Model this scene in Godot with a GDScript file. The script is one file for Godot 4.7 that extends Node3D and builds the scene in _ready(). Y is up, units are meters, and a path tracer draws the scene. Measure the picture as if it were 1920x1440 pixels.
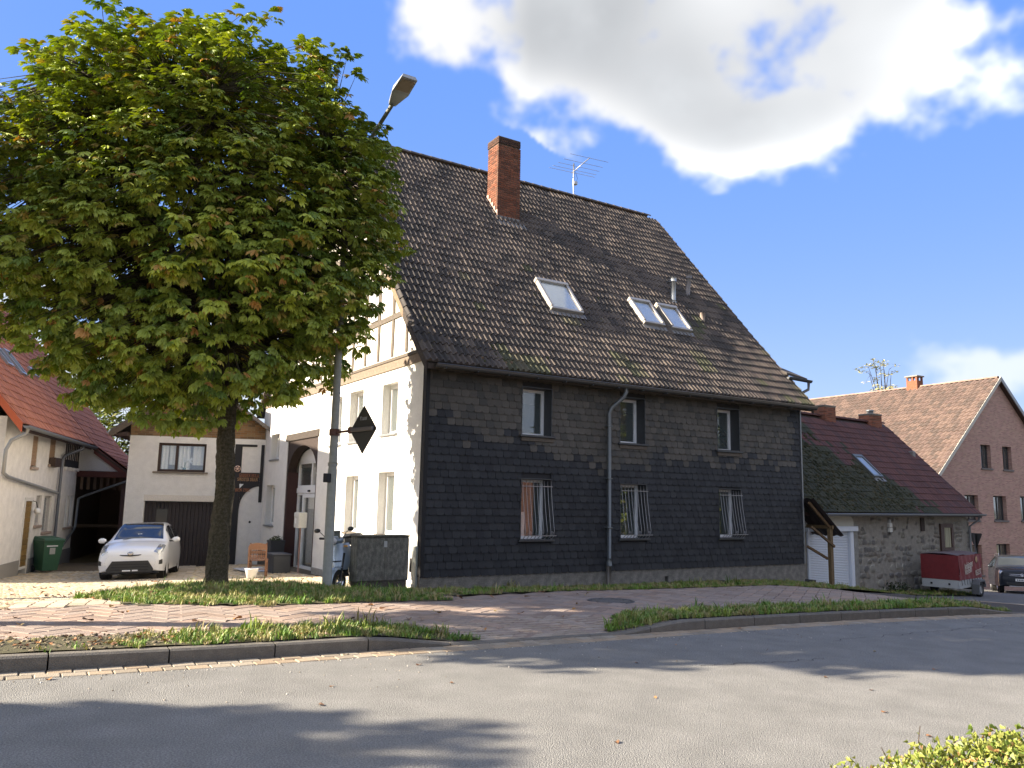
extends Node3D

# ------------------------------------------------------------------ mesh building
class MB:
	var st := SurfaceTool.new()
	func _init():
		st.begin(Mesh.PRIMITIVE_TRIANGLES)
		st.set_smooth_group(-1)
	func flat() -> MB:
		st.set_smooth_group(-1)
		return self
	func smooth(n := 1) -> MB:
		st.set_smooth_group(n)
		return self
	func col(c: Color) -> MB:
		st.set_color(c)
		return self
	func tri(a: Vector3, b: Vector3, c: Vector3):
		st.add_vertex(a); st.add_vertex(c); st.add_vertex(b)
	func quad(a: Vector3, b: Vector3, c: Vector3, d: Vector3):
		tri(a, b, c); tri(a, c, d)
	# convex face turned away from the point c
	func face(p: Array, c: Vector3):
		var n: Vector3 = (p[1] - p[0]).cross(p[2] - p[0])
		var m := Vector3.ZERO
		for q in p: m += q
		m /= p.size()
		var q: Array = p
		if n.dot(m - c) < 0:
			q = p.duplicate(); q.reverse()
		for i in range(1, q.size() - 1): tri(q[0], q[i], q[i + 1])
	func hexa(p: Array):
		var c := Vector3.ZERO
		for q in p: c += q / 8.0
		for f in [[0, 1, 2, 3], [4, 5, 6, 7], [0, 1, 5, 4], [1, 2, 6, 5], [2, 3, 7, 6], [3, 0, 4, 7]]:
			face([p[f[0]], p[f[1]], p[f[2]], p[f[3]]], c)
	func hexa_mesh(p: Array) -> MB:
		hexa(p)
		return self
	func box(a: Vector3, b: Vector3, bev := 0.0, xf := Transform3D()) -> MB:
		var lo := Vector3(minf(a.x, b.x), minf(a.y, b.y), minf(a.z, b.z))
		var hi := Vector3(maxf(a.x, b.x), maxf(a.y, b.y), maxf(a.z, b.z))
		var c := (lo + hi) / 2
		var h := (hi - lo) / 2
		var e := minf(bev, minf(h.x, minf(h.y, h.z)) * 0.9)
		if e <= 0:
			var p := []
			for s in [[-1, -1, -1], [1, -1, -1], [1, -1, 1], [-1, -1, 1], [-1, 1, -1], [1, 1, -1], [1, 1, 1], [-1, 1, 1]]:
				p.append(xf * (c + Vector3(s[0] * h.x, s[1] * h.y, s[2] * h.z)))
			hexa(p)
			return self
		var cc := xf * c
		var P := func(ax, sx, sy, sz):
			var d := Vector3(h.x - e, h.y - e, h.z - e)
			d[ax] += e
			return xf * (c + Vector3(sx * d.x, sy * d.y, sz * d.z))
		for s in [-1, 1]:
			face([P.call(0, s, -1, -1), P.call(0, s, 1, -1), P.call(0, s, 1, 1), P.call(0, s, -1, 1)], cc)
			face([P.call(1, -1, s, -1), P.call(1, 1, s, -1), P.call(1, 1, s, 1), P.call(1, -1, s, 1)], cc)
			face([P.call(2, -1, -1, s), P.call(2, 1, -1, s), P.call(2, 1, 1, s), P.call(2, -1, 1, s)], cc)
			for t in [-1, 1]:
				face([P.call(0, s, t, -1), P.call(0, s, t, 1), P.call(1, s, t, 1), P.call(1, s, t, -1)], cc)
				face([P.call(1, -1, s, t), P.call(1, 1, s, t), P.call(2, 1, s, t), P.call(2, -1, s, t)], cc)
				face([P.call(0, s, -1, t), P.call(0, s, 1, t), P.call(2, s, 1, t), P.call(2, s, -1, t)], cc)
				for u in [-1, 1]:
					face([P.call(0, s, t, u), P.call(1, s, t, u), P.call(2, s, t, u)], cc)
		return self
	# polygon in the xy plane of xf pushed from z0 to z1
	func prism(poly: PackedVector2Array, z0: float, z1: float, xf := Transform3D()) -> MB:
		var q := poly.duplicate()
		if Geometry2D.is_polygon_clockwise(q): q.reverse()
		var ix := Geometry2D.triangulate_polygon(q)
		for i in range(0, ix.size(), 3):
			var t := [q[ix[i]], q[ix[i + 1]], q[ix[i + 2]]]
			if (t[1] - t[0]).cross(t[2] - t[0]) < 0: t.reverse()
			tri(xf * Vector3(t[0].x, t[0].y, z1), xf * Vector3(t[1].x, t[1].y, z1), xf * Vector3(t[2].x, t[2].y, z1))
			tri(xf * Vector3(t[0].x, t[0].y, z0), xf * Vector3(t[2].x, t[2].y, z0), xf * Vector3(t[1].x, t[1].y, z0))
		for i in q.size():
			var a := q[i]
			var b := q[(i + 1) % q.size()]
			quad(xf * Vector3(a.x, a.y, z0), xf * Vector3(b.x, b.y, z0), xf * Vector3(b.x, b.y, z1), xf * Vector3(a.x, a.y, z1))
		return self
	func tube(pts: Array, r, n := 8, caps := true) -> MB:
		var rings := []
		var side := Vector3.ZERO
		for i in pts.size():
			var d: Vector3 = (pts[mini(i + 1, pts.size() - 1)] - pts[maxi(i - 1, 0)]).normalized()
			if side == Vector3.ZERO:
				side = d.cross(Vector3.UP if absf(d.y) < 0.9 else Vector3.RIGHT).normalized()
			else:
				side = (side - d * side.dot(d)).normalized()
			var up := side.cross(d)
			var rr: float = r[i] if r is Array else r
			var ring := []
			for k in n:
				var a := TAU * k / n
				ring.append(pts[i] + (side * cos(a) + up * sin(a)) * rr)
			rings.append(ring)
		for i in pts.size() - 1:
			for k in n:
				var l := (k + 1) % n
				quad(rings[i][k], rings[i][l], rings[i + 1][l], rings[i + 1][k])
		if caps:
			for e in [0, pts.size() - 1]:
				var away: Vector3 = pts[e] + (pts[1 if e == 0 else e - 1] - pts[e]) * 0.5
				face(rings[e], away)
		return self
	# profile of (radius, height) turned about the y axis of xf
	func lathe(prof: Array, n := 16, xf := Transform3D()) -> MB:
		for i in prof.size() - 1:
			for k in n:
				var a := TAU * k / n
				var b := TAU * (k + 1) / n
				var p: Vector2 = prof[i]
				var q: Vector2 = prof[i + 1]
				quad(xf * Vector3(p.x * cos(b), p.y, p.x * sin(b)), xf * Vector3(p.x * cos(a), p.y, p.x * sin(a)), xf * Vector3(q.x * cos(a), q.y, q.x * sin(a)), xf * Vector3(q.x * cos(b), q.y, q.x * sin(b)))
		return self
	# sheet f(i, j) over a grid; normal is di x dj
	func sheet(f: Callable, ni: int, nj: int) -> MB:
		var p := []
		for i in ni + 1:
			var row := []
			for j in nj + 1: row.append(f.call(float(i) / ni, float(j) / nj))
			p.append(row)
		for i in ni:
			for j in nj: quad(p[i][j], p[i + 1][j], p[i + 1][j + 1], p[i][j + 1])
		return self
	# wall in the xy plane from z0 (back) to z1 (front) with rectangular holes [x0, x1, y0, y1]
	func wall(x0: float, x1: float, y0: float, y1: float, z0: float, z1: float, holes: Array, xf := Transform3D()) -> MB:
		var xs := [x0, x1]
		var ys := [y0, y1]
		for h in holes:
			for v in [h[0], h[1]]:
				if v > x0 and v < x1 and not xs.has(v): xs.append(v)
			for v in [h[2], h[3]]:
				if v > y0 and v < y1 and not ys.has(v): ys.append(v)
		xs.sort(); ys.sort()
		var solid := func(i, j):
			if i < 0 or j < 0 or i >= xs.size() - 1 or j >= ys.size() - 1: return false
			var mx: float = (xs[i] + xs[i + 1]) / 2
			var my: float = (ys[j] + ys[j + 1]) / 2
			for h in holes:
				if mx > h[0] and mx < h[1] and my > h[2] and my < h[3]: return false
			return true
		for i in xs.size() - 1:
			for j in ys.size() - 1:
				if not solid.call(i, j): continue
				var a: float = xs[i]
				var b: float = xs[i + 1]
				var c: float = ys[j]
				var d: float = ys[j + 1]
				quad(xf * Vector3(a, c, z1), xf * Vector3(b, c, z1), xf * Vector3(b, d, z1), xf * Vector3(a, d, z1))
				quad(xf * Vector3(b, c, z0), xf * Vector3(a, c, z0), xf * Vector3(a, d, z0), xf * Vector3(b, d, z0))
				if not solid.call(i - 1, j): quad(xf * Vector3(a, c, z0), xf * Vector3(a, c, z1), xf * Vector3(a, d, z1), xf * Vector3(a, d, z0))
				if not solid.call(i + 1, j): quad(xf * Vector3(b, c, z1), xf * Vector3(b, c, z0), xf * Vector3(b, d, z0), xf * Vector3(b, d, z1))
				if not solid.call(i, j - 1): quad(xf * Vector3(a, c, z0), xf * Vector3(b, c, z0), xf * Vector3(b, c, z1), xf * Vector3(a, c, z1))
				if not solid.call(i, j + 1): quad(xf * Vector3(a, d, z1), xf * Vector3(b, d, z1), xf * Vector3(b, d, z0), xf * Vector3(a, d, z0))
		return self
	func done() -> ArrayMesh:
		st.generate_normals()
		return st.commit()

# ------------------------------------------------------------------ materials
var noises := {}
func noise_tex(nseed: int, freq: float, lo: float, hi: float, octaves := 4, normal := 0.0, kind := FastNoiseLite.TYPE_SIMPLEX_SMOOTH) -> NoiseTexture2D:
	var key := [nseed, freq, lo, hi, octaves, normal, kind]
	if noises.has(key): return noises[key]
	var f := FastNoiseLite.new()
	f.seed = nseed
	f.noise_type = kind
	f.frequency = freq
	f.fractal_octaves = octaves
	f.fractal_gain = 0.55
	var t := NoiseTexture2D.new()
	t.width = 512; t.height = 512
	t.seamless = freq < 0.085   # fine grain hides its own edges better than a blended rim
	t.noise = f
	if normal > 0:
		t.as_normal_map = true
		t.bump_strength = normal
	else:
		var g := Gradient.new()
		g.set_color(0, Color(lo, lo, lo).linear_to_srgb())
		g.set_color(1, Color(hi, hi, hi).linear_to_srgb())
		t.color_ramp = g
	noises[key] = t
	return t

# c is a linear base colour; tone = [lowest, highest] of the grain, per = metres that one texture covers
func mat(c: Color, rough := 0.85, per := 1.0, tone := [0.75, 1.0], freq := 0.02, bump := 0.0, world := false, nseed := 1, octaves := 4) -> StandardMaterial3D:
	var m := StandardMaterial3D.new()
	m.albedo_color = c.linear_to_srgb()
	m.roughness = rough
	m.vertex_color_use_as_albedo = true
	if per > 0:
		m.uv1_triplanar = true
		m.uv1_world_triplanar = world
		m.uv1_scale = Vector3.ONE / per
		m.albedo_texture = noise_tex(nseed, freq, tone[0], tone[1], octaves)
		if bump > 0:
			m.normal_enabled = true
			m.normal_texture = noise_tex(nseed + 7, freq * 1.5, 0, 1, octaves, 8.0)
			m.normal_scale = bump
	return m

# a second, coarser pattern multiplied over the first
func blotch(m: StandardMaterial3D, per: float, lo: float, hi: float, nseed := 3, freq := 0.012) -> StandardMaterial3D:
	m.detail_enabled = true
	m.detail_blend_mode = BaseMaterial3D.BLEND_MODE_MUL
	m.detail_uv_layer = BaseMaterial3D.DETAIL_UV_2
	m.detail_albedo = noise_tex(nseed, freq, lo, hi, 5)
	m.uv2_triplanar = true
	m.uv2_world_triplanar = m.uv1_world_triplanar
	m.uv2_scale = Vector3.ONE / per
	return m

func tone(m: StandardMaterial3D, c: Color) -> StandardMaterial3D:
	var t: StandardMaterial3D = m.duplicate()
	var a := m.albedo_color.srgb_to_linear()
	t.albedo_color = Color(a.r * c.r, a.g * c.g, a.b * c.b).linear_to_srgb()
	return t

func metal(c: Color, rough := 0.4, k := 1.0) -> StandardMaterial3D:
	var m := mat(c, rough, 0.6, [0.85, 1.0], 0.03)
	m.metallic = k
	return m

func glass(alpha := 0.02, c := Color(0.75, 0.85, 0.85)) -> StandardMaterial3D:
	var m := StandardMaterial3D.new()
	m.transparency = BaseMaterial3D.TRANSPARENCY_ALPHA
	m.albedo_color = Color(c.r, c.g, c.b, alpha)
	m.roughness = 0.02
	m.metallic_specular = 0.5
	return m

func leafy(c := Color(1, 1, 1), through := Color(0.6, 0.62, 0.14)) -> StandardMaterial3D:
	var m := StandardMaterial3D.new()
	m.albedo_color = c.linear_to_srgb()
	m.vertex_color_use_as_albedo = true
	m.roughness = 0.55
	m.backlight_enabled = true
	m.backlight = through
	return m

# ------------------------------------------------------------------ objects
func thing(called: String, label: String, category: String, at := Vector3.ZERO, turn := 0.0, group := "") -> Node3D:
	var o := Node3D.new()
	o.name = called
	add_child(o, true)
	o.position = at
	o.rotation.y = turn
	tag(o, label, category, group)
	return o

func tag(o: Node, label: String, category: String, group := ""):
	o.set_meta("label", label)
	o.set_meta("category", category)
	if group: o.set_meta("group", group)
	return o

func part(parent: Node, called: String, mesh, m: Material, xf := Transform3D()) -> MeshInstance3D:
	var o := MeshInstance3D.new()
	o.name = called
	o.mesh = mesh.done() if mesh is MB else mesh
	o.material_override = null
	for i in o.mesh.get_surface_count(): o.set_surface_override_material(i, m)
	parent.add_child(o, true)
	o.transform = xf
	return o

func struct(called: String, mesh, m: Material, xf := Transform3D(), kind := "structure") -> MeshInstance3D:
	var o := part(self, called, mesh, m, xf)
	o.set_meta("kind", kind)
	return o

func many(parent: Node, called: String, mesh: Mesh, m: Material, xfs: Array, cols := []) -> MultiMeshInstance3D:
	var mm := MultiMesh.new()
	mm.transform_format = MultiMesh.TRANSFORM_3D
	mm.use_colors = not cols.is_empty()
	mm.mesh = mesh
	mm.instance_count = xfs.size()
	for i in xfs.size():
		mm.set_instance_transform(i, xfs[i])
		if mm.use_colors: mm.set_instance_color(i, cols[i])
	var o := MultiMeshInstance3D.new()
	o.name = called
	o.multimesh = mm
	o.material_override = m
	parent.add_child(o, true)
	o.set_meta("kind", "stuff")
	return o

# pieces = [[transform, mesh index, tone index]]: the nearest ones are parts, the rest one mass
func pieces(parent: Node, called: String, rest: String, meshes: Array, m: StandardMaterial3D, tones: Array, list: Array, most := 300):
	var gx: Transform3D = parent.transform
	if parent.get_parent() is Node3D and parent.get_parent() != self: gx = parent.get_parent().transform * gx
	var eye := Vector3(0, EYE, 0)
	var keyed := []
	for p in list: keyed.append([(gx * p[0].origin).distance_squared_to(eye), p])
	keyed.sort_custom(func(a, b): return a[0] < b[0])
	var mats := []
	for c in tones: mats.append(tone(m, c))
	var xfs := []
	var cols := []
	for k in meshes: xfs.append([]); cols.append([])
	for i in keyed.size():
		var p: Array = keyed[i][1]
		if i < most: part(parent, called, meshes[p[1]], mats[p[2]], p[0])
		else:
			xfs[p[1]].append(p[0])
			cols[p[1]].append(tones[p[2]])
	for k in meshes.size():
		if xfs[k].size(): many(parent, rest, meshes[k], m, xfs[k], cols[k])

var rng := RandomNumberGenerator.new()
func rf(a: float, b: float) -> float: return rng.randf_range(a, b)
func v3(x, y, z) -> Vector3: return Vector3(x, y, z)
func xf(pos: Vector3, rx := 0.0, ry := 0.0, rz := 0.0, s := 1.0) -> Transform3D:
	return Transform3D(Basis.from_euler(Vector3(rx, ry, rz)).scaled(Vector3.ONE * s), pos)
# a frame whose x, y, z axes are given
func axes(x: Vector3, y: Vector3, z: Vector3, o: Vector3) -> Transform3D: return Transform3D(Basis(x, y, z), o)

# ------------------------------------------------------------------ the lie of the land
const EYE := 1.62
const TURN := 0.553   # 31.69 degrees: road and slate house run this way
const KO := Vector3(-2.846, 0, -8.084)     # kerb origin
const HO := Vector3(-1.869, 0, -17.4)      # corner of the slate house
var su := Vector3(sin(1.0178), 0, -cos(1.0178))
var tu := Vector3(sin(1.0178 - PI / 2), 0, -cos(1.0178 - PI / 2))
var ctl := []
var wgt := PackedFloat64Array()

func st_of(p: Vector3) -> Vector2: return Vector2((p - KO).dot(su), (p - KO).dot(tu))
func phi(r2: float) -> float: return 0.5 * r2 * log(r2 + 1e-12) if r2 > 0 else 0.0

func survey():
	for a in [[-12, 0.35], [-1.8, 0.08], [0, 0.02], [2.9, -0.03], [4.8, -0.07], [8.6, -0.14], [14.4, -0.33], [24, -0.85], [40, -1.6]]: ctl.append(Vector3(a[0], 0, a[1]))
	for a in [[-10, 0.3], [0, 0.02], [8, -0.14], [20, -0.6], [40, -1.6]]: ctl.append(Vector3(a[0], -7, a[1]))
	for a in [[-10.9, 23.8, -0.78], [-11, 28, -0.8], [-13.6, 22, -0.7], [-16.2, 30.6, -0.83], [-5, 30, -0.8], [-1.87, 17.4, -0.27], [2.55, 20.1, -0.38], [8.6, 23.9, -0.52],
			[-5.2, 22.8, -0.52], [-7.5, 26.5, -0.56], [-8.7, 28.5, -0.7], [-5.26, 14.8, -0.07], [-9, 15, -0.25], [25, 40, -2.2], [15.6, 27, -1.22], [10.8, 25, -0.95], [15, 28.5, -1.2],
			[22.5, 42, -2.4], [20, 31, -1.6], [28, 36, -2.25], [40, 55, -3.6], [-20, 50, -0.9], [0, 60, -1.5], [35, 30, -2.4]]:
		var q := st_of(Vector3(a[0], 0, -a[1]))
		ctl.append(Vector3(q.x, q.y, a[2]))
	var n := ctl.size()
	var m := n + 3
	var A := []
	for i in m:
		var row := PackedFloat64Array()
		row.resize(m + 1)
		A.append(row)
	for i in n:
		for j in n: A[i][j] = phi(Vector2(ctl[i].x - ctl[j].x, ctl[i].y - ctl[j].y).length_squared()) + (3.0 if i == j else 0.0)
		A[i][n] = 1.0; A[i][n + 1] = ctl[i].x; A[i][n + 2] = ctl[i].y
		A[n][i] = 1.0; A[n + 1][i] = ctl[i].x; A[n + 2][i] = ctl[i].y
		A[i][m] = ctl[i].z
	for c in m:
		var b := c
		for r in range(c, m):
			if absf(A[r][c]) > absf(A[b][c]): b = r
		var sw = A[c]; A[c] = A[b]; A[b] = sw
		for r in m:
			if r == c or A[r][c] == 0.0: continue
			var k: float = A[r][c] / A[c][c]
			for q in range(c, m + 1): A[r][q] -= k * A[c][q]
	wgt.resize(m)
	for i in m: wgt[i] = A[i][m] / A[i][i]

func gst(s: float, t: float) -> float:
	s = clampf(s, -45, 70); t = clampf(t, -30, 60)
	var n := ctl.size()
	var y := wgt[n] + wgt[n + 1] * s + wgt[n + 2] * t
	for i in n:
		var c: Vector3 = ctl[i]
		y += phi((c.x - s) * (c.x - s) + (c.y - t) * (c.y - t)) * wgt[i]
	return maxf(y, -6.0)
func gw(x: float, z: float) -> float:
	var q := st_of(Vector3(x, 0, z))
	return gst(q.x, q.y)
# height of the kerb and of the pavement over the road
func kerb_h(s: float) -> float:
	var k := 1.0 - smoothstep(1.5, 2.9, s) + smoothstep(4.9, 6.3, s)
	return lerpf(0.015, 0.135, k) * (1.0 - smoothstep(13.2, 15.2, s) * 0.9)
func lift(s: float, t: float) -> float:
	var e := 0.12 * (1.0 - smoothstep(13.2, 16.0, s) * 0.9)
	return lerpf(kerb_h(s), e, smoothstep(0.1, 1.2, t)) * (1.0 - smoothstep(4.4, 6.6, t))
func pst(s: float, t: float) -> float: return gst(s, t) + lift(s, t)
# local coordinates of the road frame: (s, y, -t)
func ks(s: float, t: float, dy := 0.0) -> Vector3: return Vector3(s, pst(s, t) + dy, -t)
func kw(s: float, t: float, dy := 0.0) -> Vector3: return KO + su * s + tu * t + Vector3(0, pst(s, t) + dy, 0)
# where things stand: ground seen from above, grass mound included
func mound(s: float, t: float) -> float:
	var a := Vector2((s - 1.6) / 2.6, (t - 6.3) / 2.2).length()
	return 0.1 * (1.0 - smoothstep(0.3, 1.0, a))

# ------------------------------------------------------------------ camera, sky, sun
func make_sky() -> Image:
	var w := 2048
	var h := 1024
	var f := FastNoiseLite.new()
	f.seed = 11
	f.noise_type = FastNoiseLite.TYPE_SIMPLEX_SMOOTH
	f.frequency = 1.0
	f.fractal_octaves = 6
	f.fractal_gain = 0.52
	var g := FastNoiseLite.new()
	g.seed = 5
	g.noise_type = FastNoiseLite.TYPE_SIMPLEX_SMOOTH
	g.frequency = 1.0
	g.fractal_octaves = 4
	# lobes of the clouds: azimuth, elevation, half width, half height (degrees), weight
	var lobes := [[-6.3, 32.6, 3.2, 2.3, 0.9], [-2.5, 31.4, 3.6, 2.4, 0.9], [2.2, 31.6, 4.2, 2.9, 0.9], [8.0, 30.6, 4.8, 3.6, 1.0], [13.0, 28.0, 4.6, 3.2, 1.0], [18.5, 28.2, 5.2, 3.4, 0.95], [14.5, 25.0, 3.4, 1.9, 0.6], [19.5, 25.2, 3.6, 1.8, 0.6],
		[24.0, 29.0, 4.8, 3.4, 0.8], [29.0, 28.5, 4.6, 3.6, 0.42], [32.5, 31.0, 4.0, 3.5, 0.35], [25.5, 25.0, 4.0, 2.6, 0.32], [16.0, 35.0, 12.0, 4.0, 1.0], [27.0, 35.0, 8.0, 3.4, 0.7], [3.0, 36.0, 7.0, 3.2, 0.9],
		[-30.0, 9.0, 9.0, 4.0, 1.0], [-24.0, 6.5, 8.0, 3.2, 1.0], [-36.0, 5.5, 12.0, 4.0, 1.0], [-34.5, 13.0, 4.0, 2.5, 0.5], [29.8, 9.0, 2.6, 1.3, 0.62], [33.5, 8.0, 3.5, 1.2, 0.5], [22.8, 18.9, 1.2, 0.6, 0.3]]
	var sun_dir := Vector3(-sin(deg_to_rad(78.6)) * cos(deg_to_rad(27.0)), sin(deg_to_rad(27.0)), cos(deg_to_rad(78.6)) * cos(deg_to_rad(27.0)))
	var data := PackedFloat32Array()
	data.resize(w * h * 3)
	var at := 0
	for y in h:
		var el := (0.5 - (y + 0.5) / h) * PI
		var ce := cos(el)
		var eld := rad_to_deg(el)
		var up := clampf(sin(el), 0.0, 1.0)
		# clear air: deep blue above, paler towards the horizon
		var k := pow(1.0 - up, 2.6)
		var base := Color(0.14, 0.305, 0.83).lerp(Color(0.235, 0.455, 0.92), k)
		base = base.lerp(Color(0.72, 0.84, 1.0), pow(1.0 - up, 6.5))
		if el < 0: base = base.lerp(Color(0.2, 0.2, 0.17), clampf(-eld / 3.0, 0, 1))
		for x in w:
			var az := wrapf((x + 0.5) / w * TAU, -PI, PI)
			var azd := rad_to_deg(az)
			# the air is brighter round the sun
			var cs := sin(az) * ce * sun_dir.x + sin(el) * sun_dir.y - cos(az) * ce * sun_dir.z
			var halo := pow(maxf(cs, 0.0), 6.0) * 0.7 + pow(maxf(cs, 0.0), 60.0) * 1.6
			var c := base + Color(1.0, 0.95, 0.85) * (halo if el > 0 else 0.0)
			if el > -0.02:
				var d := Vector3(sin(az) * ce, sin(el), -cos(az) * ce)
				var sum := 0.0
				if absf(azd) < 62 and eld < 55:
					for l in lobes:
						var qx: float = (azd - l[0]) / l[2]
						var qy: float = (eld - l[1]) / l[3]
						var q := qx * qx + qy * qy
						if q < 4.0: sum += l[4] * (1.0 - q * 0.25) * (1.0 - q * 0.25)
					sum = 1.55 * (1.0 - exp(-sum * 0.8))
				else:
					# the same broken sky goes on all round
					sum = clampf(0.72 + 1.6 * g.get_noise_3d(d.x * 2.2, d.y * 4.0, d.z * 2.2), 0.0, 1.3) * smoothstep(0.0, 0.12, d.y) * smoothstep(60.0, 80.0, maxf(absf(azd), eld + 20.0))
				if sum > 0.0:
					var n := f.get_noise_3d(d.x * 7.0, d.y * 9.0, d.z * 7.0)
					var n2 := g.get_noise_3d(d.x * 3.1 + 4.0, d.y * 5.0, d.z * 3.1)
					var a := smoothstep(0.16, 0.86, sum + n * 1.25 + n2 * 0.2 - 0.06)
					# thick cloud is greyer underneath, its thin rims are white
					var thick := smoothstep(0.65, 1.35, sum + n * 0.25 + n2 * 0.15 - clampf((1.0 - azd) * 0.1, 0.0, 0.8))
					var white := Color(0.92, 0.92, 0.92).lerp(Color(0.55, 0.565, 0.575), thick)
					white = white * (0.95 + 0.22 * n) * (1.0 + 0.9 * maxf(0.0, -cs))
					if eld < 14: white = Color(0.8, 0.86, 0.93)
					c = c.lerp(white + Color(1.0, 0.96, 0.9) * halo, a * (0.97 if eld > 14 else 0.85))
			data[at] = c.r; data[at + 1] = c.g; data[at + 2] = c.b
			at += 3
	return Image.create_from_data(w, h, false, Image.FORMAT_RGBF, data.to_byte_array())

func stage():
	var cam := Camera3D.new()
	cam.name = "camera"
	add_child(cam)
	cam.fov = 51.28
	cam.near = 0.1
	cam.far = 2000.0
	cam.transform = Transform3D(Basis(Vector3.RIGHT, deg_to_rad(8.32)) * Basis(Vector3.BACK, deg_to_rad(1.10)), Vector3(0, EYE, 0))
	cam.current = true
	var sky := Sky.new()
	var pm := PanoramaSkyMaterial.new()
	pm.panorama = ImageTexture.create_from_image(make_sky())
	sky.sky_material = pm
	var env := Environment.new()
	env.background_mode = Environment.BG_SKY
	env.sky = sky
	env.background_energy_multiplier = 0.30
	env.tonemap_mode = Environment.TONE_MAPPER_LINEAR
	env.tonemap_exposure = 4.0
	env.sdfgi_enabled = true
	env.ssao_enabled = true
	env.ssil_enabled = true
	var we := WorldEnvironment.new()
	we.name = "world_environment"
	we.environment = env
	add_child(we)
	var sun := DirectionalLight3D.new()
	sun.name = "sun"
	sun.light_energy = 1.6
	sun.light_color = Color(1.0, 0.94, 0.85)
	sun.light_angular_distance = 0.5
	sun.shadow_enabled = true
	add_child(sun)
	var az := deg_to_rad(78.6)
	var el := deg_to_rad(27.0)
	sun.basis = Basis.looking_at(Vector3(sin(az) * cos(el), -sin(el), -cos(az) * cos(el)))

# ------------------------------------------------------------------ ground
var kxf := Transform3D(Basis(Vector3.UP, TURN), KO)

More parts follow.
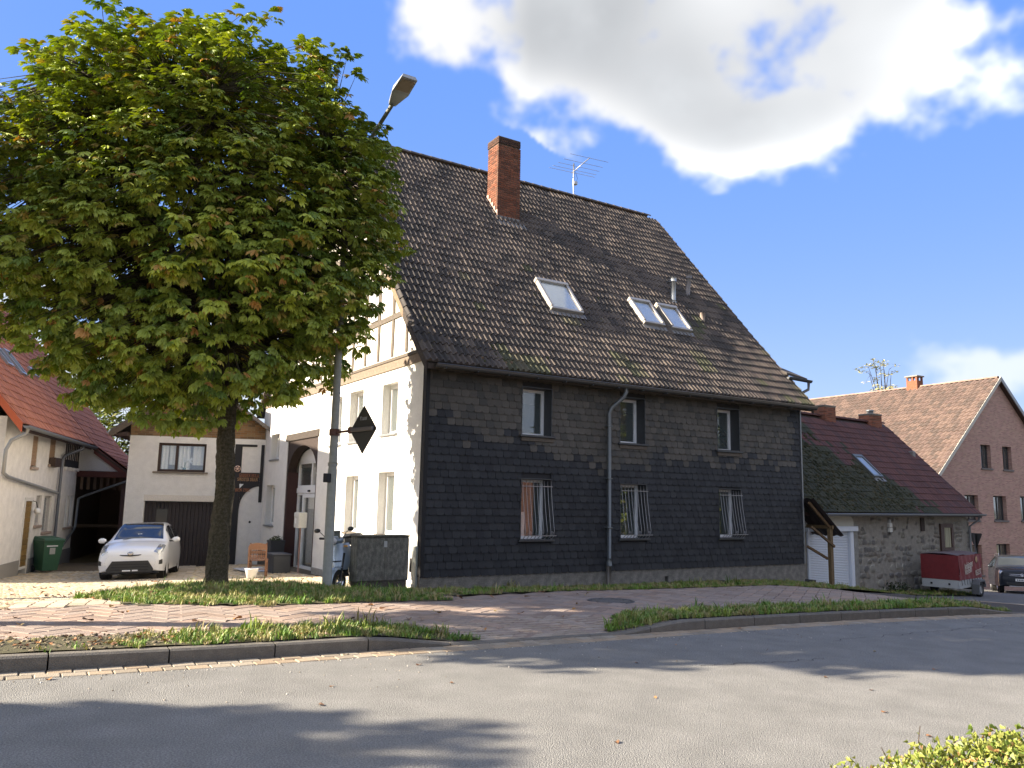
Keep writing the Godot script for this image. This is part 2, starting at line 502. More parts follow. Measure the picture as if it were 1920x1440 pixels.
func ground():
	# the land itself, out to the horizon
	var ticks := []
	for v in [-900, -500, -300, -180, -120, -90]: ticks.append(float(v))
	for i in range(-70, 91, 2): ticks.append(float(i))
	for v in [110, 140, 200, 320, 520, 900]: ticks.append(float(v))
	var n := ticks.size() - 1
	var b := MB.new().smooth()
	b.sheet(func(i, j): 
		var x: float = ticks[roundi(i * n)]
		var z: float = -ticks[roundi(j * n)]
		return v3(x, gw(x, z) - 0.12, z), n, n)
	struct("ground", b, blotch(mat(Color(0.13, 0.115, 0.06), 0.95, 1.3, [0.6, 1.0], 0.03, 1.0, true), 9.0, 0.75, 1.0))
	# road
	var asphalt := mat(Color(0.37, 0.365, 0.345), 0.88, 1.15, [0.3, 1.0], 0.12, 0.9, true, 21, 3)
	blotch(asphalt, 4.3, 0.72, 1.0, 9)
	b = MB.new().smooth()
	b.sheet(func(i, j):
		var s: float = lerpf(-30, 62, i)
		var t: float = lerpf(-7.2, -0.33, j)
		return v3(s, gst(s, t), -t), 184, 14)
	struct("road", b, asphalt, kxf)
	# the side street that drops away past the barn
	var a2 := blotch(mat(Color(0.25, 0.245, 0.24), 0.9, 0.6, [0.5, 1.0], 0.1, 1.4, true, 22, 2), 3.0, 0.8, 1.0, 8)
	b = MB.new().smooth()
	b.sheet(func(i, j):
		var t: float = lerpf(0.0, 26.0, j)
		var s: float = lerpf(15.6 + t * 0.52, 46.0, i)
		return v3(s, gst(s, t) - 0.02, -t), 60, 50)
	struct("side_street", b, a2, kxf)
	# gutter of small setts along the kerb
	var bed := mat(Color(0.12, 0.10, 0.075), 0.95, 0.5, [0.6, 1.0], 0.05, 0.6, true)
	b = MB.new().smooth()
	b.sheet(func(i, j):
		var s: float = lerpf(-30, 62, i)
		var t: float = lerpf(-0.34, 0.03, j)
		return v3(s, gst(s, t) - 0.012, -t), 184, 2)
	var gut := struct("gutter", b, bed, kxf)
	var set_mesh := MB.new().box(v3(-0.098, -0.05, -0.077), v3(0.098, 0.0, 0.077), 0.008).done()
	var list := []
	var sett := mat(Color(0.36, 0.31, 0.24), 0.85, 0.4, [0.6, 1.0], 0.04, 0.6)
	for r in 2:
		var s := -9.0 + r * 0.1
		while s < 24.0:
			var t := -0.245 + r * 0.16
			list.append([xf(v3(s, gst(s, t) + rf(0.002, 0.008), -t), rf(-0.02, 0.02), rf(-0.03, 0.03), -0.012 + rf(-0.02, 0.02)), 0, rng.randi() % 4])
			s += 0.205
	pieces(gut, "sett", "far_setts", [set_mesh], sett, [Color(1, 1, 1), Color(0.82, 0.8, 0.78), Color(1.1, 1.0, 0.9), Color(0.95, 0.85, 0.75)], list)
	# kerb stones, one metre each, dipping at the crossing
	var kerb := Node3D.new()
	kerb.name = "kerb"
	add_child(kerb)
	kerb.transform = kxf
	kerb.set_meta("kind", "structure")
	var stone := blotch(mat(Color(0.22, 0.2, 0.17), 0.9, 0.5, [0.55, 1.0], 0.05, 0.8), 0.9, 0.7, 1.0)
	var s0 := -14.4
	while s0 < 44.0:
		var s1 := s0 + 0.985
		var kb := MB.new()
		for q in 3:
			var a := lerpf(s0, s1, q / 3.0)
			var c := lerpf(s0, s1, (q + 1) / 3.0)
			var ya := gst(a, 0.1) + kerb_h(a)
			var yc := gst(c, 0.1) + kerb_h(c)
			var A := [v3(a, ya - 0.3, -0.0), v3(a, ya - 0.02, -0.0), v3(a, ya, -0.02), v3(a, ya, -0.13), v3(a, ya - 0.3, -0.13)]
			var C := [v3(c, yc - 0.3, -0.0), v3(c, yc - 0.02, -0.0), v3(c, yc, -0.02), v3(c, yc, -0.13), v3(c, yc - 0.3, -0.13)]
			for e in 5:
				var f := (e + 1) % 5
				kb.quad(A[e], C[e], C[f], A[f])
			if q == 0: kb.face(A, v3(a + 1, ya - 0.15, -0.07))
			if q == 2: kb.face(C, v3(c - 1, yc - 0.15, -0.07))
		part(kerb, "kerb_stone", kb, tone(stone, Color.WHITE * rf(0.82, 1.08)))
		s0 += 1.0
	# hairline cracks sealed with tar
	var cb := MB.new()
	for c in [[4.5, -2.0, 6.2, -2.25], [7.5, -1.4, 15.0, -1.0], [9.5, -3.6, 12.8, -3.2]]:
		var wob := FastNoiseLite.new()
		wob.seed = int(c[0] * 10.0)
		wob.frequency = 1.6
		for q in 60:
			var P := func(k):
				var s: float = lerpf(c[0], c[2], k / 60.0)
				return Vector2(s, lerpf(c[1], c[3], k / 60.0) + 0.14 * wob.get_noise_1d(s * 1.5 + c[1]) + 0.03 * wob.get_noise_1d(s * 9.0))
			var a: Vector2 = P.call(q)
			var e: Vector2 = P.call(q + 1)
			var nn := Vector2(-(e - a).y, (e - a).x).normalized() * (0.004 + 0.004 * absf(wob.get_noise_1d(q * 0.7)))
			var G := func(v): return v3(v.x, gst(v.x, v.y) + 0.004, -v.y)
			cb.quad(G.call(a - nn), G.call(e - nn), G.call(e + nn), G.call(a + nn))
	struct("road_cracks", cb, mat(Color(0.05, 0.05, 0.05), 0.9, 0.3), kxf)
	pavement()
	yard()
	grass()
	litter()

func pavement():
	# bed with dark joints, slabs in herringbone
	var b := MB.new().smooth()
	b.sheet(func(i, j):
		var s: float = lerpf(-24, 20, i)
		var t: float = lerpf(0.13, 4.9, j)
		return ks(s, t, -0.022 - 0.05 * smoothstep(4.0, 4.8, t)), 176, 20)
	var pav := struct("pavement", b, mat(Color(0.07, 0.055, 0.045), 0.95, 0.4, [0.6, 1.0], 0.05, 0.6, true), kxf)
	var L := 0.46
	var Wd := 0.23
	var slab := MB.new().box(v3(-L / 2 + 0.006, -0.06, -Wd / 2 + 0.006), v3(L / 2 - 0.006, 0, Wd / 2 - 0.006), 0.008).done()
	var m := blotch(mat(Color(0.42, 0.335, 0.28), 0.85, 0.6, [0.62, 1.0], 0.05, 0.6), 1.6, 0.75, 1.0)
	var list := []
	for i in range(-60, 90):
		for j in range(-60, 60):
			# herringbone unit: one slab along, one across
			for k in 2:
				# lattice of the herringbone: (W, W) and (2W, -2W)
				var px := i * Wd + j * 2.0 * Wd
				var pz := i * Wd - j * 2.0 * Wd
				var cx := px + L / 2
				var cz := pz + Wd / 2
				if k == 1:
					cx = px + Wd / 2
					cz = pz + Wd + L / 2
				var q := Vector2(cx, cz).rotated(0.62)
				var s := q.x + 4.0
				var t := q.y + 2.0
				var r := rng.randi()
				if s < -7.5 or s > 15.4: continue
				var lo := 0.42 if s > 2.75 and s < 5.3 else 1.12
				if s > 2.2 and s < 6.0: lo = minf(lo, 0.7)
				var hi := 3.75 + 0.9 * smoothstep(4.0, 8.0, s) - 0.6 * smoothstep(0.0, 1.2, s) * (1.0 - smoothstep(1.8, 4.0, s))
				if t < lo - 0.15 or t > hi + 0.1: continue
				var dy := (pst(s + 0.1, t) - pst(s - 0.1, t)) / 0.2
				var dt := (pst(s, t + 0.1) - pst(s, t - 0.1)) / 0.2
				list.append([Transform3D(Basis.from_euler(v3(dt + rf(-0.008, 0.008), 0, dy)) * Basis(Vector3.UP, 0.62 + (PI / 2 if k == 1 else 0.0)), ks(s, t, rf(0.0, 0.004))), 0, r % 5])
	pieces(pav, "paving_slab", "far_slabs", [slab], m, [Color(1, 1, 1), Color(0.85, 0.84, 0.84), Color(1.05, 0.95, 0.88), Color(0.92, 0.9, 0.9), Color(0.8, 0.74, 0.7)], list)
	# crossing in front of the lowered kerb: grey concrete blocks
	var block := MB.new().box(v3(-0.098, -0.05, -0.048), v3(0.098, 0, 0.048), 0.006).done()
	list = []
	for r in 10:
		for k in 34:
			var s := 1.2 + k * 0.2 + (r % 2) * 0.1
			var t := 0.19 + r * 0.1
			if t > (s - 2.3) * 1.2 or t > (6.2 - s) * 1.2: continue
			list.append([xf(ks(s, t, rf(0.0, 0.004)), rf(-0.015, 0.015), rf(-0.02, 0.02), rf(-0.015, 0.015)), 0, rng.randi() % 3])
	pieces(pav, "paving_block", "far_blocks", [block], mat(Color(0.4, 0.34, 0.28), 0.88, 0.4, [0.6, 1.0], 0.05, 0.5), [Color(1, 1, 1), Color(0.85, 0.83, 0.8), Color(0.95, 0.9, 0.85)], list)
	# manhole
	var mh := thing("manhole_cover", "round iron manhole cover with concrete ring set in the pavement before the slate house", "manhole cover", kw(6.96, 2.54, 0.004), TURN)
	part(mh, "ring", MB.new().smooth().lathe([Vector2(0.40, -0.05), Vector2(0.40, 0.008), Vector2(0.335, 0.008), Vector2(0.335, -0.05)], 32), metal(Color(0.12, 0.11, 0.1), 0.6, 0.6))
	part(mh, "lid", MB.new().lathe([Vector2(0.33, -0.03), Vector2(0.33, 0.009), Vector2(0.23, 0.009), Vector2(0.23, 0.004), Vector2(0.0, 0.004)], 32), mat(Color(0.16, 0.15, 0.14), 0.85, 0.3, [0.5, 1.0], 0.06, 1.0))
	for k in 8:
		var hb := MB.new().box(v3(0.255, 0.0, -0.02), v3(0.31, 0.014, 0.02), 0.004)
		part(mh, "lid_rib", hb, metal(Color(0.1, 0.09, 0.08), 0.6, 0.6), xf(Vector3.ZERO, 0, TAU * k / 8.0))

func yard():
	var b := MB.new().smooth()
	b.sheet(func(i, j):
		var s: float = lerpf(-14, 8.5, i)
		var t: float = lerpf(3.6, 24.5, j)
		return v3(s, pst(s, t) + mound(s, t) * 0 - 0.02, -t), 60, 56)
	var y := struct("yard", b, blotch(mat(Color(0.24, 0.19, 0.125), 0.95, 0.5, [0.5, 1.0], 0.06, 1.0, true), 2.2, 0.7, 1.0), kxf)
	# cobbles, and a lane of concrete blocks running in to the garage
	var cob := []
	for k in 3:
		var c := MB.new().smooth()
		var a := 0.058 + k * 0.004
		c.sheet(func(i, j):
			var u: float = i * 2 - 1
			var v: float = j * 2 - 1
			return v3(u * a, 0.016 * (1 - u * u * u * u) * (1 - v * v * v * v), -v * a * 0.92), 4, 4)
		cob.append(c.done())
	var list := []
	var lane := []
	# lane runs along its own direction, from the pavement towards the garage
	var l0 := Vector2(-0.75, 3.9)
	var ld := Vector2(2.6, 12.6).normalized()
	var ln := Vector2(ld.y, -ld.x)
	var t := 3.95
	var row := 0
	while t < 20.5:
		var s := -9.0 + (row % 2) * 0.06
		while s < 5.4:
			var sj := s + rf(-0.012, 0.012)
			var tj := t + rf(-0.014, 0.014)
			var d := (Vector2(sj, tj) - l0).dot(ln)
			var gu := (Vector2(sj, tj) - Vector2(5.73, 7.41))
			var inhouse := gu.x > 0.0
			var onmound := Vector2((sj - 1.9) / 2.3, (tj - 5.6) / 2.35).length() < 1.0 or (sj > 1.6 and tj < 6.3) or (sj > 3.2 and tj < 7.0)
			if absf(d) > 0.98 and not onmound and not inhouse:
				list.append([xf(v3(sj, pst(sj, tj) - 0.006 + rf(-0.006, 0.004), -tj), rf(-0.08, 0.08), rf(-0.25, 0.25), rf(-0.08, 0.08)), rng.randi() % 3, rng.randi() % 5])
			s += 0.132
		t += 0.124
		row += 1
	pieces(y, "cobble", "far_cobbles", cob, mat(Color(0.62, 0.54, 0.41), 0.85, 0.3, [0.6, 1.0], 0.06, 0.4), [Color(1, 1, 1), Color(0.8, 0.8, 0.8), Color(1.05, 0.95, 0.8), Color(0.9, 0.8, 0.65), Color(0.7, 0.66, 0.6)], list)
	var blk := MB.new().box(v3(-0.106, -0.05, -0.106), v3(0.106, 0, 0.106), 0.008).done()
	var ang := atan2(ld.x, ld.y)
	for r in 84:
		for c in 9:
			var q := l0 + ld * (r * 0.218) + ln * ((c - 4) * 0.218)
			if Vector2((q.x - 1.9) / 2.2, (q.y - 5.6) / 2.25).length() < 1.0: continue
			if q.y < 3.95: continue
			lane.append([xf(v3(q.x, pst(q.x, q.y) + rf(0.0, 0.006), -q.y), 0.04 + rf(-0.012, 0.012), -ang, rf(-0.012, 0.012)), 0, rng.randi() % 4])
	pieces(y, "paving_block", "far_blocks", [blk], mat(Color(0.58, 0.50, 0.39), 0.86, 0.5, [0.65, 1.0], 0.05, 0.5), [Color(1, 1, 1), Color(0.85, 0.84, 0.82), Color(1.05, 0.98, 0.9), Color(0.75, 0.72, 0.68)], lane)

func blades_mesh(n: int, h: float, spread: float, sd: int) -> Mesh:
	var r := RandomNumberGenerator.new()
	r.seed = sd
	var b := MB.new()
	for i in n:
		var a := r.randf() * TAU
		var o := v3(r.randf_range(-spread, spread), 0, r.randf_range(-spread, spread))
		var d := v3(cos(a), 0, sin(a))
		var hh := h * r.randf_range(0.5, 1.1)
		var lean := d * hh * r.randf_range(0.2, 0.8)
		var w := v3(-d.z, 0, d.x) * r.randf_range(0.003, 0.006)
		var mid := o + lean * 0.35 + v3(0, hh * 0.6, 0)
		var tip := o + lean + v3(0, hh * r.randf_range(0.75, 1.0), 0)
		b.tri(o - w, o + w, mid + w * 0.8)
		b.tri(o - w, mid + w * 0.8, mid - w * 0.8)
		b.tri(mid - w * 0.8, mid + w * 0.8, tip)
	return b.done()

func grass():
	var soil := mat(Color(0.11, 0.10, 0.045), 0.95, 0.5, [0.45, 1.0], 0.06, 1.4, true)
	var green := leafy(Color(1, 1, 1), Color(0.4, 0.45, 0.08))
	var tufts := [blades_mesh(16, 0.075, 0.05, 1), blades_mesh(14, 0.05, 0.06, 2), blades_mesh(18, 0.1, 0.05, 3)]
	var pal := [Color(0.10, 0.20, 0.022), Color(0.15, 0.25, 0.03), Color(0.22, 0.28, 0.05), Color(0.27, 0.26, 0.09), Color(0.08, 0.15, 0.02), Color(0.3, 0.25, 0.11)]
	var f := FastNoiseLite.new()
	f.seed = 3
	f.frequency = 0.9
	# each patch: name, s range, t range, edge test, density, bare share
	var patches := [
		["grass_strip", -7.5, 3.05, 0.14, 1.16, 3400, func(s, t): return (t < 1.0 + 0.22 * f.get_noise_2d(s * 3, 0)) and (s < 2.2 or t < (3.05 - s) * 1.1 + 0.14), func(s, t): return -0.15 + 1.1 * (1.0 - smoothstep(-1.2, 0.3, s))],
		["grass_strip", 5.0, 15.2, 0.14, 1.0, 3600, func(s, t): return (t < 0.92 + 0.22 * f.get_noise_2d(s * 3, 5)) and t < (s - 5.0) * 0.9 + 0.2 and t < (15.2 - s) * 0.7, func(s, t): return -0.35],
		["grass_bank", -0.9, 4.3, 3.0, 8.2, 7200, func(s, t): return (Vector2((s - 1.7) / 2.5, (t - 5.7) / 2.5).length() < 1.0 + 0.16 * f.get_noise_2d(s * 2.5, t * 2.5)) or (s > 1.7 and s < 4.3 and t > 3.2 and t < 6.5 + 0.15 * f.get_noise_2d(s * 3, 9)), func(s, t): return -0.25],
		["grass_verge", 4.3, 18.0, 3.5, 7.5, 6200, func(s, t): return t > 3.9 + 0.75 * smoothstep(4.0, 8.0, s) + 0.12 * f.get_noise_2d(s * 2, 3) and t < 7.36 and s < 18.0 - (t - 3.5) * 0.3, func(s, t): return 0.05 + 0.25 * smoothstep(6.2, 7.2, t)],
		["grass_verge", 19.5, 28.5, 6.2, 10.0, 2600, func(s, t): return t > 6.9 + 0.2 * f.get_noise_2d(s * 2, 3) and t < 9.0 and t > 6.9 + (s - 26.5) * 1.0, func(s, t): return 0.0],
		["grass_verge", -12.0, -2.6, 4.1, 6.6, 1500, func(s, t): return t > 4.3 and t < 5.6 + f.get_noise_2d(s, 1) * 0.5 and t < 6.2 + s * 0.1, func(s, t): return 0.25]]
	for p in patches:
		var b := MB.new().smooth()
		var inside: Callable = p[6]
		var bare: Callable = p[7]
		var ni := int((p[2] - p[1]) / 0.16)
		var nj := int((p[4] - p[3]) / 0.16) + 2
		for i in ni:
			for j in nj:
				var s: float = lerpf(p[1], p[2], float(i) / ni)
				var s2: float = lerpf(p[1], p[2], float(i + 1) / ni)
				var t: float = lerpf(p[3], p[4], float(j) / nj)
				var t2: float = lerpf(p[3], p[4], float(j + 1) / nj)
				if not inside.call((s + s2) / 2, (t + t2) / 2): continue
				var H := func(a, c): return v3(a, pst(a, c) + mound(a, c) + 0.012 + 0.012 * f.get_noise_2d(a * 9, c * 9), -c)
				b.quad(H.call(s, t), H.call(s2, t), H.call(s2, t2), H.call(s, t2))
		var o := struct(p[0], b, soil, kxf)
		var xfs := [[], [], []]
		var cols := [[], [], []]
		for k in p[5]:
			var s := rf(p[1], p[2])
			var t := rf(p[3], p[4])
			var ci := rng.randi() % 6
			var gone := rng.randf()
			if not inside.call(s, t): continue
			var thin: float = f.get_noise_2d(s * 2.2, t * 2.2) + bare.call(s, t)
			if thin > 0.3 + gone * 0.25: continue
			var dry: float = f.get_noise_2d(s * 1.3 + 40, t * 1.3)
			if dry + bare.call(s, t) * 0.6 > 0.12 and rng.randf() < 0.6: ci = 3 if rng.randf() < 0.6 else 5
			var which := rng.randi() % 3
			if thin > 0.0: which = 1
			xfs[which].append(xf(v3(s, pst(s, t) + mound(s, t) + 0.008, -t), rf(-0.15, 0.15), rf(0, TAU), rf(-0.15, 0.15), rf(0.6, 1.2) * (1.75 if rng.randf() < 0.05 else 1.0) * (1.0 + 0.45 * f.get_noise_2d(s * 1.7 + 9.0, t * 1.7))))
			cols[which].append(pal[ci])
		for k in 3:
			if xfs[k].size(): many(o, "grass", tufts[k], green, xfs[k], cols[k])

func leaf_litter_mesh() -> Mesh:
	var b := MB.new()
	var p := []
	for k in 8:
		var a := TAU * k / 8
		p.append(v3(cos(a) * 0.06, 0.012 * sin(a * 2.0) + 0.012, sin(a) * 0.032 * (1.0 + 0.3 * cos(a))))
	for k in 8: b.tri(v3(0, 0.004, 0), p[(k + 1) % 8], p[k])
	return b.done()

func litter():
	var xfs := []
	var cols := []
	var pal := [Color(0.16, 0.08, 0.035), Color(0.24, 0.12, 0.05), Color(0.10, 0.055, 0.03), Color(0.34, 0.16, 0.05), Color(0.3, 0.22, 0.09)]
	for k in 900:
		var s := rf(-8, 7.5)
		var t := 0.15 + pow(rng.randf(), 0.8) * 14.0
		var near := Vector2(s - 0.4, t - 5.2).length()
		if rng.randf() > 0.85 * exp(-near / 5.0) + 0.08: continue
		if Vector2(s - 5.73, t - 7.41).x > 0 and t > 7.0: continue
		xfs.append(xf(kw(s, t, mound(s, t) + rf(0.01, 0.03)), rf(-0.35, 0.35), rf(0, TAU), rf(-0.35, 0.35), rf(0.5, 1.15)))
		cols.append(pal[rng.randi() % 5])
	for k in 26:
		var s := rf(-2, 9)
		var t := rf(-5.5, -0.1)
		xfs.append(xf(KO + su * s + tu * t + v3(0, gst(s, t) + 0.004, 0), 0, rf(0, TAU), 0, rf(0.35, 0.7)))
		cols.append(pal[rng.randi() % 5])
	for k in 260:
		var s := rf(-3.5, 1.5)
		var t := rf(0.2, 1.1)
		xfs.append(xf(kw(s, t, rf(0.01, 0.04)), rf(-0.5, 0.5), rf(0, TAU), rf(-0.5, 0.5), rf(0.3, 0.7)))
		cols.append(pal[rng.randi() % 5])
	var clod := MB.new().smooth().lathe([Vector2(0.016, -0.005), Vector2(0.018, 0.006), Vector2(0.01, 0.015), Vector2(0.0, 0.017)], 6).done()
	var cx := []
	var cc := []
	for k in 900:
		var s := rf(-4.5, 2.6)
		var t := rf(0.16, 1.12)
		if rng.randf() < smoothstep(-1.0, 2.5, s): continue
		cx.append(Transform3D(Basis.from_euler(v3(rf(-0.3, 0.3), rf(0, TAU), 0)).scaled(v3(rf(0.4, 1.6), rf(0.4, 1.3), rf(0.4, 1.6))), kw(s, t, 0.008)))
		cc.append([Color(0.16, 0.13, 0.08), Color(0.25, 0.2, 0.13), Color(0.1, 0.08, 0.05)][rng.randi() % 3])
	# grit swept against the gutter
	for k in 700:
		var s := rf(-9, 16)
		var t := -0.36 - pow(rng.randf(), 3.0) * 1.4
		cx.append(Transform3D(Basis.from_euler(v3(0, rf(0, TAU), 0)).scaled(Vector3.ONE * rf(0.15, 0.5)), KO + su * s + tu * t + v3(0, gst(s, t) + 0.002, 0)))
		cc.append([Color(0.4, 0.36, 0.3), Color(0.2, 0.17, 0.13), Color(0.55, 0.52, 0.46)][rng.randi() % 3])
	tag(many(self, "soil_crumbs", clod, mat(Color.WHITE, 0.95, 0.2, [0.6, 1.0], 0.08, 0.5), cx, cc), "crumbs of bare soil and grit along the kerb and gutter", "soil")
	tag(many(self, "fallen_leaves", leaf_litter_mesh(), leafy(Color.WHITE, Color(0.2, 0.12, 0.05)), xfs, cols), "brown fallen chestnut leaves scattered over the yard and pavement", "leaves")

# ------------------------------------------------------------------ building kit
var M := {}
func stock():
	M.white_frame = mat(Color(0.78, 0.79, 0.80), 0.4, 0.5, [0.9, 1.0], 0.03)
	M.glass = glass()
	M.dark = mat(Color(0.02, 0.02, 0.022), 0.9, 0.5)
	M.zinc = metal(Color(0.30, 0.31, 0.32), 0.5, 0.7)
	M.dark_zinc = metal(Color(0.085, 0.09, 0.095), 0.5, 0.6)
	M.lead = metal(Color(0.22, 0.21, 0.2), 0.6, 0.5)
	M.curtain = leafy(Color(0.75, 0.74, 0.7), Color(0.5, 0.5, 0.5))
	M.old_wood = blotch(mat(Color(0.20, 0.165, 0.13), 0.9, 0.5, [0.5, 1.0], 0.05, 0.8), 0.7, 0.6, 1.0)
	M.brown = mat(Color(0.055, 0.03, 0.022), 0.6, 0.5, [0.6, 1.0], 0.04, 0.4)
	M.brick = mat(Color(0.36, 0.13, 0.07), 0.9, 0.4, [0.5, 1.0], 0.06, 1.0)
	M.rubber = mat(Color(0.02, 0.02, 0.02), 0.8, 0.3, [0.7, 1.0], 0.05, 0.5)
	M.black = mat(Color(0.02, 0.02, 0.02), 0.45, 0.0)
	M.mortar = mat(Color(0.34, 0.31, 0.27), 0.95, 0.3, [0.6, 1.0], 0.06, 1.0)

# a window in its own space: x to the right seen from outside, y up, z out; frame face at z = 0
func window(parent: Node, x0: float, x1: float, y0: float, y1: float, x: Transform3D, m: Material, o := {}) -> MeshInstance3D:
	var w: float = o.get("bar", 0.07)
	var d: float = o.get("depth", 0.06)
	var b := MB.new()
	b.box(v3(x0, y0, -d), v3(x1, y0 + w, 0), 0.006)
	b.box(v3(x0, y1 - w, -d), v3(x1, y1, 0), 0.006)
	b.box(v3(x0, y0 + w, -d), v3(x0 + w, y1 - w, 0), 0.006)
	b.box(v3(x1 - w, y0 + w, -d), v3(x1, y1 - w, 0), 0.006)
	var xs := [x0 + w]
	for k in o.get("mullions", []):
		b.box(v3(k - w * 0.5, y0 + w, -d), v3(k + w * 0.5, y1 - w, 0.002), 0.006)
		xs.append(k - w * 0.5); xs.append(k + w * 0.5)
	xs.append(x1 - w)
	var fr := part(parent, "window", b, m, x)
	for i in range(0, xs.size(), 2):
		var a: float = xs[i]
		var c: float = xs[i + 1]
		var g := MB.new()
		g.box(v3(a - 0.01, y0 + w - 0.01, -d * 0.5 - 0.004), v3(c + 0.01, y1 - w + 0.01, -d * 0.5))
		if o.get("double", true): g.box(v3(a - 0.01, y0 + w - 0.01, -d * 0.5 - 0.026), v3(c + 0.01, y1 - w + 0.01, -d * 0.5 - 0.022))
		part(fr, "pane", g, M.glass)
		for r in o.get("rows", []):
			var gb := MB.new().box(v3(a, y0 + (y1 - y0) * r - 0.011, -d * 0.5 + 0.001), v3(c, y0 + (y1 - y0) * r + 0.011, -0.012))
			part(fr, "glazing_bar", gb, m)
		for r in o.get("cols", []):
			var q: float = lerpf(a, c, r)
			part(fr, "glazing_bar", MB.new().box(v3(q - 0.011, y0 + w, -d * 0.5 + 0.002), v3(q + 0.011, y1 - w, -0.013)), m)
		for cu in o.get("curtains", []):
			# cu = [from, to, bottom share, top share]
			var q0: float = lerpf(a, c, cu[0])
			var q1: float = lerpf(a, c, cu[1])
			var yb: float = lerpf(y0, y1, cu[2])
			var yt: float = lerpf(y0, y1, cu[3])
			var cs := MB.new().smooth()
			var folds: int = maxi(8, int((q1 - q0) / 0.02))
			cs.sheet(func(i2, j): return v3(lerpf(q0, q1, i2), lerpf(yb, yt, j), -d - 0.09 + 0.018 * sin(i2 * folds * 1.1) + 0.008 * sin(i2 * 37.0)), folds, 1)
			part(fr, "curtain", cs, M.curtain)
	return fr

# wavy concrete pan: x along the eaves, y up the slope, z out
func pan_mesh(w: float, l: float, rolls: int, hgt: float, th: float, seg := 5) -> Mesh:
	var b := MB.new().smooth(1)
	var n := rolls * seg
	var H := func(i):
		var p: float = fmod(float(i) / seg, 1.0)
		var c: float = 0.5 - 0.5 * cos(TAU * p)
		return hgt * pow(c, 1.35)
	for i in n:
		var xa := w * i / n
		var xb := w * (i + 1) / n
		var ha: float = H.call(i)
		var hb: float = H.call(i + 1)
		b.smooth(1)
		b.quad(v3(xa, 0, th + ha), v3(xb, 0, th + hb), v3(xb, l, hb), v3(xa, l, ha))
		b.flat()
		b.quad(v3(xa, 0, 0), v3(xb, 0, 0), v3(xb, 0, th + hb), v3(xa, 0, th + ha))
	b.flat()
	b.quad(v3(0, l, 0), v3(0, 0, 0), v3(0, 0, th), v3(0, l, 0.001))
	b.quad(v3(w, 0, 0), v3(w, l, 0), v3(w, l, 0.001), v3(w, 0, th))
	return b.done()

# profile points (run, rise) from the eaves up; returns [[run, rise, slope angle], ...] at even steps
func courses(prof: Array, step: float) -> Array:
	var out := []
	var d := 0.0
	var seg := 0
	var acc := 0.0
	while seg < prof.size() - 1:
		var a: Vector2 = prof[seg]
		var c: Vector2 = prof[seg + 1]
		var l := a.distance_to(c)
		while d <= acc + l + 1e-6:
			var p := a.lerp(c, (d - acc) / l)
			out.append([p.x, p.y, (c - a).angle()])
			d += step
		acc += l
		seg += 1
	return out

# covers a slope: o = lower left corner seen from outside, x along, run = horizontal direction up the slope
func tiled(parent: Node, rest: String, o: Vector3, x: Vector3, run: Vector3, length: float, prof: Array, meshes: Array, w: float, step: float, m: StandardMaterial3D, tones: Array, pick: Callable, called := "roof_tile", wob := 0.01, most := 300):
	var list := []
	var cs := courses(prof, step)
	var n := int(round(length / w))
	var sag := FastNoiseLite.new()
	sag.seed = 12
	sag.frequency = 0.5
	for r in cs.size() - 1:
		var c: Array = cs[r]
		var e: Array = cs[r + 1]
		var a := atan2(e[1] - c[1], e[0] - c[0])
		var y := run * cos(a) + Vector3.UP * sin(a)
		for k in n:
			var p: Vector3 = o + x * (k * length / n + rf(-0.003, 0.003)) + run * c[0] + Vector3.UP * c[1]
			var t: int = pick.call(k * length / n, c[0], c[1])
			if t < 0: continue
			p += x.cross(y) * (0.02 + 0.02 * sag.get_noise_2d(k * w * 0.5 + p.x, r * step * 0.7))
			if rng.randf() < 0.012: p -= y * rf(0.015, 0.05)
			var tilt := Basis(x, rf(-wob, wob)) * Basis(x.cross(y), rf(-wob, wob) * 0.5)
			list.append([Transform3D(tilt * Basis(x, y, x.cross(y)), p), rng.randi() % meshes.size(), t])
	pieces(parent, called, rest, meshes, m, tones, list, most)

# ridge caps along a line
func ridge(parent: Node, a: Vector3, b: Vector3, r: float, l: float, m: StandardMaterial3D, tones: Array):
	var d := (b - a).normalized()
	var side := d.cross(Vector3.UP).normalized()
	var n := int(a.distance_to(b) / l)
	var q := MB.new().smooth(1)
	for k in 8:
		var t0 := PI * k / 8
		var t1 := PI * (k + 1) / 8
		var P := func(t, along, rr): return v3(along, sin(t) * rr * 0.8, cos(t) * rr)
		q.quad(P.call(t1, 0, r), P.call(t0, 0, r), P.call(t0, l * 1.06, r * 0.9), P.call(t1, l * 1.06, r * 0.9))
		q.flat(); q.quad(P.call(t0, 0, r), P.call(t1, 0, r), P.call(t1, 0, r * 0.85), P.call(t0, 0, r * 0.85)); q.smooth(1)
	var mesh := q.done()
	for k in n:
		part(parent, "ridge_tile", mesh, tone(m, tones[rng.randi() % tones.size()]), Transform3D(Basis(d, Vector3.UP, side) * Basis.from_euler(v3(rf(-0.02, 0.02), rf(-0.01, 0.01), rf(-0.01, 0.01))), a + d * (k * l)))

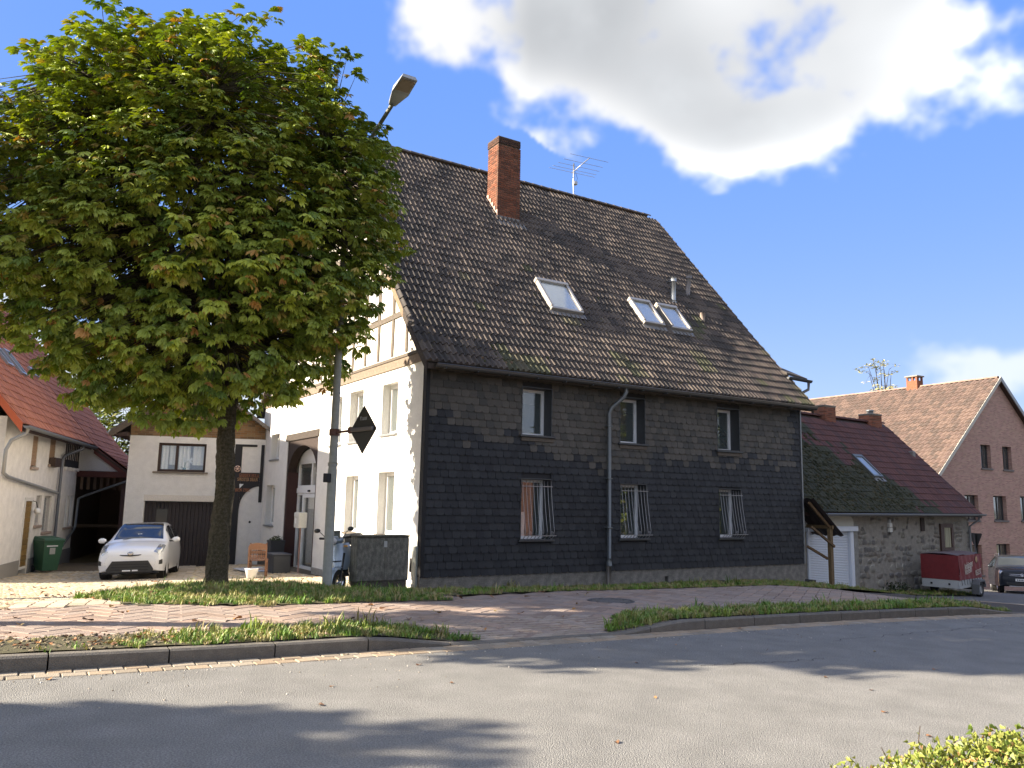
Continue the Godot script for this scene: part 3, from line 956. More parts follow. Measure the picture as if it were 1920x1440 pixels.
# half round gutter from a to b, open above
func gutter_mesh(a: Vector3, b: Vector3, r: float) -> MB:
	var d := (b - a).normalized()
	var s := d.cross(Vector3.UP).normalized()
	var q := MB.new().smooth(1)
	for k in 10:
		var t0 := PI + PI * k / 10
		var t1 := PI + PI * (k + 1) / 10
		for rr in [r, r * 0.93]:
			var P := func(p, t): return p + s * cos(t) * rr + Vector3.UP * sin(t) * rr
			q.quad(P.call(a, t0), P.call(b, t0), P.call(b, t1), P.call(a, t1))
	q.flat()
	for e in [a, b]:
		var ring := []
		for k in 11:
			var t := PI + PI * k / 10
			ring.append(e + s * cos(t) * r + Vector3.UP * sin(t) * r)
		q.face(ring, e + d * (0.1 if e == a else -0.1))
	# rolled bead along the front edge
	q.smooth(2)
	q.tube([a - s * r, b - s * r], 0.012, 6)
	q.tube([a + s * r, b + s * r], 0.012, 6)
	return q

func bricks(parent: Node, x0: float, x1: float, y0: float, y1: float, x: Transform3D, m: StandardMaterial3D, keep: Callable, most := 300):
	# one face of running bond; bricks stand 6 mm proud of their bed at z = 0
	var bl := 0.24
	var bh := 0.071
	var mesh := MB.new().box(v3(0, 0, -0.02), v3(bl - 0.012, bh - 0.011, 0.006), 0.004).done()
	var half := MB.new().box(v3(0, 0, -0.02), v3(bl / 2 - 0.012, bh - 0.011, 0.006), 0.004).done()
	var tones := [Color(1, 1, 1), Color(0.75, 0.7, 0.7), Color(1.15, 1.05, 1.0), Color(0.6, 0.6, 0.62), Color(0.95, 0.8, 0.7)]
	var list := []
	var r := 0
	var y := y0
	while y + bh <= y1 + 0.01:
		var q := x0
		var first := r % 2 == 1
		while q < x1 - 0.05:
			var l: float = bl / 2 if first or x1 - q < bl * 0.9 else bl
			if keep.call(q + l / 2, y): list.append([x * xf(v3(q, y, rf(-0.002, 0.003)), 0, 0, rf(-0.004, 0.004)), 1 if l < bl else 0, rng.randi() % 5])
			q += l
			first = false
		y += bh
		r += 1
	pieces(parent, "brick", "more_bricks", [mesh, half], m, tones, list, most)

# ------------------------------------------------------------------ the slate house
const GX := Vector3(0, 0, 1)
var gable := Transform3D(Basis(Vector3(0, 0, 1), Vector3(0, 1, 0), Vector3(-1, 0, 0)), Vector3.ZERO)
var roof_prof := [Vector2(-0.34, 4.56), Vector2(0.31, 5.24), Vector2(1.0, 5.97), Vector2(1.9, 6.97), Vector2(2.7, 7.92), Vector2(4.66, 10.2), Vector2(6.7, 12.56)]
func roof_y(v: float) -> float:
	for i in roof_prof.size() - 1:
		if v <= roof_prof[i + 1].x or i == roof_prof.size() - 2:
			var a: Vector2 = roof_prof[i]
			var b: Vector2 = roof_prof[i + 1]
			return lerpf(a.y, b.y, (v - a.x) / (b.x - a.x))
	return 0.0
# a frame standing on the front slope at (u, v): x along, y up the slope, z out
func on_roof(u: float, v: float) -> Transform3D:
	var a := atan2(roof_y(v + 0.1) - roof_y(v - 0.1), 0.2)
	var y := v3(0, sin(a), -cos(a))
	return axes(Vector3.RIGHT, y, Vector3.RIGHT.cross(y), v3(u, roof_y(v), -v))

func slate_house():
	var h := thing("slate_house", "large old house with black slate front, white half-timbered gable and steep dark tiled roof", "house", HO, TURN)
	var holes := [[2.48, 3.33, 3.16, 4.30], [5.43, 6.27, 3.13, 4.31], [8.89, 9.76, 3.11, 4.30], [2.49, 3.33, 0.74, 2.14], [5.44, 6.30, 0.74, 2.10], [8.90, 9.75, 0.73, 2.06]]
	var W := 12.36
	# front wall behind the slates
	part(h, "front_wall", MB.new().wall(0.02, W, 0.0, 4.62, -0.36, -0.03, holes), mat(Color(0.03, 0.03, 0.034), 0.9, 0.5))
	# plinth of rough cement
	var pl := blotch(mat(Color(0.42, 0.395, 0.35), 0.95, 0.7, [0.5, 1.0], 0.04, 1.4), 1.4, 0.5, 1.0, 12)
	part(h, "plinth", MB.new().wall(-0.02, W + 0.02, -1.4, 0.0, -0.36, -0.005, [[6.93, 7.05, -0.36, -0.22]]), pl)
	slates(h, holes, W)
	# white gable with its windows, and the great door
	var gh := []
	var gw_ := [[1.55, 2.48, 3.15, 4.38], [3.75, 4.72, 3.08, 4.43], [5.32, 6.2, 3.07, 4.41], [1.57, 2.53, 0.77, 2.25], [3.84, 4.75, 0.74, 2.19], [11.3, 12.3, 2.87, 3.74], [11.5, 12.55, 0.65, 2.0]]
	for g in gw_: gh.append([-g[1], -g[0], g[2], g[3]])
	gh.append([-10.3, -7.22, -1.4, 3.4])
	var plaster := blotch(mat(Color(0.80, 0.79, 0.76), 0.92, 1.1, [0.9, 1.0], 0.03, 0.35), 2.6, 0.9, 1.0, 14)
	part(h, "gable_wall", MB.new().wall(-13.4, -0.07, -1.4, 4.74, -0.4, 0.0, gh, gable), plaster)
	part(h, "gable_plinth", MB.new().box(v3(-0.03, -1.4, -13.42), v3(0.0, -0.22, -10.34), 0.01), blotch(mat(Color(0.27, 0.25, 0.22), 0.95, 0.4, [0.5, 1.0], 0.05, 1.5), 0.8, 0.5, 1.0))
	part(h, "gable_plinth", MB.new().box(v3(-0.025, -1.4, -7.2), v3(0.0, -0.36, 0.01), 0.01), blotch(mat(Color(0.6, 0.57, 0.52), 0.95, 0.4, [0.6, 1.0], 0.05, 1.5), 0.8, 0.6, 1.0))
	for i in gw_.size():
		var g: Array = gw_[i]
		var o := {"mullions": [-(g[0] + g[1]) / 2] if i in [1] else [], "curtains": [[0.55, 1.0, 0.06, 0.95]] if i in [0, 3] else [], "bar": 0.09}
		window(h, -g[1], -g[0], g[2], g[3], gable * xf(v3(0, 0, -0.2)), M.white_frame, o)
		part(h, "window_sill", MB.new().box(v3(-g[1] - 0.05, g[2] - 0.05, -0.19), v3(-g[0] + 0.05, g[2] + 0.004, 0.05), 0.008), M.old_wood if i == 3 or i == 4 else M.zinc, gable)
	# right gable, rear wall, ceilings and a cross wall inside
	var gray := mat(Color(0.4, 0.39, 0.37), 0.95, 0.8)
	part(h, "side_wall", MB.new().box(v3(W - 0.3, -1.6, -13.4), v3(W, 4.62, -0.37)), gray)
	part(h, "rear_wall", MB.new().box(v3(0.41, -1.6, -13.4), v3(W - 0.31, 4.7, -13.1)), gray)
	var inner := mat(Color(0.13, 0.12, 0.11), 0.9, 0.8)
	part(h, "ceiling", MB.new().box(v3(0.41, 2.55, -13.05), v3(W - 0.32, 2.7, -0.38)), inner)
	part(h, "ceiling", MB.new().box(v3(0.41, 4.5, -13.05), v3(W - 0.32, 4.62, -0.38)), inner)
	part(h, "inner_wall", MB.new().box(v3(0.42, -1.5, -4.4), v3(W - 0.33, 4.49, -4.25)), inner)
	part(h, "inner_wall", MB.new().box(v3(2.05, -1.5, -4.24), v3(2.17, 4.49, -0.38)), inner)
	# front windows with deep dark reveals
	for i in holes.size():
		var o: Array = holes[i]
		var opt := {"bar": 0.075}
		if i == 0: opt.curtains = [[0.0, 0.3, 0.05, 0.98]]
		if i == 3: opt.curtains = [[0.0, 0.5, 0.04, 0.45]]
		window(h, o[0], o[1], o[2], o[3], xf(v3(0, 0, -0.32)), M.white_frame, opt)
		part(h, "reveal_board", MB.new().box(v3(o[1] - 0.012, o[2] + 0.01, -0.31), v3(o[1] + 0.012, o[3] + 0.02, 0.022), 0.003), M.dark_zinc)
		part(h, "reveal_board", MB.new().box(v3(o[0] - 0.012, o[2] + 0.01, -0.31), v3(o[0] + 0.012, o[3] + 0.02, 0.022), 0.003), M.dark_zinc)
		part(h, "reveal_board", MB.new().box(v3(o[0] + 0.013, o[3] - 0.01, -0.31), v3(o[1] - 0.013, o[3] + 0.014, 0.024), 0.003), M.dark_zinc)
		part(h, "window_sill", MB.new().box(v3(o[0] - 0.07, o[2] - 0.045, -0.31), v3(o[1] + 0.08, o[2] + 0.006, 0.085), 0.008), M.dark_zinc)
		if i < 3: part(h, "sill_board", MB.new().box(v3(o[0] - 0.02, o[2] - 0.14, 0.0), v3(o[1] + 0.05, o[2] - 0.05, 0.045), 0.005), M.old_wood)
		else: grille(h, o)
	# corner boards
	part(h, "corner_board", MB.new().box(v3(-0.03, -0.02, -0.1), v3(0.06, 4.7, 0.045), 0.006), M.dark)
	part(h, "corner_board", MB.new().box(v3(W - 0.02, -0.02, -0.05), v3(W + 0.03, 4.6, 0.04), 0.006), M.zinc)
	# cable duct and vent at the corner
	part(h, "cable_duct", MB.new().box(v3(-0.07, -0.35, -0.32), v3(0.0, 0.62, -0.1), 0.01), mat(Color(0.42, 0.45, 0.42), 0.6, 0.5))
	part(h, "vent_cover", MB.new().box(v3(-0.035, 0.05, -0.52), v3(0.0, 0.35, -0.4), 0.012), M.dark)
	part(h, "wall_cable", MB.new().smooth().tube([v3(-0.02, 0.62, -0.13), v3(-0.022, 2.4, -0.12), v3(-0.02, 4.7, -0.11)], 0.014, 6), M.dark)
	timbers(h)
	portal(h)
	house_roof(h, W)

func slates(h: Node, holes: Array, W: float):
	var base := blotch(mat(Color(1, 1, 1), 0.62, 0.5, [0.6, 1.0], 0.05, 0.7), 1.7, 0.7, 1.0, 6)
	var meshes := []
	for k in 3:
		# square shingle with one rounded lower corner, its foot standing proud of the one below
		var w := 0.2 - 0.003 * k
		var b := MB.new()
		var p := [Vector2(0, 0.03), Vector2(0.012, 0), Vector2(w - 0.05, 0), Vector2(w - 0.012, 0.018), Vector2(w, 0.055), Vector2(w, 0.2), Vector2(0, 0.2)]
		var fr := []
		var bk := []
		for q in p:
			var z: float = 0.03 * (1.0 - q.y / 0.2) + 0.003
			fr.append(v3(q.x, q.y, z)); bk.append(v3(q.x, q.y, z - 0.011))
		b.face(fr, v3(w / 2, 0.1, -1))
		for i in 7: b.face([fr[i], fr[(i + 1) % 7], bk[(i + 1) % 7], bk[i]], v3(w / 2, 0.1, 0.0))
		meshes.append(b.done())
	var tones := [Color(0.018, 0.021, 0.027), Color(0.024, 0.027, 0.034), Color(0.013, 0.015, 0.021), Color(0.033, 0.036, 0.042), Color(0.118, 0.104, 0.086), Color(0.098, 0.088, 0.072), Color(0.135, 0.12, 0.10), Color(0.076, 0.071, 0.062)]
	var f := FastNoiseLite.new()
	f.seed = 8
	f.frequency = 0.35
	var list := []
	var step := 0.165
	var r := 0
	var y := -0.03
	while y < 4.46:
		var u := 0.06 - (r % 3) * 0.067
		while u < W - 0.02:
			var ua := maxf(u, 0.06)
			var ub := minf(u + 0.2, W - 0.03)
			var ok := ub - ua > 0.05
			var cuts := [[ua, ub]]
			for o in holes:
				if y + step * 0.6 > o[2] - 0.02 and y < o[3] - 0.02 and ub > o[0] and ua < o[1]:
					var nx := []
					for c in cuts:
						if c[0] < o[0] - 0.03: nx.append([c[0], minf(c[1], o[0])])
						if c[1] > o[1] + 0.03: nx.append([maxf(c[0], o[1]), c[1]])
					cuts = nx
			for c in cuts:
				if not ok: break
				var n: float = f.get_noise_2d(u * 1.5, y * 3.0)
				# an older, browner batch covers the upper part of the wall
				var edge := 3.02 - 0.55 * smoothstep(1.5, 4.6, u) + 0.35 * smoothstep(6.0, 8.0, u) + 0.3 * n + rf(-0.22, 0.22)
				if u < 0.5: edge += 0.5
				var old := y > edge and u < W - 0.45 - 0.3 * n
				var k := 4 + rng.randi() % 4 if old else rng.randi() % 4
				var sx: float = (c[1] - c[0]) / 0.2
				list.append([Transform3D(Basis.from_euler(v3(rf(-0.012, 0.012), rf(-0.01, 0.01), rf(-0.012, 0.012) * (5.0 if rng.randf() < 0.025 else 1.0))).scaled_local(v3(sx, 1, 1)), v3(c[0], y, -0.002)), rng.randi() % 3, k])
			u += 0.2
		y += step
		r += 1
	pieces(h, "slate", "more_slates", meshes, base, tones, list)

func grille(h: Node, o: Array):
	var g := Node3D.new()
	g.name = "window_grille"
	h.add_child(g, true)
	var m := metal(Color(0.33, 0.33, 0.34), 0.45, 0.6)
	var n := 9
	var ya: float = o[2] - 0.02
	var yb: float = o[3] - 0.04
	# bars hang straight at the top and belly out over the sill
	var bar := func(x):
		var p := []
		for k in 13:
			var q := k / 12.0
			var out := 0.05 + 0.20 * pow(1.0 - q, 1.4) * smoothstep(0.0, 0.12, q) 
			p.append(v3(x, lerpf(ya, yb, q), out))
		return p
	for k in n:
		var x: float = lerpf(o[0] + 0.02, o[1] - 0.02, k / float(n - 1))
		part(g, "grille_bar", MB.new().smooth().tube(bar.call(x), 0.0075, 6), m)
	for q in [[yb - 0.13, 0.07], [ya + 0.02, 0.06], [ya + 0.12, 0.245]]:
		part(g, "grille_rail", MB.new().box(v3(o[0] - 0.01, q[0] - 0.008, q[1] - 0.008), v3(o[1] + 0.01, q[0] + 0.008, q[1] + 0.008)), m)
	for k in 3:
		var cx: float = lerpf(o[0] + 0.12, o[1] - 0.12, k / 2.0)
		var p := []
		for i in 22:
			var a := i * 0.5
			p.append(v3(cx + 0.05 * (1 - i / 26.0) * cos(a), ya + 0.17 + 0.05 * (1 - i / 26.0) * sin(a), 0.252))
		part(g, "scroll", MB.new().smooth().tube(p, 0.005, 5), m)

func timbers(h: Node):
	var wood: StandardMaterial3D = M.old_wood
	var pale := tone(wood, Color(1.7, 1.6, 1.5))
	var infill := blotch(mat(Color(0.74, 0.70, 0.62), 0.93, 1.0, [0.85, 1.0], 0.03, 0.4), 1.1, 0.72, 1.0, 17)
	# gable triangle under the verge
	var T := func(x, dz): return v3(-dz, 0, 0)
	var poly := PackedVector2Array([Vector2(-13.35, 4.74), Vector2(-0.05, 4.74)])
	for v in [0.31, 1.0, 1.9, 2.7, 4.66, 6.7]: poly.append(Vector2(-v, roof_y(v) - 0.12))
	for v in [4.66, 2.7, 1.9, 1.0, 0.31]: poly.append(Vector2(-13.4 + v, roof_y(v) - 0.12))
	part(h, "timber_gable", MB.new().prism(poly, -0.35, -0.03, gable), infill)
	part(h, "far_gable", MB.new().prism(poly, -12.36, -12.06, gable), M.mortar)
	var beam := func(a: Vector2, b: Vector2, w: float, z: float, m, name := "timber"):
		var d := (b - a).normalized()
		var n := Vector2(-d.y, d.x) * w / 2
		part(h, name, MB.new().prism(PackedVector2Array([a - n, b - n, b + n, a + n]), -0.1, z, gable), m)
	beam.call(Vector2(-13.4, 4.84), Vector2(-0.03, 4.78), 0.2, 0.035, pale, "sill_beam")
	beam.call(Vector2(-13.38, 4.98), Vector2(-0.1, 4.93), 0.07, 0.05, wood, "sill_beam")
	for y in [6.02, 7.14, 8.4, 9.6, 10.9]:
		var v := 0.0
		while roof_y(v) < y + 0.15: v += 0.02
		beam.call(Vector2(-13.4 + v, y), Vector2(-v, y), 0.13, 0.0, wood, "rail")
	var k := 0
	for v in [1.21, 2.05, 2.94, 3.83, 4.73, 5.61, 6.45, 7.3, 8.15, 9.0, 9.85, 10.7, 11.5, 12.3]:
		var top: float = roof_y(minf(v, 13.4 - v)) - 0.2
		var ys := [4.98, 6.02, 7.14, 8.4, 9.6, 10.9]
		for i in ys.size():
			var y0: float = ys[i] + 0.06
			var y1: float = minf(ys[i + 1] - 0.06 if i < 5 else 99.0, top)
			if y1 - y0 < 0.15: continue
			beam.call(Vector2(-v + rf(-0.02, 0.02), y0), Vector2(-v + rf(-0.02, 0.02), y1), rf(0.1, 0.13), -0.004 + rf(-0.004, 0.002), wood, "post")
	# small paned windows between the posts
	for q in [[3.02, 3.55, 6.12, 6.98], [3.92, 4.62, 6.12, 6.98], [5.68, 6.38, 6.12, 6.98], [4.8, 5.5, 7.7, 8.3], [5.7, 6.4, 7.7, 8.3], [7.4, 8.05, 6.12, 6.98], [8.25, 8.9, 6.12, 6.98]]:
		window(h, -q[1], -q[0], q[2], q[3], gable * xf(v3(0, 0, 0.012)), M.white_frame, {"bar": 0.06, "depth": 0.04, "mullions": [-(q[0] + q[1]) / 2], "rows": [0.36, 0.66], "double": false})
		part(h, "window_back", MB.new().box(v3(-q[1] + 0.03, q[2] + 0.03, -0.029), v3(-q[0] - 0.03, q[3] - 0.03, -0.0285)), M.curtain, gable)

func portal(h: Node):
	# arched great door, recessed, with a white glazed screen
	var dw := mat(Color(0.075, 0.04, 0.035), 0.75, 0.5, [0.5, 1.0], 0.05, 0.7)
	var mid := -8.76
	var r := 1.54
	var arch := func(rad: float, y0: float, rise: float) -> PackedVector2Array:
		var p := PackedVector2Array()
		for k in 17:
			var a := PI * k / 16
			p.append(Vector2(mid + cos(a) * rad, y0 + sin(a) * rise))
		return p
	# spandrel above the arch fills the square opening
	var sp := PackedVector2Array([Vector2(mid + r, 3.4), Vector2(mid - r, 3.4), Vector2(mid - r, 2.3)])
	var ar: PackedVector2Array = arch.call(1.42, 2.35, 0.86)
	for k in range(16, -1, -1): sp.append(ar[k])
	sp.append(Vector2(mid + r, 2.3))
	part(h, "spandrel", MB.new().prism(sp, -0.3, -0.02, gable), blotch(mat(Color(0.075, 0.05, 0.042), 0.9, 0.4, [0.5, 1.0], 0.05, 1.0), 0.6, 0.6, 1.0))
	for sgn in [-1, 1]:
		part(h, "door_post", MB.new().box(v3(mid + sgn * 1.42, -1.2, -0.32), v3(mid + sgn * 1.535, 2.3, -0.015), 0.01), dw, gable)
		part(h, "reveal_panel", MB.new().box(v3(mid + sgn * 1.405, -1.2, -0.46), v3(mid + sgn * 1.43, 2.4, -0.04)), tone(dw, Color(1.25, 1.0, 1.0)), gable)
	part(h, "weathered_beam", MB.new().box(v3(mid - 1.7, 3.4, -0.02), v3(mid + 1.62, 3.62, 0.03), 0.01), tone(M.old_wood, Color(0.45, 0.42, 0.42)), gable)
	# white panel in the arch and the screen below it
	var top: PackedVector2Array = arch.call(1.39, 2.72, 0.42)
	part(h, "arch_panel", MB.new().prism(top, -0.44, -0.36, gable), M.white_frame)
	var x0 := mid - 1.4
	var x1 := mid + 1.4
	window(h, x0, x1, 1.9, 2.76, gable * xf(v3(0, 0, -0.36)), M.white_frame, {"bar": 0.09, "depth": 0.08, "mullions": [mid]})
	part(h, "transom", MB.new().box(v3(x0, 1.74, -0.45), v3(x1, 1.9, -0.33), 0.01), M.white_frame, gable)
	window(h, x0, x0 + 0.62, -0.62, 1.74, gable * xf(v3(0, 0, -0.36)), M.white_frame, {"bar": 0.07, "depth": 0.08})
	window(h, x1 - 0.72, x1, -0.62, 1.74, gable * xf(v3(0, 0, -0.36)), M.white_frame, {"bar": 0.07, "depth": 0.08})
	var door := window(h, x0 + 0.63, x1 - 0.73, -0.62, 1.73, gable * xf(v3(0, 0, -0.34)), M.white_frame, {"bar": 0.13, "depth": 0.07, "curtains": [[0.0, 1.0, 0.8, 0.95]]})
	door.name = "front_door"
	part(door, "door_handle", MB.new().smooth().tube([v3(x0 + 0.7, 0.35, 0.0), v3(x0 + 0.7, 0.35, 0.05), v3(x0 + 0.82, 0.35, 0.055)], 0.011, 6), M.zinc)
	part(h, "door_closer", MB.new().box(v3(mid - 0.15, 1.78, -0.33), v3(mid + 0.02, 1.84, -0.29), 0.006), M.dark, gable)
	part(h, "threshold", MB.new().box(v3(mid - 1.4, -1.2, -0.5), v3(mid + 1.4, -0.6, -0.1), 0.01), pl_stone(), gable)

func pl_stone() -> StandardMaterial3D: return mat(Color(0.3, 0.28, 0.25), 0.9, 0.5, [0.6, 1.0], 0.05, 0.8)

func house_roof(h: Node, W: float):
	var m := blotch(mat(Color(1, 1, 1), 0.8, 0.6, [0.55, 1.0], 0.06, 0.9), 2.4, 0.7, 1.0, 19)
	var tones := [Color(0.145, 0.115, 0.097), Color(0.17, 0.135, 0.113), Color(0.12, 0.098, 0.085), Color(0.09, 0.077, 0.069), Color(0.20, 0.16, 0.13), Color(0.12, 0.12, 0.065), Color(0.17, 0.15, 0.095)]
	var under := mat(Color(0.06, 0.045, 0.035), 0.9, 0.5)
	# boarding under the tiles, front and rear slopes
	for side in 2:
		var b := MB.new()
		for i in roof_prof.size() - 1:
			var a: Vector2 = roof_prof[i]
			var c: Vector2 = roof_prof[i + 1]
			var za := -a.x if side == 0 else -13.4 + a.x
			var zc := -c.x if side == 0 else -13.4 + c.x
			var p := []
			for e in [[a.y - 0.14, za], [c.y - 0.14, zc], [c.y - 0.03, zc], [a.y - 0.03, za]]:
				p.append(e)
			b.hexa([v3(-0.16, p[0][0], p[0][1]), v3(W + 0.22, p[0][0], p[0][1]), v3(W + 0.22, p[1][0], p[1][1]), v3(-0.16, p[1][0], p[1][1]), v3(-0.16, p[3][0], p[3][1]), v3(W + 0.22, p[3][0], p[3][1]), v3(W + 0.22, p[2][0], p[2][1]), v3(-0.16, p[2][0], p[2][1])])
		part(h, "roof_boarding" if side == 0 else "rear_roof", b, under if side == 0 else mat(Color(0.16, 0.14, 0.12), 0.85, 0.5, [0.5, 1.0], 0.06, 1.0))
	var f := FastNoiseLite.new()
	f.seed = 31
	f.frequency = 0.45
	var pan := [pan_mesh(0.3, 0.4, 2, 0.074, 0.03, 8), pan_mesh(0.3, 0.4, 2, 0.068, 0.038, 8)]
	tiled(h, "more_roof_tiles", v3(-0.2, 0.0, 0.0), Vector3.RIGHT, v3(0, 0, -1), W + 0.45, roof_prof, pan, 0.3, 0.335, m, tones, func(u, v, _y):
		var n: float = f.get_noise_2d(u, v * 1.4)
		if n > 0.22 + 0.1 * v and rng.randf() < 0.7: return 5 + rng.randi() % 2
		if u < 1.2 + 0.5 * n and rng.randf() < 0.6: return 3
		return rng.randi() % 5, "roof_tile", 0.022)
	ridge(h, v3(-0.22, 12.56, -6.7), v3(W + 0.28, 12.56, -6.7), 0.14, 0.36, tone(m, Color(0.17, 0.14, 0.12)), [Color(1, 1, 1), Color(0.8, 0.8, 0.8), Color(1.1, 1, 0.95)])
	# verges: dark board along the slate side edges, pale board under the tiles
	for e in [[-0.2, -0.17, -0.06], [W + 0.2, W + 0.23, W + 0.34]]:
		for i in roof_prof.size() - 1:
			var a: Vector2 = roof_prof[i]
			var c: Vector2 = roof_prof[i + 1]
			for side in 2:
				var za := -a.x if side == 0 else -13.4 + a.x
				var zc := -c.x if side == 0 else -13.4 + c.x
				var b := MB.new()
				b.hexa([v3(e[0], a.y - 0.2, za), v3(e[1], a.y - 0.2, za), v3(e[1], c.y - 0.2, zc), v3(e[0], c.y - 0.2, zc), v3(e[0], a.y + 0.01, za), v3(e[1], a.y + 0.01, za), v3(e[1], c.y + 0.01, zc), v3(e[0], c.y + 0.01, zc)])
				part(h, "verge_board", b, tone(M.old_wood, Color(0.45, 0.42, 0.42)) if i < 2 or side == 1 else tone(M.old_wood, Color(1.9, 1.6, 1.3)))
	# moss cushions gathered on the lower courses
	var mc := MB.new().smooth()
	mc.lathe([Vector2(0.075, 0.0), Vector2(0.068, 0.022), Vector2(0.04, 0.042), Vector2(0.0, 0.05)], 7)
	var mx := []
	var mcol := []
	for k in 620:
		var u := rf(0.0, W)
		var v := -0.2 + pow(rng.randf(), 1.7) * 4.5
		if f.get_noise_2d(u * 1.6, v * 2.2) < 0.02: continue
		var t := on_roof(u, v)
		mx.append(Transform3D(t.basis * Basis(Vector3.RIGHT, PI / 2) * Basis(Vector3.UP, rf(0, TAU)).scaled(v3(rf(0.4, 1.1), rf(0.5, 1.2), rf(0.4, 1.1))), t * v3(0, 0, 0.03)))
		mcol.append([Color(0.09, 0.095, 0.03), Color(0.14, 0.12, 0.045), Color(0.07, 0.065, 0.03), Color(0.25, 0.17, 0.1)][rng.randi() % 4])
	many(h, "moss", mc.done(), mat(Color.WHITE, 0.95, 0.2, [0.5, 1.0], 0.08, 1.5), mx, mcol)
	# gutter and downpipe
	part(h, "gutter", gutter_mesh(v3(0.0, 4.53, 0.4), v3(W + 0.25, 4.55, 0.4), 0.085), metal(Color(0.13, 0.125, 0.12), 0.5, 0.6))
	for k in 16:
		part(h, "gutter_bracket", MB.new().box(v3(k * 0.8 + 0.2, 4.43, 0.3), v3(k * 0.8 + 0.225, 4.46, 0.5), 0.004), M.dark_zinc)
	var pz := metal(Color(0.17, 0.185, 0.19), 0.5, 0.6)
	part(h, "downpipe", MB.new().smooth().tube([v3(5.32, 4.47, 0.4), v3(5.32, 4.38, 0.4), v3(5.27, 4.24, 0.36), v3(5.05, 3.98, 0.16), v3(5.0, 3.84, 0.12), v3(5.0, 3.6, 0.12), v3(5.0, 0.12, 0.12)], 0.052, 10), pz)
	part(h, "downpipe_foot", MB.new().smooth().tube([v3(5.0, 0.28, 0.12), v3(5.0, 0.2, 0.12), v3(5.0, 0.1, 0.12)], [0.054, 0.072, 0.072], 10), pz)
	part(h, "standpipe", MB.new().smooth().tube([v3(4.99, 0.14, 0.11), v3(4.99, -0.6, 0.11)], 0.063, 10), mat(Color(0.2, 0.18, 0.16), 0.7, 0.4, [0.6, 1.0], 0.05, 0.5))
	for y in [3.5, 2.2, 1.0]:
		part(h, "pipe_clip", MB.new().box(v3(4.93, y, 0.0), v3(5.07, y + 0.03, 0.178), 0.005), pz)
	chimney(h)
	# roof windows
	skylight(h, 4.87, 2.05, 1.08, 1.3)
	skylight(h, 8.05, 2.05, 0.8, 1.12)
	skylight(h, 9.12, 2.03, 0.82, 1.14)
	# vent pipes
	var t := MB.new().smooth().tube([v3(9.89, 7.75, -2.74), v3(9.89, 8.75, -2.74)], 0.085, 12)
	t.tube([v3(9.89, 8.68, -2.74), v3(9.89, 8.82, -2.74)], 0.11, 12)
	t.tube([v3(9.89, 7.95, -2.74), v3(9.89, 8.06, -2.74)], 0.1, 12)
	part(h, "vent_pipe", t, metal(Color(0.4, 0.42, 0.43), 0.45, 0.7))
	t = MB.new().smooth().tube([v3(10.9, 8.35, -3.15), v3(10.95, 9.28, -3.1)], 0.08, 12)
	t.tube([v3(10.94, 9.05, -3.11), v3(10.95, 9.2, -3.1)], 0.1, 12)
	part(h, "vent_pipe", t, metal(Color(0.22, 0.2, 0.19), 0.6, 0.5))
	t = MB.new().smooth().tube([v3(10.63, 7.3, -2.22), v3(10.63, 7.66, -2.2)], 0.085, 10)
	part(h, "vent_pipe", t, mat(Color(0.3, 0.24, 0.2), 0.8, 0.4))
	antenna(h)
	# little roof over the side entrance, just in sight past the verge
	var sb := MB.new()
	sb.hexa([v3(W + 0.05, 5.62, -0.45), v3(W + 1.0, 5.52, -0.45), v3(W + 1.0, 6.7, -2.9), v3(W + 0.05, 6.8, -2.9), v3(W + 0.05, 5.7, -0.45), v3(W + 1.0, 5.6, -0.45), v3(W + 1.0, 6.78, -2.9), v3(W + 0.05, 6.88, -2.9)])
	part(h, "side_roof", sb, mat(Color(0.1, 0.085, 0.075), 0.85, 0.4, [0.5, 1.0], 0.06, 1.0))
	part(h, "side_roof_wall", MB.new().box(v3(W + 0.01, 3.0, -2.9), v3(W + 0.8, 5.9, -1.0)), M.mortar)
	part(h, "side_gutter", gutter_mesh(v3(W + 0.02, 5.55, -0.4), v3(W + 1.1, 5.52, -0.4), 0.07), M.dark_zinc)
	part(h, "side_downpipe", MB.new().smooth().tube([v3(W + 1.0, 5.5, -0.4), v3(W + 1.0, 5.25, -0.42), v3(W + 0.7, 4.95, -0.9), v3(W + 0.6, 4.6, -0.95)], 0.045, 8), M.zinc)

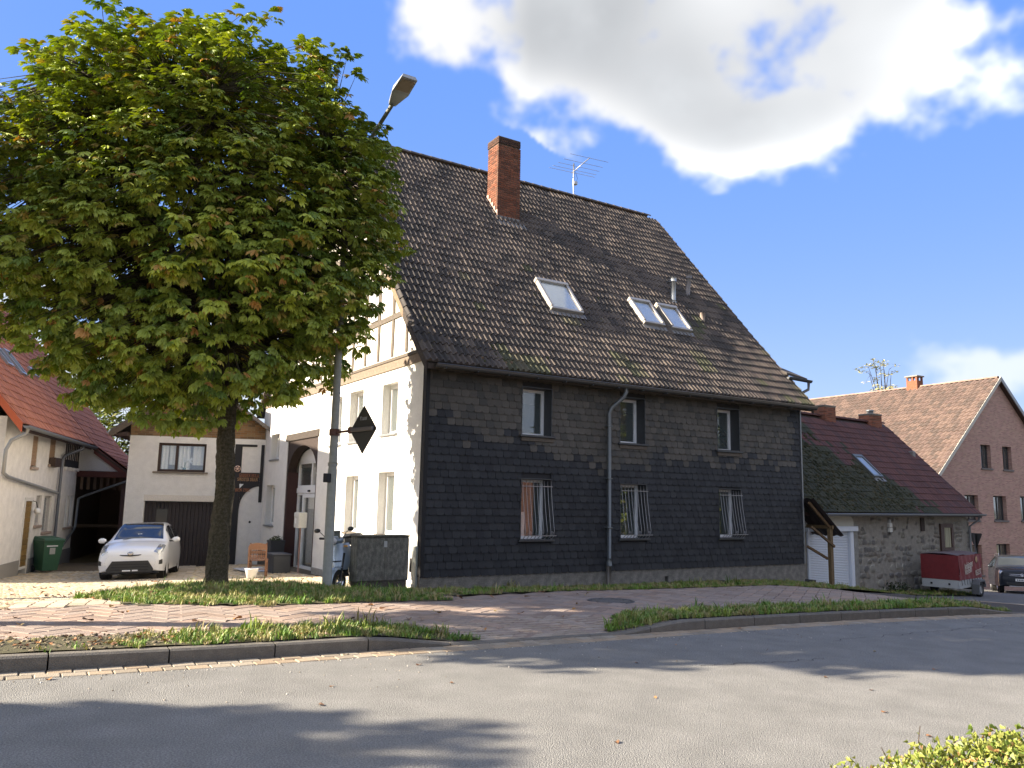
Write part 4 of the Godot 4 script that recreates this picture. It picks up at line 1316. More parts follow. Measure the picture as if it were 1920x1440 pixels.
func chimney(h: Node):
	var c := Node3D.new()
	c.name = "chimney"
	h.add_child(c)
	var x0 := 4.42
	var x1 := 5.22
	var z0 := -5.32    # rear
	var z1 := -4.68    # front
	var y0 := 9.6
	var y1 := 12.92
	part(c, "core", MB.new().box(v3(x0 + 0.008, y0, z0 + 0.008), v3(x1 - 0.008, y1, z1 - 0.008)), tone(M.mortar, Color(0.5, 0.45, 0.4)))
	var br := blotch(mat(Color(0.40, 0.15, 0.08), 0.9, 0.4, [0.5, 1.0], 0.07, 1.2), 0.7, 0.6, 1.0)
	bricks(c, x0, x1, 10.0, y1 - 0.2, Transform3D(Basis(), v3(0, 0, z1 - 0.006)), br, func(_a, _b): return true)
	bricks(c, z0, z1, 10.0, y1 - 0.2, axes(v3(0, 0, 1), Vector3.UP, v3(-1, 0, 0), v3(x0 + 0.006, 0, 0)), br, func(_a, _b): return true)
	# sooty upper courses, slightly corbelled
	bricks(c, x0 - 0.02, x1 + 0.02, y1 - 0.2, y1 + 0.02, Transform3D(Basis(), v3(0, 0, z1 + 0.012)), tone(br, Color(0.4, 0.5, 0.55)), func(_a, _b): return true)
	bricks(c, z0 - 0.02, z1 + 0.02, y1 - 0.2, y1 + 0.02, axes(v3(0, 0, 1), Vector3.UP, v3(-1, 0, 0), v3(x0 - 0.012, 0, 0)), tone(br, Color(0.4, 0.5, 0.55)), func(_a, _b): return true)
	part(c, "cap", MB.new().box(v3(x0 - 0.01, y1 - 0.2, z0 - 0.01), v3(x1 + 0.01, y1 + 0.04, z1 + 0.01), 0.01), tone(M.mortar, Color(0.35, 0.33, 0.3)))
	part(c, "flue", MB.new().box(v3(x0 + 0.25, y1 + 0.03, z0 + 0.2), v3(x1 - 0.25, y1 + 0.06, z1 - 0.2)), M.dark)
	# lead apron at the foot
	var a := on_roof(4.82, 4.52)
	part(c, "flashing", MB.new().box(v3(-0.52, -0.16, 0.05), v3(0.52, 0.14, 0.075), 0.006), M.lead, a)
	part(c, "flashing_upstand", MB.new().box(v3(x0 - 0.02, 9.9, z1 + 0.0), v3(x1 + 0.02, 10.36, z1 + 0.018), 0.004), M.lead)
	for k in 5:
		var v := 4.72 + k * 0.14
		part(c, "stepped_flashing", MB.new().box(v3(x0 - 0.022, roof_y(v) - 0.08, -v - 0.09), v3(x0 - 0.004, roof_y(v) + 0.26, -v + 0.09), 0.003), tone(M.lead, Color(1.6, 1.2, 1.05)))

func skylight(h: Node, u: float, v: float, w: float, l: float):
	var s := Node3D.new()
	s.name = "roof_window"
	h.add_child(s, true)
	s.transform = on_roof(u, v)
	var al := metal(Color(0.42, 0.39, 0.35), 0.45, 0.6)
	var z0 := 0.0
	var z1 := 0.23
	var f := 0.085
	for e in [[-w / 2, -w / 2 + f], [w / 2 - f, w / 2]]:
		part(s, "frame_side", MB.new().box(v3(e[0], -l / 2 + f, z0), v3(e[1], l / 2 - f, z1), 0.012), al)
	part(s, "frame_foot", MB.new().box(v3(-w / 2, -l / 2, z0), v3(w / 2, -l / 2 + f, z1 - 0.02), 0.012), al)
	part(s, "frame_head", MB.new().box(v3(-w / 2 - 0.01, l / 2 - f, z0), v3(w / 2 + 0.01, l / 2 + 0.03, z1 + 0.015), 0.012), al)
	part(s, "pane", MB.new().box(v3(-w / 2 + f, -l / 2 + f, z1 - 0.05), v3(w / 2 - f, l / 2 - f, z1 - 0.044)), M.glass)
	part(s, "blind", MB.new().box(v3(-w / 2 + f, -l / 2 + f, z1 - 0.075), v3(w / 2 - f, l / 2 - f, z1 - 0.07)), mat(Color(0.45, 0.48, 0.49), 0.5, 0.0))
	part(s, "apron", MB.new().box(v3(-w / 2 - 0.06, -l / 2 - 0.18, 0.105), v3(w / 2 + 0.06, -l / 2, 0.12), 0.005), M.lead)

func antenna(h: Node):
	var a := Node3D.new()
	a.name = "aerial"
	h.add_child(a, true)
	a.position = v3(8.8, 12.5, -6.7)
	var m := metal(Color(0.45, 0.45, 0.46), 0.4, 0.7)
	part(a, "mast", MB.new().smooth().tube([v3(0, -0.3, 0), v3(0, 1.35, 0)], 0.024, 8), m)
	# the boom points up and to the right
	var d := Basis(Vector3.UP, -TURN) * v3(0.42, 0.06, 0.9).normalized()
	var o := v3(0, 1.05, 0)
	part(a, "boom", MB.new().smooth().tube([o - d * 0.15, o + d * 1.15], 0.016, 6), m)
	var side := d.cross(Vector3.UP).normalized()
	for k in 5:
		var p: Vector3 = o + d * ([-0.1, 0.1, 0.38, 0.7, 1.12][k])
		var l: float = [0.95, 0.9, 0.85, 0.8, 0.78][k]
		part(a, "element", MB.new().tube([p - side * l, p + side * l], 0.008, 5), m)
	part(a, "junction_box", MB.new().box(v3(-0.02, 0.55, -0.06), v3(0.14, 0.67, 0.06), 0.01), m)
	part(a, "cable", MB.new().smooth().tube([v3(0.1, 0.6, 0), v3(0.16, 0.8, 0.02), v3(0.05, 1.05, 0.03)], 0.006, 5), M.dark)

# ------------------------------------------------------------------ garage wing with the painted timber arch
func letters(parent: Node, called: String, text: String, h: float, m: Material, x: Transform3D, font := "Droid Serif", fit := 0.0):
	var t := TextMesh.new()
	var f := SystemFont.new()
	f.font_names = PackedStringArray([font])
	t.font = f
	t.text = text
	t.font_size = 64
	t.pixel_size = h / 46.0
	t.depth = 0.006
	var o := part(parent, called, t, m, x)
	if fit > 0:
		var w := t.get_aabb().size.x
		if w > 0: o.scale = v3(fit / w, 1, 1)
	return o

func garage_house():
	var g := thing("garage_house", "white rendered garage house with brick gable, wide brown window and dark garage door", "house", v3(-13.08, 0, -27.5), 0.2269)
	var render := blotch(mat(Color(0.87, 0.85, 0.82), 0.95, 0.8, [0.88, 1.0], 0.035, 1.1), 2.0, 0.88, 1.0, 25)
	var door := [0.62, 3.0, -1.2, 1.39]
	var win := [0.93, 2.5, 2.4, 3.39]
	part(g, "wall", MB.new().wall(0.0, 4.48, -1.4, 3.61, -0.3, 0.0, [door, win]), render)
	part(g, "side_wall", MB.new().box(v3(0.0, -1.4, -9.0), v3(0.3, 3.61, -0.31)), render)
	part(g, "rear_wall", MB.new().box(v3(0.31, -1.4, -9.0), v3(4.48, 3.61, -8.7)), render)
	part(g, "floor_slab", MB.new().box(v3(0.32, 1.75, -8.6), v3(4.4, 1.9, -0.32)), render)
	part(g, "inner_wall", MB.new().box(v3(0.32, 1.91, -3.6), v3(4.4, 3.6, -3.5)), mat(Color(0.5, 0.47, 0.42), 0.9, 0.8))
	# gable in pale brown brick
	var tri := PackedVector2Array([Vector2(0.0, 3.61), Vector2(4.48, 3.61), Vector2(4.48, 4.0), Vector2(2.2, 5.6), Vector2(0.0, 4.02)])
	part(g, "gable", MB.new().prism(tri, -0.3, -0.012), tone(M.mortar, Color(0.9, 0.85, 0.75)))
	bricks(g, 0.0, 4.46, 3.63, 5.5, Transform3D(Basis(), v3(0, 0, -0.006)), mat(Color(0.34, 0.21, 0.10), 0.9, 0.4, [0.6, 1.0], 0.06, 0.8), func(x, y): return y + 0.09 < minf(4.0 + x * 0.71, 4.0 + (4.48 - x) * 0.7))
	# roof: two slopes with an overhang at the eaves
	var rt := mat(Color(0.17, 0.15, 0.14), 0.85, 0.4, [0.5, 1.0], 0.06, 0.8)
	for q in [[-0.55, 3.62, 2.2, 5.62], [4.75, 3.78, 2.2, 5.62]]:
		var b := MB.new()
		b.hexa([v3(q[0], q[1], 0.42), v3(q[2], q[3], 0.42), v3(q[2], q[3], -9.2), v3(q[0], q[1], -9.2), v3(q[0], q[1] + 0.14, 0.42), v3(q[2], q[3] + 0.14, 0.42), v3(q[2], q[3] + 0.14, -9.2), v3(q[0], q[1] + 0.14, -9.2)])
		part(g, "roof_slope", b, rt)
	part(g, "verge_board", MB.new().prism(PackedVector2Array([Vector2(-0.58, 3.56), Vector2(-0.44, 3.56), Vector2(2.2, 5.5), Vector2(2.2, 5.66), Vector2(-0.58, 3.66)]), 0.425, 0.45), tone(M.old_wood, Color(1.1, 1.05, 1)))
	part(g, "soffit", MB.new().hexa_mesh([v3(-0.52, 3.56, -9.0), v3(-0.02, 3.56, -9.0), v3(-0.02, 3.56, 0.4), v3(-0.52, 3.56, 0.4), v3(-0.52, 3.6, -9.0), v3(-0.02, 3.7, -9.0), v3(-0.02, 3.7, 0.4), v3(-0.52, 3.6, 0.4)]), M.brown)
	part(g, "gutter", gutter_mesh(v3(-0.6, 3.68, 0.4), v3(-0.6, 3.68, -9.0), 0.07), M.zinc)
	# window
	window(g, win[0], win[1], win[2], win[3], xf(v3(0, 0, -0.09)), M.brown, {"bar": 0.085, "depth": 0.07, "mullions": [1.53], "curtains": [[0.0, 0.45, 0.06, 0.95], [0.55, 1.0, 0.25, 0.95]]})
	part(g, "window_sill", MB.new().box(v3(win[0] - 0.12, win[2] - 0.06, -0.09), v3(win[1] + 0.1, win[2] + 0.003, 0.06), 0.008), tone(M.mortar, Color(0.8, 0.75, 0.7)))
	orchid(g)
	# plastered lintel band and dark boarded door
	part(g, "lintel", MB.new().box(v3(0.6, 1.4, -0.05), v3(3.05, 1.6, 0.012), 0.006), mat(Color(0.74, 0.69, 0.62), 0.95, 0.5))
	var gd := Node3D.new()
	gd.name = "garage_door"
	g.add_child(gd)
	var n := 19
	var dm := mat(Color(0.035, 0.026, 0.027), 0.6, 0.5, [0.6, 1.0], 0.04, 0.4)
	for k in n:
		var a: float = lerpf(door[0], door[1], k / float(n))
		var c: float = lerpf(door[0], door[1], (k + 1) / float(n))
		var pane := k >= 3 and k <= 5
		part(gd, "board", MB.new().box(v3(a + 0.003, -1.0, -0.2), v3(c - 0.003, 0.35 if pane else 1.36, -0.15 + rf(0, 0.004)), 0.008), dm)
		if pane: part(gd, "board", MB.new().box(v3(a + 0.003, 1.13, -0.2), v3(c - 0.003, 1.36, -0.15), 0.008), dm)
	part(gd, "rail", MB.new().box(v3(door[0], 1.36, -0.2), v3(door[1], 1.4, -0.12), 0.005), dm)
	part(gd, "door_pane", MB.new().box(v3(0.99, 0.34, -0.19), v3(1.38, 1.14, -0.18)), mat(Color(0.05, 0.05, 0.05), 0.12, 0.0))
	# painted timber frame with its lettering
	var black := mat(Color(0.018, 0.018, 0.022), 0.7, 0.4, [0.7, 1.0], 0.04, 0.5)
	part(g, "arch_post", MB.new().box(v3(3.46, -0.85, -0.01), v3(3.7, 3.42, 0.035), 0.006), black)
	part(g, "arch_post", MB.new().box(v3(4.34, 1.4, -0.01), v3(4.45, 3.42, 0.03), 0.006), black)
	part(g, "top_rail", MB.new().box(v3(3.7, 3.34, -0.01), v3(4.2, 3.42, 0.034), 0.006), black)
	var p := PackedVector2Array([Vector2(3.705, 2.43), Vector2(4.335, 2.43), Vector2(4.335, 1.98)])
	for k in 9:
		var a := k / 8.0 * PI / 2
		p.append(Vector2(4.42 - sin(a) * 0.66 - 0.05, 1.18 + cos(a) * 0.78))
	p.append(Vector2(3.705, 1.18))
	part(g, "arch_brace", MB.new().prism(p, -0.01, 0.028), black)
	part(g, "arch_reveal_wall", MB.new().box(v3(3.72, -0.85, -0.005), v3(4.44, 1.9, 0.006)), render)
	part(g, "ring_bolt", MB.new().smooth().lathe([Vector2(0.0, 0.03), Vector2(0.035, 0.025), Vector2(0.04, 0.0)], 10, xf(v3(4.1, 0.72, 0.008), PI / 2)), M.dark)
	var gold := mat(Color(0.42, 0.16, 0.07), 0.6, 0.0)
	var ros := Node3D.new()
	ros.name = "rosette"
	g.add_child(ros)
	ros.position = v3(3.58, 2.56, 0.038)
	part(ros, "disc", MB.new().smooth().lathe([Vector2(0.0, 0.008), Vector2(0.105, 0.008), Vector2(0.11, 0.0)], 20, xf(Vector3.ZERO, PI / 2)), mat(Color(0.6, 0.42, 0.34), 0.6, 0.0))
	for k in 6:
		part(ros, "petal", MB.new().smooth().lathe([Vector2(0.0, 0.006), Vector2(0.026, 0.006), Vector2(0.028, 0.0)], 10, xf(v3(cos(TAU * k / 6 + 0.5) * 0.065, sin(TAU * k / 6 + 0.5) * 0.065, 0.006), PI / 2)), tone(black, Color(2.5, 1, 1)))
	letters(g, "inscription", "GODDEN HOLA", 0.12, gold, xf(v3(3.98, 2.33, 0.033)), "Droid Serif", 0.66)
	letters(g, "inscription", "SPESTER DRAN", 0.11, tone(gold, Color(1.2, 1.8, 2.0)), xf(v3(3.94, 2.19, 0.034)), "Droid Serif", 0.68)
	letters(g, "inscription", "BEN ZIRE", 0.1, gold, xf(v3(3.8, 1.82, 0.036)), "Droid Serif", 0.5)
	part(g, "pennant", MB.new().prism(PackedVector2Array([Vector2(3.68, 2.03), Vector2(3.82, 2.03), Vector2(3.69, 1.88)]), 0.03, 0.04), M.white_frame)

func orchid(g: Node):
	var o := Node3D.new()
	o.name = "orchid_pot"
	g.add_child(o)
	o.position = v3(1.78, 2.44, -0.24)
	part(o, "pot", MB.new().smooth().lathe([Vector2(0.0, 0), Vector2(0.05, 0), Vector2(0.065, 0.11), Vector2(0.0, 0.11)], 12), mat(Color(0.1, 0.2, 0.22), 0.4, 0.0))
	var st := MB.new().smooth()
	for k in 3: st.tube([v3(0, 0.1, 0), v3(0.02 * k, 0.28, 0.0), v3(0.07 * k - 0.02, 0.40 - 0.02 * k, 0.02)], 0.005, 5)
	part(o, "stem", st, mat(Color(0.08, 0.16, 0.03), 0.6, 0.0))
	var fl := MB.new()
	for k in 14:
		var c := v3(rf(-0.08, 0.24), rf(0.3, 0.46), rf(-0.02, 0.03))
		for e in 5:
			var a := TAU * e / 5
			fl.tri(c, c + v3(cos(a - 0.5), sin(a - 0.5), 0.2) * 0.034, c + v3(cos(a + 0.5), sin(a + 0.5), 0.2) * 0.034)
	part(o, "blossom", fl, M.white_frame)
	var lf := MB.new()
	for k in 5:
		var a := k * 1.3
		lf.tri(v3(0, 0.11, 0), v3(cos(a) * 0.12 + 0.02, 0.15, sin(a) * 0.06), v3(cos(a) * 0.12 - 0.02, 0.13, sin(a) * 0.06 + 0.03))
	part(o, "leaf", lf, mat(Color(0.04, 0.09, 0.02), 0.5, 0.0))

# ------------------------------------------------------------------ the house on the left
func left_house():
	var h := thing("left_house", "white house with orange tiled roof at the left edge, green wheelie bin at its wall", "house", v3(-13.625, 0, -22.0), deg_to_rad(107.0))
	var wall := blotch(mat(Color(0.85, 0.82, 0.78), 0.93, 1.0, [0.9, 1.0], 0.03, 0.22), 2.4, 0.8, 1.0, 33)
	var U := 8.1
	var holes := [[1.68, 2.48, -1.2, 1.41], [2.86, 3.5, 0.6, 1.51], [3.82, 4.78, 0.36, 1.5], [5.9, 6.05, 0.7, 1.5], [6.75, 7.22, 0.41, 1.5], [7.45, 7.9, 0.45, 1.5], [1.84, 2.43, 2.35, 3.28], [3.85, 4.6, 2.5, 3.32]]
	part(h, "wall", MB.new().wall(-0.85, U, -1.4, 3.6, -0.3, 0.0, holes), wall)
	part(h, "plinth", MB.new().box(v3(-0.87, -1.4, 0.0), v3(1.58, -0.33, 0.03), 0.008), mat(Color(0.33, 0.31, 0.28), 0.9, 0.5, [0.7, 1.0], 0.04, 0.6))
	part(h, "plinth", MB.new().box(v3(2.56, -1.4, 0.0), v3(U, -0.36, 0.03), 0.008), mat(Color(0.2, 0.2, 0.21), 0.9, 0.5, [0.7, 1.0], 0.04, 0.6))
	# near gable wall up to the roof, far gable, rear wall
	var gp := axes(v3(0, 0, 1), Vector3.UP, v3(-1, 0, 0), v3(-0.85, 0, 0))
	var poly := PackedVector2Array([Vector2(-0.31, -1.4), Vector2(-0.31, 3.85), Vector2(-4.3, 8.8), Vector2(-8.3, 3.85), Vector2(-8.3, -1.4)])
	part(h, "gable_wall", MB.new().prism(poly, -0.3, 0.0, gp), wall)
	part(h, "gable_wall", MB.new().prism(poly, -8.95, -8.65, gp), wall)
	part(h, "rear_wall", MB.new().box(v3(-0.54, -1.4, -8.3), v3(U - 0.35, 3.8, -8.0)), wall)
	part(h, "inner_wall", MB.new().box(v3(-0.5, -1.3, -2.6), v3(U - 0.35, 3.5, -2.5)), mat(Color(0.45, 0.42, 0.38), 0.9, 0.8))
	# roof
	var tm := blotch(mat(Color(1, 1, 1), 0.85, 0.5, [0.65, 1.0], 0.05, 0.6), 2.0, 0.75, 1.0, 41)
	var tones := [Color(0.55, 0.19, 0.09), Color(0.49, 0.165, 0.08), Color(0.6, 0.22, 0.11), Color(0.43, 0.15, 0.08)]
	var prof := [Vector2(-0.46, 3.36), Vector2(4.3, 9.26)]
	var b := MB.new()
	b.hexa([v3(-1.2, 3.2, 0.42), v3(8.05, 3.2, 0.42), v3(8.05, 9.14, -4.3), v3(-1.2, 9.14, -4.3), v3(-1.2, 3.32, 0.42), v3(8.05, 3.32, 0.42), v3(8.05, 9.24, -4.3), v3(-1.2, 9.24, -4.3)])
	b.hexa([v3(-1.2, 3.2, -9.02), v3(8.05, 3.2, -9.02), v3(8.05, 9.14, -4.3), v3(-1.2, 9.14, -4.3), v3(-1.2, 3.32, -9.02), v3(8.05, 3.32, -9.02), v3(8.05, 9.24, -4.3), v3(-1.2, 9.24, -4.3)])
	part(h, "roof_boarding", b, M.brown)
	tiled(h, "more_roof_tiles", v3(-1.2, 0.02, 0), Vector3.RIGHT, v3(0, 0, -1), 9.25, prof, [pan_mesh(0.21, 0.38, 1, 0.012, 0.02, 4)], 0.21, 0.33, tm, tones, func(_u, _v, _y): return rng.randi() % 4)
	ridge(h, v3(-1.22, 9.24, -4.3), v3(8.1, 9.24, -4.3), 0.13, 0.36, tone(tm, Color(0.3, 0.11, 0.06)), [Color(1, 1, 1), Color(0.85, 0.85, 0.85)])
	# bright verge tiles on the near side
	for k in 14:
		var q := k / 14.0
		var q2 := (k + 1) / 14.0
		var P := func(t, dy, u): return v3(u, lerpf(3.36, 9.26, t) + dy, lerpf(0.46, -4.3, t))
		var vb := MB.new()
		vb.hexa([P.call(q, -0.2, -1.26), P.call(q, -0.2, -1.2), P.call(q2, -0.2, -1.2), P.call(q2, -0.2, -1.26), P.call(q, 0.06, -1.26), P.call(q, 0.06, -1.2), P.call(q2, 0.04, -1.2), P.call(q2, 0.04, -1.26)])
		part(h, "verge_tile", vb, mat(Color(0.52, 0.12, 0.05), 0.7, 0.5, [0.8, 1.0], 0.04))
	part(h, "gutter", gutter_mesh(v3(-1.2, 3.34, 0.55), v3(8.1, 3.3, 0.55), 0.075), M.zinc)
	# downpipes
	var zp := metal(Color(0.36, 0.37, 0.38), 0.5, 0.6)
	part(h, "downpipe", MB.new().smooth().tube([v3(-1.0, 3.28, 0.55), v3(-1.0, 3.15, 0.52), v3(-1.05, 2.95, 0.2), v3(-1.05, 2.7, 0.1), v3(-1.02, 2.1, 0.09), v3(-0.6, 2.0, 0.09), v3(5.0, 1.6, 0.09)], 0.05, 8), zp)
	part(h, "downpipe", MB.new().smooth().tube([v3(6.0, 3.24, 0.55), v3(6.0, 3.12, 0.52), v3(5.35, 2.86, 0.14), v3(5.2, 2.7, 0.1), v3(5.2, -0.9, 0.1)], 0.05, 8), metal(Color(0.16, 0.17, 0.19), 0.5, 0.6))
	# shuttered windows above, plain ones below
	var shut := mat(Color(0.36, 0.24, 0.15), 0.8, 0.4, [0.75, 1.0], 0.04, 0.4)
	var sill := mat(Color(0.42, 0.33, 0.27), 0.85, 0.4, [0.7, 1.0], 0.05, 0.5)
	for i in [1, 2, 3, 4, 5, 6, 7]:
		var o: Array = holes[i]
		if i == 6 or i == 7:
			for k in 9:
				var y0: float = lerpf(o[2] + 0.05, o[3], k / 9.0)
				part(h, "shutter_slat", MB.new().box(v3(o[0], y0, -0.05), v3(o[1], lerpf(o[2] + 0.05, o[3], (k + 1) / 9.0) - 0.004, -0.015), 0.006), shut)
		else:
			window(h, o[0], o[1], o[2], o[3], xf(v3(0, 0, -0.05)), mat(Color(0.5, 0.47, 0.45), 0.6, 0.4) if i < 3 else M.white_frame, {"bar": 0.06, "curtains": [[0.0, 1.0, 0.04, 0.96]] if i < 3 else []})
		if i < 3 or i > 5: part(h, "window_sill", MB.new().box(v3(o[0] - 0.06, o[2] - 0.08, -0.13), v3(o[1] + 0.06, o[2] + 0.004, 0.07), 0.01), sill)
	part(h, "sill_ledge", MB.new().box(v3(6.65, 0.33, -0.13), v3(7.98, 0.405, 0.07), 0.01), sill)
	part(h, "flower_box", MB.new().box(v3(3.85, 2.44, 0.02), v3(4.66, 2.72, 0.2), 0.01), M.brown)
	# half timbered part under the eaves, a dark rail on its corbels
	for k in 8: part(h, "timber_post", MB.new().box(v3(6.0 + k * 0.28, 2.75, -0.01), v3(6.12 + k * 0.28, 3.45, 0.02), 0.005), M.brown if k % 2 == 0 else M.dark)
	part(h, "timber_rail", MB.new().box(v3(5.95, 2.5, -0.01), v3(8.08, 2.75, 0.04), 0.006), M.dark)
	for k in 4: part(h, "corbel", MB.new().box(v3(6.0 + k * 0.6, 2.38, 0.0), v3(6.2 + k * 0.6, 2.5, 0.09), 0.015), wall)
	# door with yellow ribbed glass under a round lamp
	var d := Node3D.new()
	d.name = "house_door"
	h.add_child(d)
	var yel := mat(Color(0.34, 0.21, 0.06), 0.35, 0.3, [0.6, 1.0], 0.05, 0.6)
	for k in 12: part(d, "ribbed_pane", MB.new().box(v3(1.74, lerpf(-0.55, 1.35, k / 12.0), -0.06), v3(2.42, lerpf(-0.55, 1.35, (k + 1) / 12.0) - 0.008, -0.008 + rf(0, 0.006)), 0.01), tone(yel, Color.WHITE * rf(0.75, 1.1)))
	part(d, "door_frame", MB.new().wall(1.62, 2.54, -0.62, 1.45, -0.1, 0.012, [[1.74, 2.42, -0.55, 1.35]]), mat(Color(0.7, 0.68, 0.64), 0.8, 0.4))
	part(d, "door_lamp", MB.new().smooth().lathe([Vector2(0, 0.1), Vector2(0.07, 0.07), Vector2(0.1, 0), Vector2(0.07, -0.07), Vector2(0, -0.1)], 14, xf(v3(2.42, 1.05, 0.16))), M.white_frame)
	part(d, "lamp_arm", MB.new().smooth().tube([v3(2.42, 1.35, 0.02), v3(2.42, 1.32, 0.12), v3(2.42, 1.15, 0.16)], 0.012, 6), M.dark)
	# roof windows
	for q in [[3.15, 1.45, 0.6, 0.7], [4.35, 1.45, 0.62, 1.0], [6.55, 1.45, 0.5, 0.4]]:
		var s := Node3D.new()
		s.name = "roof_window"
		h.add_child(s, true)
		var a := atan2(5.9, 4.76)
		var y := v3(0, sin(a), -cos(a))
		s.transform = axes(Vector3.RIGHT, y, Vector3.RIGHT.cross(y), v3(q[0], 3.36 + (q[1] + 0.46) * 1.24, -q[1]))
		part(s, "frame", MB.new().wall(-q[2] / 2, q[2] / 2, -q[3] / 2, q[3] / 2, 0.0, 0.13, [[-q[2] / 2 + 0.07, q[2] / 2 - 0.07, -q[3] / 2 + 0.07, q[3] / 2 - 0.07]]), metal(Color(0.4, 0.42, 0.44), 0.4, 0.7))
		part(s, "pane", MB.new().box(v3(-q[2] / 2 + 0.07, -q[3] / 2 + 0.07, 0.08), v3(q[2] / 2 - 0.07, q[3] / 2 - 0.07, 0.09)), mat(Color(0.12, 0.15, 0.18), 0.05, 0.0))
	barn(h.transform)
	# wheelie bin by the wall
	var bin := thing("wheelie_bin", "dark green wheelie bin against the white wall of the left house", "waste bin", h.transform * v3(2.95, 0, 0.44), deg_to_rad(55.0))
	bin.position.y = gw(bin.position.x, bin.position.z) + 0.01
	var gm := mat(Color(0.035, 0.11, 0.06), 0.55, 0.3, [0.85, 1.0], 0.03, 0.2)
	var body := MB.new()
	body.hexa([v3(-0.24, 0.06, -0.26), v3(0.24, 0.06, -0.26), v3(0.22, 0.06, 0.22), v3(-0.22, 0.06, 0.22), v3(-0.29, 0.95, -0.36), v3(0.29, 0.95, -0.36), v3(0.29, 0.95, 0.34), v3(-0.29, 0.95, 0.34)])
	part(bin, "body", body, gm)
	part(bin, "rim", MB.new().box(v3(-0.31, 0.9, -0.38), v3(0.31, 0.96, 0.36), 0.012), gm)
	part(bin, "lid", MB.new().hexa_mesh([v3(-0.32, 0.965, -0.4), v3(0.32, 0.965, -0.4), v3(0.32, 0.965, 0.39), v3(-0.32, 0.965, 0.39), v3(-0.27, 1.07, -0.34), v3(0.27, 1.07, -0.34), v3(0.29, 1.0, 0.36), v3(-0.29, 1.0, 0.36)]), gm)
	part(bin, "handle", MB.new().smooth().tube([v3(-0.24, 1.0, -0.4), v3(-0.24, 1.0, -0.47), v3(0.24, 1.0, -0.47), v3(0.24, 1.0, -0.4)], 0.016, 6), gm)
	for s in [-1, 1]: part(bin, "wheel", MB.new().smooth().lathe([Vector2(0, -0.03), Vector2(0.1, -0.03), Vector2(0.1, 0.03), Vector2(0, 0.03)], 14, xf(v3(s * 0.26, 0.1, -0.3), 0, 0, PI / 2)), M.rubber)
	part(bin, "label_strip", MB.new().box(v3(-0.2, 0.78, 0.318), v3(0.12, 0.81, 0.33)), M.white_frame)
	part(bin, "sticker", MB.new().box(v3(-0.1, 0.55, 0.283), v3(0.06, 0.74, 0.316)), mat(Color(0.6, 0.6, 0.56), 0.6, 0.05, [0.3, 1.0], 0.08))

